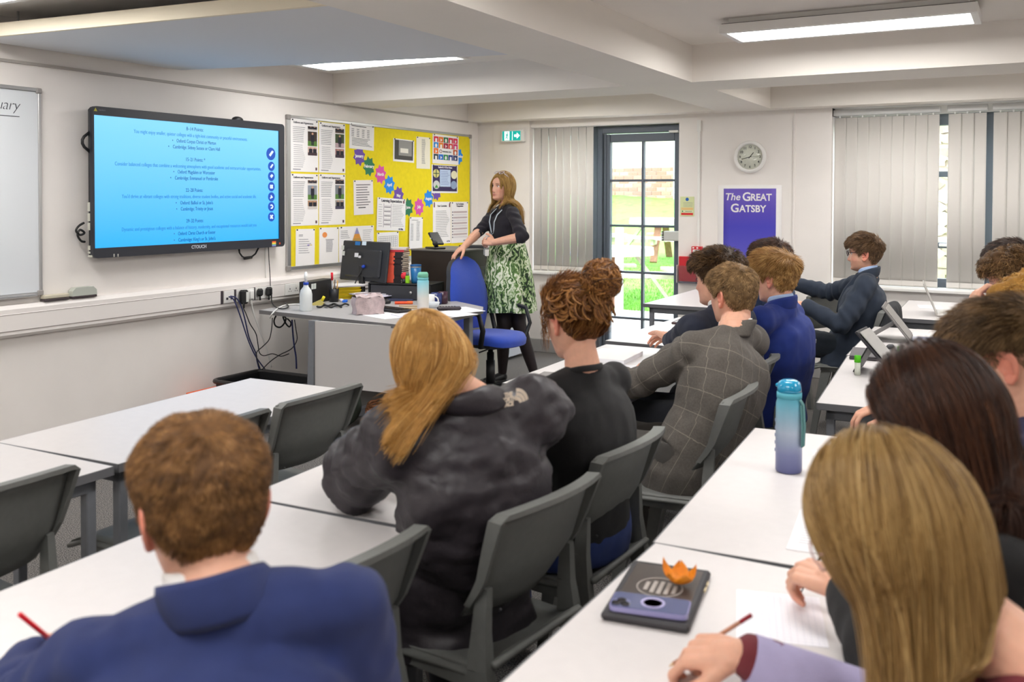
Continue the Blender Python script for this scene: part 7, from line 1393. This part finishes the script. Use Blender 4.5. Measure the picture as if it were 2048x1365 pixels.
    for k in range(60):
        sg = -1 if k % 3 == 0 else 1; p = Vector((.045+.01*rg.normal(), sg*.074, .02)); P.append([H3 @ (p+Vector((.004*math.sin(t*4+k)+.006*t, sg*.004*t, -.11*t))+Vector(rg.normal(0, .002, 3))) for t in np.linspace(0, rg.uniform(.6, 1), 8)])
    strands('face_strands', np.array([[tuple(v) for v in s_] for s_ in P]), .0006, h3, o3)
    # --- boy in the grey check blazer
    D4 = person('boy with cropped sandy hair in a grey check blazer, hands on the table', (-1.13, 3.42), 158, (-1.07, 3.70, 1.135), 150, pitch=6, hands={'R': dict(w=(-1.44, 3.905, .785), f=(-1, .15, -.12), d=(.1, .2, 1), pole=(.2, .8, -.6), per=[(38, 42, 20), (45, 50, 25), (50, 50, 30), (50, 50, 30)], thumb=(14, 20, 15)), 'L': dict(w=(-1.56, 3.66, .785), f=(-.9, .5, 0), pole=(.2, -.9, -.5))},
                top='blazer', topm=CHK, shirt=SHIRTW, trousers=cloth('grey_trousers', (70, 66, 62)), cuffm=SHIRTW, slouch=.8, foldseed=15, nbo=(.0, -.04, 0))
    crop_hair(D4, 'sandy_crop', ((82, 62, 40), (136, 106, 70), (186, 152, 108)), top=.015, side=.009, ltop=.026, lside=.012, n=9000, rad=.0008, seed=41, lift=.6, sc=48, front=.006)
    # --- boy with folded fingers
    D5 = person('boy with tousled dark hair in a dark navy suit, fingers above the table', (-1.24, 4.05), 165, (-1.215, 3.975, 1.172), 166, pitch=2, hands={'L': dict(w=(-1.585, 4.37, .815), f=(-.75, .62, .22), d=(.25, .1, 1), pole=(.2, -.8, -.6), curl=(12, 14, 10), splay=(-22, -8, 4, 14), thumb=(4, 6, 6)), 'R': dict(w=(-1.60, 4.56, .785), f=(-.95, -.2, .15), d=(.1, .8, .8), pole=(.3, .6, -.8), curl=(22, 30, 20))},
                top='blazer', topm=DNAVY, shirt=SHIRTW, trousers=TRB, cuffm=SHIRTW, slouch=.6, foldseed=18)
    Wt = D5['arm']['L'][2]; u5 = (D5['arm']['L'][2]-D5['arm']['L'][1]).normalized(); G().tube([Wt+u5*.004, Wt+u5*.022], .031, 16).sphere(Wt+u5*.013+Vector((0, 0, .030)), (.017, .017, .006), 12, 6).obj('wristwatch', ALU, D5['root'])
    crop_hair(D5, 'dark_brown_mop', ((38, 26, 18), (78, 56, 36), (132, 100, 64)), 'fringe', top=.026, side=.011, ltop=.052, lside=.016, n=7000, rad=.0009, seed=51, lift=.55, bumpy=.008, wave=.5, sc=34, front=.016, jit=.6, K=6)
    # --- fair boy in bright blue
    D6 = person('fair haired boy in a bright blue blazer and pale blue shirt', (-1.13, 4.60), 172, (-1.085, 4.46, 1.150), 164, pitch=6, top='blazer', topm=BRIGHT, shirt=cloth('pale_blue_shirt', (168, 190, 226), var=.03), tie=cloth('navy_tie', (30, 50, 90)), trousers=TRB, slouch=.8, foldseed=22, hands={'L': dict(w=(-1.50, 4.62, .78), pole=(.2, -.8, -.6)), 'R': dict(w=(-1.52, 4.80, .78), pole=(.2, .8, -.6))}, brow=(140, 104, 70))
    crop_hair(D6, 'fair_mop', ((104, 72, 36), (172, 128, 72), (222, 182, 118)), 'fringe', top=.024, side=.013, ltop=.060, lside=.022, n=7000, rad=.0009, seed=61, lift=.35, bumpy=.006, wave=.2, sc=32, front=.010, comb=lambda p: (p-CROWN)+Vector((.05*max(0, p.z*10), 0, 0)), K=6)
    # --- dark boy below the poster
    D7 = person('dark haired boy in a teal navy suit, mostly hidden below the poster', (-1.35, 5.33), 172, (-1.30, 5.23, 1.165), 172, pitch=4, top='blazer', topm=cloth('teal_navy_suit', (28, 46, 78)), shirt=SHIRTW, trousers=TRB, foldseed=25, hands={'L': dict(w=(-1.68, 5.22, .78), pole=(.2, -.8, -.6)), 'R': dict(w=(-1.68, 5.42, .78), pole=(.2, .8, -.6))})
    crop_hair(D7, 'dark_brown', ((34, 22, 18), (66, 44, 34), (112, 80, 60)), 'fringe', top=.024, side=.014, ltop=.05, lside=.022, n=5000, rad=.001, seed=71, lift=.3, bumpy=.004)
    # --- boy in glasses
    chair(-.80, 6.40, 'grey chair with a dark coat over its back, under the boy in glasses', 178); chair(-1.30, 7.10, 'grey chair in front of the wall, beyond the boy in glasses', 150)
    D8 = person('boy with dark rimmed glasses in a slate suit, leaning back', (-1.07, 6.40), 186, (-.985, 6.43, 1.165), 180, pitch=0, top='blazer', topm=SLATE, shirt=cloth('pale_blue_shirt', (168, 190, 226)), tie=cloth('dark_tie', (40, 46, 72)), trousers=cloth('slate_trousers', (34, 42, 52)), slouch=.5, foldseed=28, stub=.25, hem=.44, hunch=.0, hands={'L': dict(w=(-1.30, 6.20, .83), f=(-1, .1, 0), d=(0, -.3, 1), pole=(.3, -.4, -1)), 'R': dict(w=(-1.50, 6.72, .92), f=(-1, 0, -.1), pole=(0, .5, -.8))}, knees={'L': (-1.46, 6.28, .62), 'R': (-1.50, 6.58, .50), 'La': (-1.62, 6.52, .40), 'Ra': (-1.50, 6.60, .09)})
    crop_hair(D8, 'brown_side', ((60, 42, 28), (104, 78, 54), (152, 120, 88)), 'fringe', top=.022, side=.012, ltop=.045, lside=.018, n=6000, rad=.001, seed=81, lift=.4, bumpy=.005, front=.006, comb=lambda p: (p-CROWN)+Vector((.04, 0, 0)))
    spectacles(D8, mat('dark_rim', srgb(54, 30, 34), .3), rad=.0022)
    g = G(); ct = Vector((-.815, 6.40, 0)); X_, Y_ = Vector((1, 0, 0)), Vector((0, 1, 0)); loft(g, [(ct+Vector((-.05, .02, .34)), Y_, X_, .235, .075), (ct+Vector((-.03, 0, .55)), Y_, X_, .24, .07), (ct+Vector((0, 0, .72)), Y_, X_, .235, .065), (ct+Vector((.005, 0, .82)), Y_, X_, .215, .05), (ct+Vector((.005, 0, .855)), Y_, X_, .17, .03)], 28)
    m = remesh(g, .011, 4); c = mco(m); n = mno(m); setco(m, c+n*(.014*np.sin(c[:, 1]*55+5*fbm(c, 5, 4, 2))*np.clip((.86-c[:, 2])*2.2, 0, 1))[:, None]); o = bpy.data.objects.new('coat', m); COL.objects.link(o); m.materials.append(cloth('black_coat', (26, 28, 34))); tag(o, 'black coat draped over the chair back behind the boy in glasses', 'coat')
    # --- teacher
    TE = (-3.545, 6.15); KN = cloth('teacher_knit', (26, 22, 32), bump=.4, bscale=500)
    D15 = person('teacher with blond hair, dark top and green leaf print skirt behind the blue chair', (-3.735, 6.56), 236, (-3.765, 6.53, 1.606), 248, pitch=-6, roll=-3, fem=True, hipz=1.0, hands={'R': dict(w=(-3.90, 6.12, 1.115), f=(-.50, -.55, -.55), d=(-.35, -.45, .7), pole=(-.55, .45, -.5), per=[(18, 30, 16), (14, 30, 18), (12, 32, 20), (16, 34, 22)], thumb=(24, 16, 12)), 'L': dict(w=(-3.70, 6.285, 1.172), f=(-.85, -.05, .12), d=(.25, -.75, .5), pole=(.75, -.25, -.35), per=[(45, 60, 35), (50, 60, 35), (52, 60, 40), (55, 60, 40)], thumb=(5, 20, 20))},
                 top='jumper', topm=KN, skin_arms=True, sleeve_end=.14, legs=False, slouch=.1, foldseed=33, fold=.7, hunch=.01, tilt=2, brow=(126, 92, 64), sh_drop=.01)
    rt = D15['root']; f, l, Z = D15['f'], D15['l'], Vector((0, 0, 1)); b0 = D15['base']
    HS = srgb(40, 30, 32); g = G(); K1, A1 = Vector((.10, .02, .50)), Vector((.20, .10, .09)); K2, A2 = Vector((-.02, -.02, .50)), Vector((-.06, .03, .09))
    chain(g, [Vector((.06, .02, .9)), K1, K1*.45+A1*.55, A1], [.085, .058, .052, .036]); chain(g, [Vector((-.07, 0, .9)), K2, K2*.45+A2*.55, A2], [.085, .058, .052, .036]); m = remesh(g, .012, 4); m.materials.append(mat('black_tights', HS, .55)); o = bpy.data.objects.new('tights', m); COL.objects.link(o); o.parent = rt
    for A_ in (A1, A2):
        g = G(); chain(g, [A_+Vector((0, 0, -.03)), Vector((A_.x-.04, A_.y-.05, .04)), Vector((A_.x-.09, A_.y-.11, .03))], [.042, .042, .030]); m = remesh(g, .009, 3); m.materials.append(BLACK); o = bpy.data.objects.new('shoe', m); COL.objects.link(o); o.parent = rt
    SK = mat('leaf_print', srgb(60, 80, 50), .8); n_, l_, b_ = nodes_of(SK); tc = n_.new('ShaderNodeTexCoord'); last = None
    vo = n_.new('ShaderNodeTexVoronoi'); vo.inputs['Scale'].default_value = 11; wv = n_.new('ShaderNodeTexWave'); wv.inputs['Scale'].default_value = 9; wv.inputs['Distortion'].default_value = 9; wv.inputs['Detail Scale'].default_value = 1.2; mp = n_.new('ShaderNodeMapping'); mp.inputs['Scale'].default_value = (1, 1, .55)
    nz = n_.new('ShaderNodeTexNoise'); nz.inputs['Scale'].default_value = 9; l_.new(tc.outputs['Object'], mp.inputs[0]); mxv = n_.new('ShaderNodeMix'); mxv.data_type = 'RGBA'; mxv.blend_type = 'ADD'; mxv.inputs[0].default_value = .12; l_.new(mp.outputs[0], mxv.inputs[6]); l_.new(nz.outputs['Color'], mxv.inputs[7])
    l_.new(mxv.outputs[2], vo.inputs['Vector']); l_.new(mxv.outputs[2], wv.inputs['Vector'])
    rp = n_.new('ShaderNodeValToRGB'); e_ = rp.color_ramp.elements; e_[0].color = (*srgb(26, 36, 30), 1); e_[1].color = (*srgb(232, 236, 214), 1); e_[0].position = .12; e_[1].position = .9
    for p_, c in ((.3, (52, 84, 44)), (.5, (110, 146, 80)), (.68, (176, 198, 146))): q = e_.new(p_); q.color = (*srgb(*c), 1)
    ma = n_.new('ShaderNodeMath'); ma.operation = 'MULTIPLY_ADD'; ma.inputs[1].default_value = .62; l_.new(wv.outputs['Fac'], ma.inputs[0]); sp = n_.new('ShaderNodeSeparateColor'); l_.new(vo.outputs['Color'], sp.inputs[0]); m2_ = n_.new('ShaderNodeMath'); m2_.operation = 'MULTIPLY'; m2_.inputs[1].default_value = .45; l_.new(sp.outputs[0], m2_.inputs[0]); l_.new(m2_.outputs[0], ma.inputs[2]); l_.new(ma.outputs[0], rp.inputs[0]); l_.new(rp.outputs[0], b_.inputs['Base Color'])
    def skirt(u, v):
        a = 2*PI*u; z = 1.165-.555*v; r_ = .134+.072*v**.8+.012*math.sin(v*PI)+(.010*math.sin(a*9)+.007*math.sin(a*5+1))*v; hip = 1+.0*v; p = l*math.cos(a)*r_*1.12+f*math.sin(a)*r_*1.0; return Vector((p.x+.02*v, p.y, z+.006*math.sin(a*3)*v))
    G().grid(skirt, 73, 22).obj('skirt', SK, rt); G().tube([skirt(u, 0) for u in np.linspace(0, 1, 33)[:-1]], .008, 6, r2=.012, close=True).obj('waistband', BLACK, rt)
    long_hair(D15['Hm'], 'female', 5200, 14, .33, .0013, hairmat('dirty_blond', (110, 80, 40), (176, 138, 76), (224, 192, 124)), rt, coll_of(D15, .01), part=.02, seed=91, vol=.018, gravity=.62, vox=.007, wav=.15, cb=.3)
    # sunglasses on her head, lanyard, keys, earring
    Hm = D15['Hm']; g = G(); P = lambda x, y, z: Hm @ Vector((x, y, z))
    for sy in (-1, 1): g.tube([P(.052-.018*math.sin(a)-.0, sy*.034+.024*math.cos(a), .116+.012*math.sin(a)) for a in np.linspace(0, 6.28, 17)[:-1]], .003, 6, close=True); g.tube([P(.045, sy*.06, .112), P(-.02, sy*.082, .07), P(-.06, sy*.084, .03)], .0025, 6)
    g.tube([P(.05, -.012, .119), P(.05, .012, .119)], .003, 6); g.obj('sunglasses', mat('pale_rim', srgb(190, 180, 190), .3), rt); G().sphere(P(-.004, .079, -.046), .004, 8, 6).obj('earring', ALU, rt)
    pt, Nb = D15['path'], D15['Nb']; ch_ = lambda t, y: pt(t)+f*(.125 if t < .85 else .10)+l*y; end = D15['arm']['L'][2]+Vector((-.06, -.02, .0)); LW = mat('lanyard', srgb(196, 206, 216), .6)
    for sg in (1, -1): G().tube([Nb-f*.05+l*sg*.02, Nb+l*sg*.062+Vector((0, 0, .0)), ch_(.97, sg*.06), ch_(.82, sg*.045), ch_(.6, sg*.02-.0), end+Vector((0, 0, .03))], .003, 6, r2=.008).obj('lanyard', LW, rt)
    kx = end+Vector((0, -.01, -.05)); G().box(kx+Vector((.015, 0, -.03)), (.035, .004, .05), .001, Matrix.Rotation(R(240), 3, 'Z')).obj('badge', WPLAS, rt); g = G(); g.tube([kx+Vector((.012*math.cos(a), 0, .012*math.sin(a)+.01)) for a in np.linspace(0, 6.28, 13)[:-1]], .0015, 6, close=True); [g.box(kx+Vector((-.012+.012*k, 0, -.025-.006*k)), (.007, .002, .045)) for k in range(3)]; g.obj('keys', ALU, rt)
if 1:
    # --- right row
    D10 = person('dark haired pupil at the right edge, only the top of the head showing', (.14, 5.02), 178, (-.115, 5.03, 1.195), 176, top='blazer', topm=DNAVY, shirt=SHIRTW, trousers=TRB, foldseed=41, eyes=False)
    crop_hair(D10, 'dark_wave', ((30, 22, 20), (66, 50, 44), (120, 98, 84)), 'fringe', top=.026, side=.014, ltop=.05, lside=.02, n=4500, rad=.001, seed=101, bumpy=.006, wave=.3)
    PBS = cloth('pale_blue_sleeve', (120, 146, 220), var=.05)
    D9 = person('boy with brown curls resting a hand on his mouth, light blue cuff', (.14, 4.12), 176, (-.075, 4.14, 1.188), 178, pitch=4, hands={'L': dict(w=(-.222, 4.00, 1.075), e=(-.27, 3.98, .83), f=(.16, .24, .9), d=(-.9, -.3, .25), per=[(35, 55, 25), (48, 60, 30), (58, 60, 30), (62, 60, 30)], thumb=(20, 15, 10))}, top='blazer', topm=cloth('royal_shirt', (84, 110, 200)), shirt=SHIRTW, trousers=TRB, foldseed=44, collar=False, brow=(70, 50, 40), cuffm=PBS, hem=0)
    crop_hair(D9, 'brown_curl', ((52, 34, 20), (110, 80, 48), (176, 138, 92)), 'fringe', top=.036, side=.014, ltop=.045, lside=.02, n=6000, rad=.0010, seed=111, lift=.8, bumpy=.012, wave=1.2, sc=52, front=.018, jit=.9, K=7)
    D11 = person('boy with fair curls bent forward at the right edge', (.14, 3.42), 176, (.005, 3.38, 1.150), 178, pitch=14, top='blazer', topm=DNAVY, shirt=SHIRTW, trousers=TRB, foldseed=47, hands={'R': dict(w=(-.42, 3.5, .79))})
    crop_hair(D11, 'fair_curl', ((104, 68, 20), (174, 126, 52), (232, 190, 112)), 'fringe', top=.036, side=.020, ltop=.045, lside=.03, n=7000, rad=.0010, seed=121, lift=.8, bumpy=.013, wave=1.3, sc=50, front=.020, jit=.9, K=7)
    D12 = person('boy with brown hair, faded sides and a pink ear, looking down', (.14, 2.44), 174, (-.058, 2.35, 1.168), 170, pitch=20, top='jumper', topm=cloth('navy_jumper', (40, 46, 84)), trousers=TRB, foldseed=51, fold=.5, neckr=.062)
    o12 = crop_hair(D12, 'brown_top', ((52, 38, 26), (104, 80, 54), (160, 128, 90)), 'fade', top=.028, side=.006, ltop=.060, lside=.012, n=12000, rad=.0007, seed=131, lift=.28, bumpy=.007, sc=30, front=.020, comb=lambda p: (p-CROWN)+Vector((.06, 0, .02)), K=7, jit=.3)
    ths, ss = roots('male', 7000, np.random.default_rng(8)); M3 = np.array(D12['Hm'].to_3x3()); T_ = np.array(D12['Hm'].translation); P = []
    for th, s_ in zip(ths, ss):
        p, _ = surf(az_dir(th, phi_end('male', th)*s_)); nn = (p-C0).normalized(); k = min(1, max(.12, (p.z+.075)/.11)); P.append([tuple(p), tuple(p+nn*.003*k+Vector((-.003*k, 0, -.005*k))), tuple(p+nn*.005*k+Vector((-.006*k, 0, -.010*k)))])
    strands('fade_strands', np.array(P) @ M3.T+T_, .0004, hairmat('brown_top', (52, 38, 26), (104, 80, 54), (160, 128, 90)), o12)
    # --- girl with long dark hair
    D13 = person('girl with long straight dark brown hair, bent over her paper', (.16, 1.84), 178, (-.150, 1.75, 1.150), 184, pitch=22, fem=True, hands={'L': dict(w=(-.315, 1.80, .805), f=(-.75, .35, .05), d=(.3, -.4, .85), pole=(.2, -.9, -.6), per=[(35, 45, 25), (45, 55, 30), (55, 55, 35), (60, 55, 35)], thumb=(20, 25, 20)), 'R': dict(w=(-.24, 2.12, .79))}, top='jumper', topm=BLK, trousers=TRB, foldseed=55, fold=.6, slouch=.9, nbo=(.05, 0, -.01))
    long_hair(D13['Hm'], 'full', 9000, 18, .62, .0008, hairmat('espresso', (26, 14, 10), (52, 31, 22), (104, 66, 44), .36), D13['root'], coll_of(D13, .012), part=.0, seed=141, vol=.024, gravity=.55, guides=520, cb=.5, spread=.10)
    # --- girl with pink glasses in front
    MAR = cloth('maroon_knit', (112, 38, 46)); LAV = cloth('lavender_shirt', (172, 164, 200), var=.05, bump=.5, bscale=500)
    D14 = person('girl with long fair hair and pink glasses in a maroon top, holding a pencil', (.18, 1.30), 176, (-.165, 1.325, 1.088), 180, pitch=24, fem=True, hands={'R': dict(w=(-.408, 1.472, .795), f=(-.92, .06, -.16), d=(.18, -.30, .9), pole=(.5, .5, -.6), per=[(40, 48, 22), (52, 55, 28), (62, 58, 30), (66, 58, 30)], thumb=(16, 22, 14)), 'L': dict(w=(-.24, 1.10, .80))}, top='jumper', topm=MAR, trousers=TRB, foldseed=58, fold=.6, slouch=.9, nbo=(.08, .0, -.03))
    long_hair(D14['Hm'], 'full', 10000, 18, .58, .0008, hairmat('ash_blond', (84, 60, 32), (140, 108, 62), (198, 166, 112), .38), D14['root'], coll_of(D14, .012), part=-.01, seed=151, vol=.024, gravity=.6, guides=560, cb=.0, spread=.16)
    spectacles(D14, mat('clear_pink', srgb(214, 172, 168), .2, trans=.3), lens=(.025, .021), rad=.0016, z=.0, sq=.7)
    S_, E_, W_ = D14['arm']['R']; G().tube([S_+(E_-S_)*.5, E_, E_+(W_-E_)*.45, E_+(W_-E_)*.93], [.058, .056, .047, .040], 18).obj('shirt_sleeve', LAV, D14['root'])
    for k, (tp, pv) in enumerate(D14['tips']['R']):
        u = (tp-pv).normalized(); n_ = Vector((0, 0, 1)); n_ = (n_-u*n_.dot(u)).normalized(); G().sphere(tp+n_*.0048+u*.001, (.0052, .0052, .0022), 10, 6).obj('fingernail', mat('nail_varnish', srgb(58, 44, 70), .2), D14['root'])
# things held in the hands
a, b = onz(1338, 1334, .734), onz(1503, 1231, .845); t = thing('pencil', 'wooden pencil with a dark red end, held by the girl with pink glasses', 'pencil', a); v = b-a; G().tube([v*.06, v*.87], .0036, 6).obj('shaft', C(196, 140, 112), t); G().tube([v*.87, v], .0037, 6).obj('painted_end', C(150, 30, 44), t); G().tube([(0, 0, 0), v*.06], [.0006, .0036], 6).obj('tip', C(214, 180, 140), t)
a, b = onz(40, 1230, .90), onz(150, 1320, .745); t = thing('pencil', 'bright red pencil in the left hand of the boy in the navy blazer', 'pencil', b); v = a-b; G().tube([v*.12, v], .0042, 6).obj('shaft', C(214, 24, 40, .35), t); G().tube([(0, 0, 0), v*.12], [.0006, .0042], 6).obj('tip', C(214, 180, 140), t)
a = onz(1640, 1200, .80); t = thing('pencil', 'dark thin pencil in front of the girl with dark hair', 'pencil', (-.40, 1.87, .745)); G().tube([(0, 0, 0), (.05, .03, .11)], [.001, .0035], 6).tube([(.05, .03, .11), (.07, .04, .15)], .0035, 6).obj('shaft', DARK, t)
# round maker's mark on the puffer jacket: three nested arcs and three lines of lettering
jk = D2['top']; bvh = BVHTree.FromPolygons([v.co.copy() for v in jk.data.vertices], [tuple(p.vertices) for p in jk.data.polygons]); cw = Vector((0, 0, HC))-D2['base']
def on_jacket(px, py):
    d = Vector(ray(px, py)).normalized(); h = bvh.ray_cast(cw, d); return h
h0 = on_jacket(1044, 800)
if h0[0] is not None:
    p0, n0 = h0[0], h0[1]; bb_ = D2['base']; r0 = Vector((-n0.y, n0.x, 0)).normalized(); r0 = r0 if r0.dot(Vector(_r3)) > 0 else -r0; MK = frameM(p0+n0*.004, r0, Vector((0, 0, 1))-.15*r0); EM = mat('logo_white', srgb(226, 210, 190), .6); lg = G()
    def arc(r_, w_):
        out = [(-.022+r_*math.sin(t), -.012+r_*math.cos(t)) for t in np.linspace(0, PI/2, 9)]; inn = [(-.022+(r_-w_)*math.sin(t), -.012+(r_-w_)*math.cos(t)) for t in np.linspace(PI/2, 0, 9)]; lg.prism(out+inn, 0, .0012, MK)
    for r_ in (.040, .030, .020): arc(r_, .0085)
    lg.obj('jacket_emblem', EM, D2['root'])
    for k, s_ in enumerate(('THE', 'NORTH', 'FACE')): text('jacket_lettering', s_, .0135, EM, D2['root'], MK @ Matrix.Translation((-.046, .016-k*.0115, 0)), align='CENTER', bold=.0009)
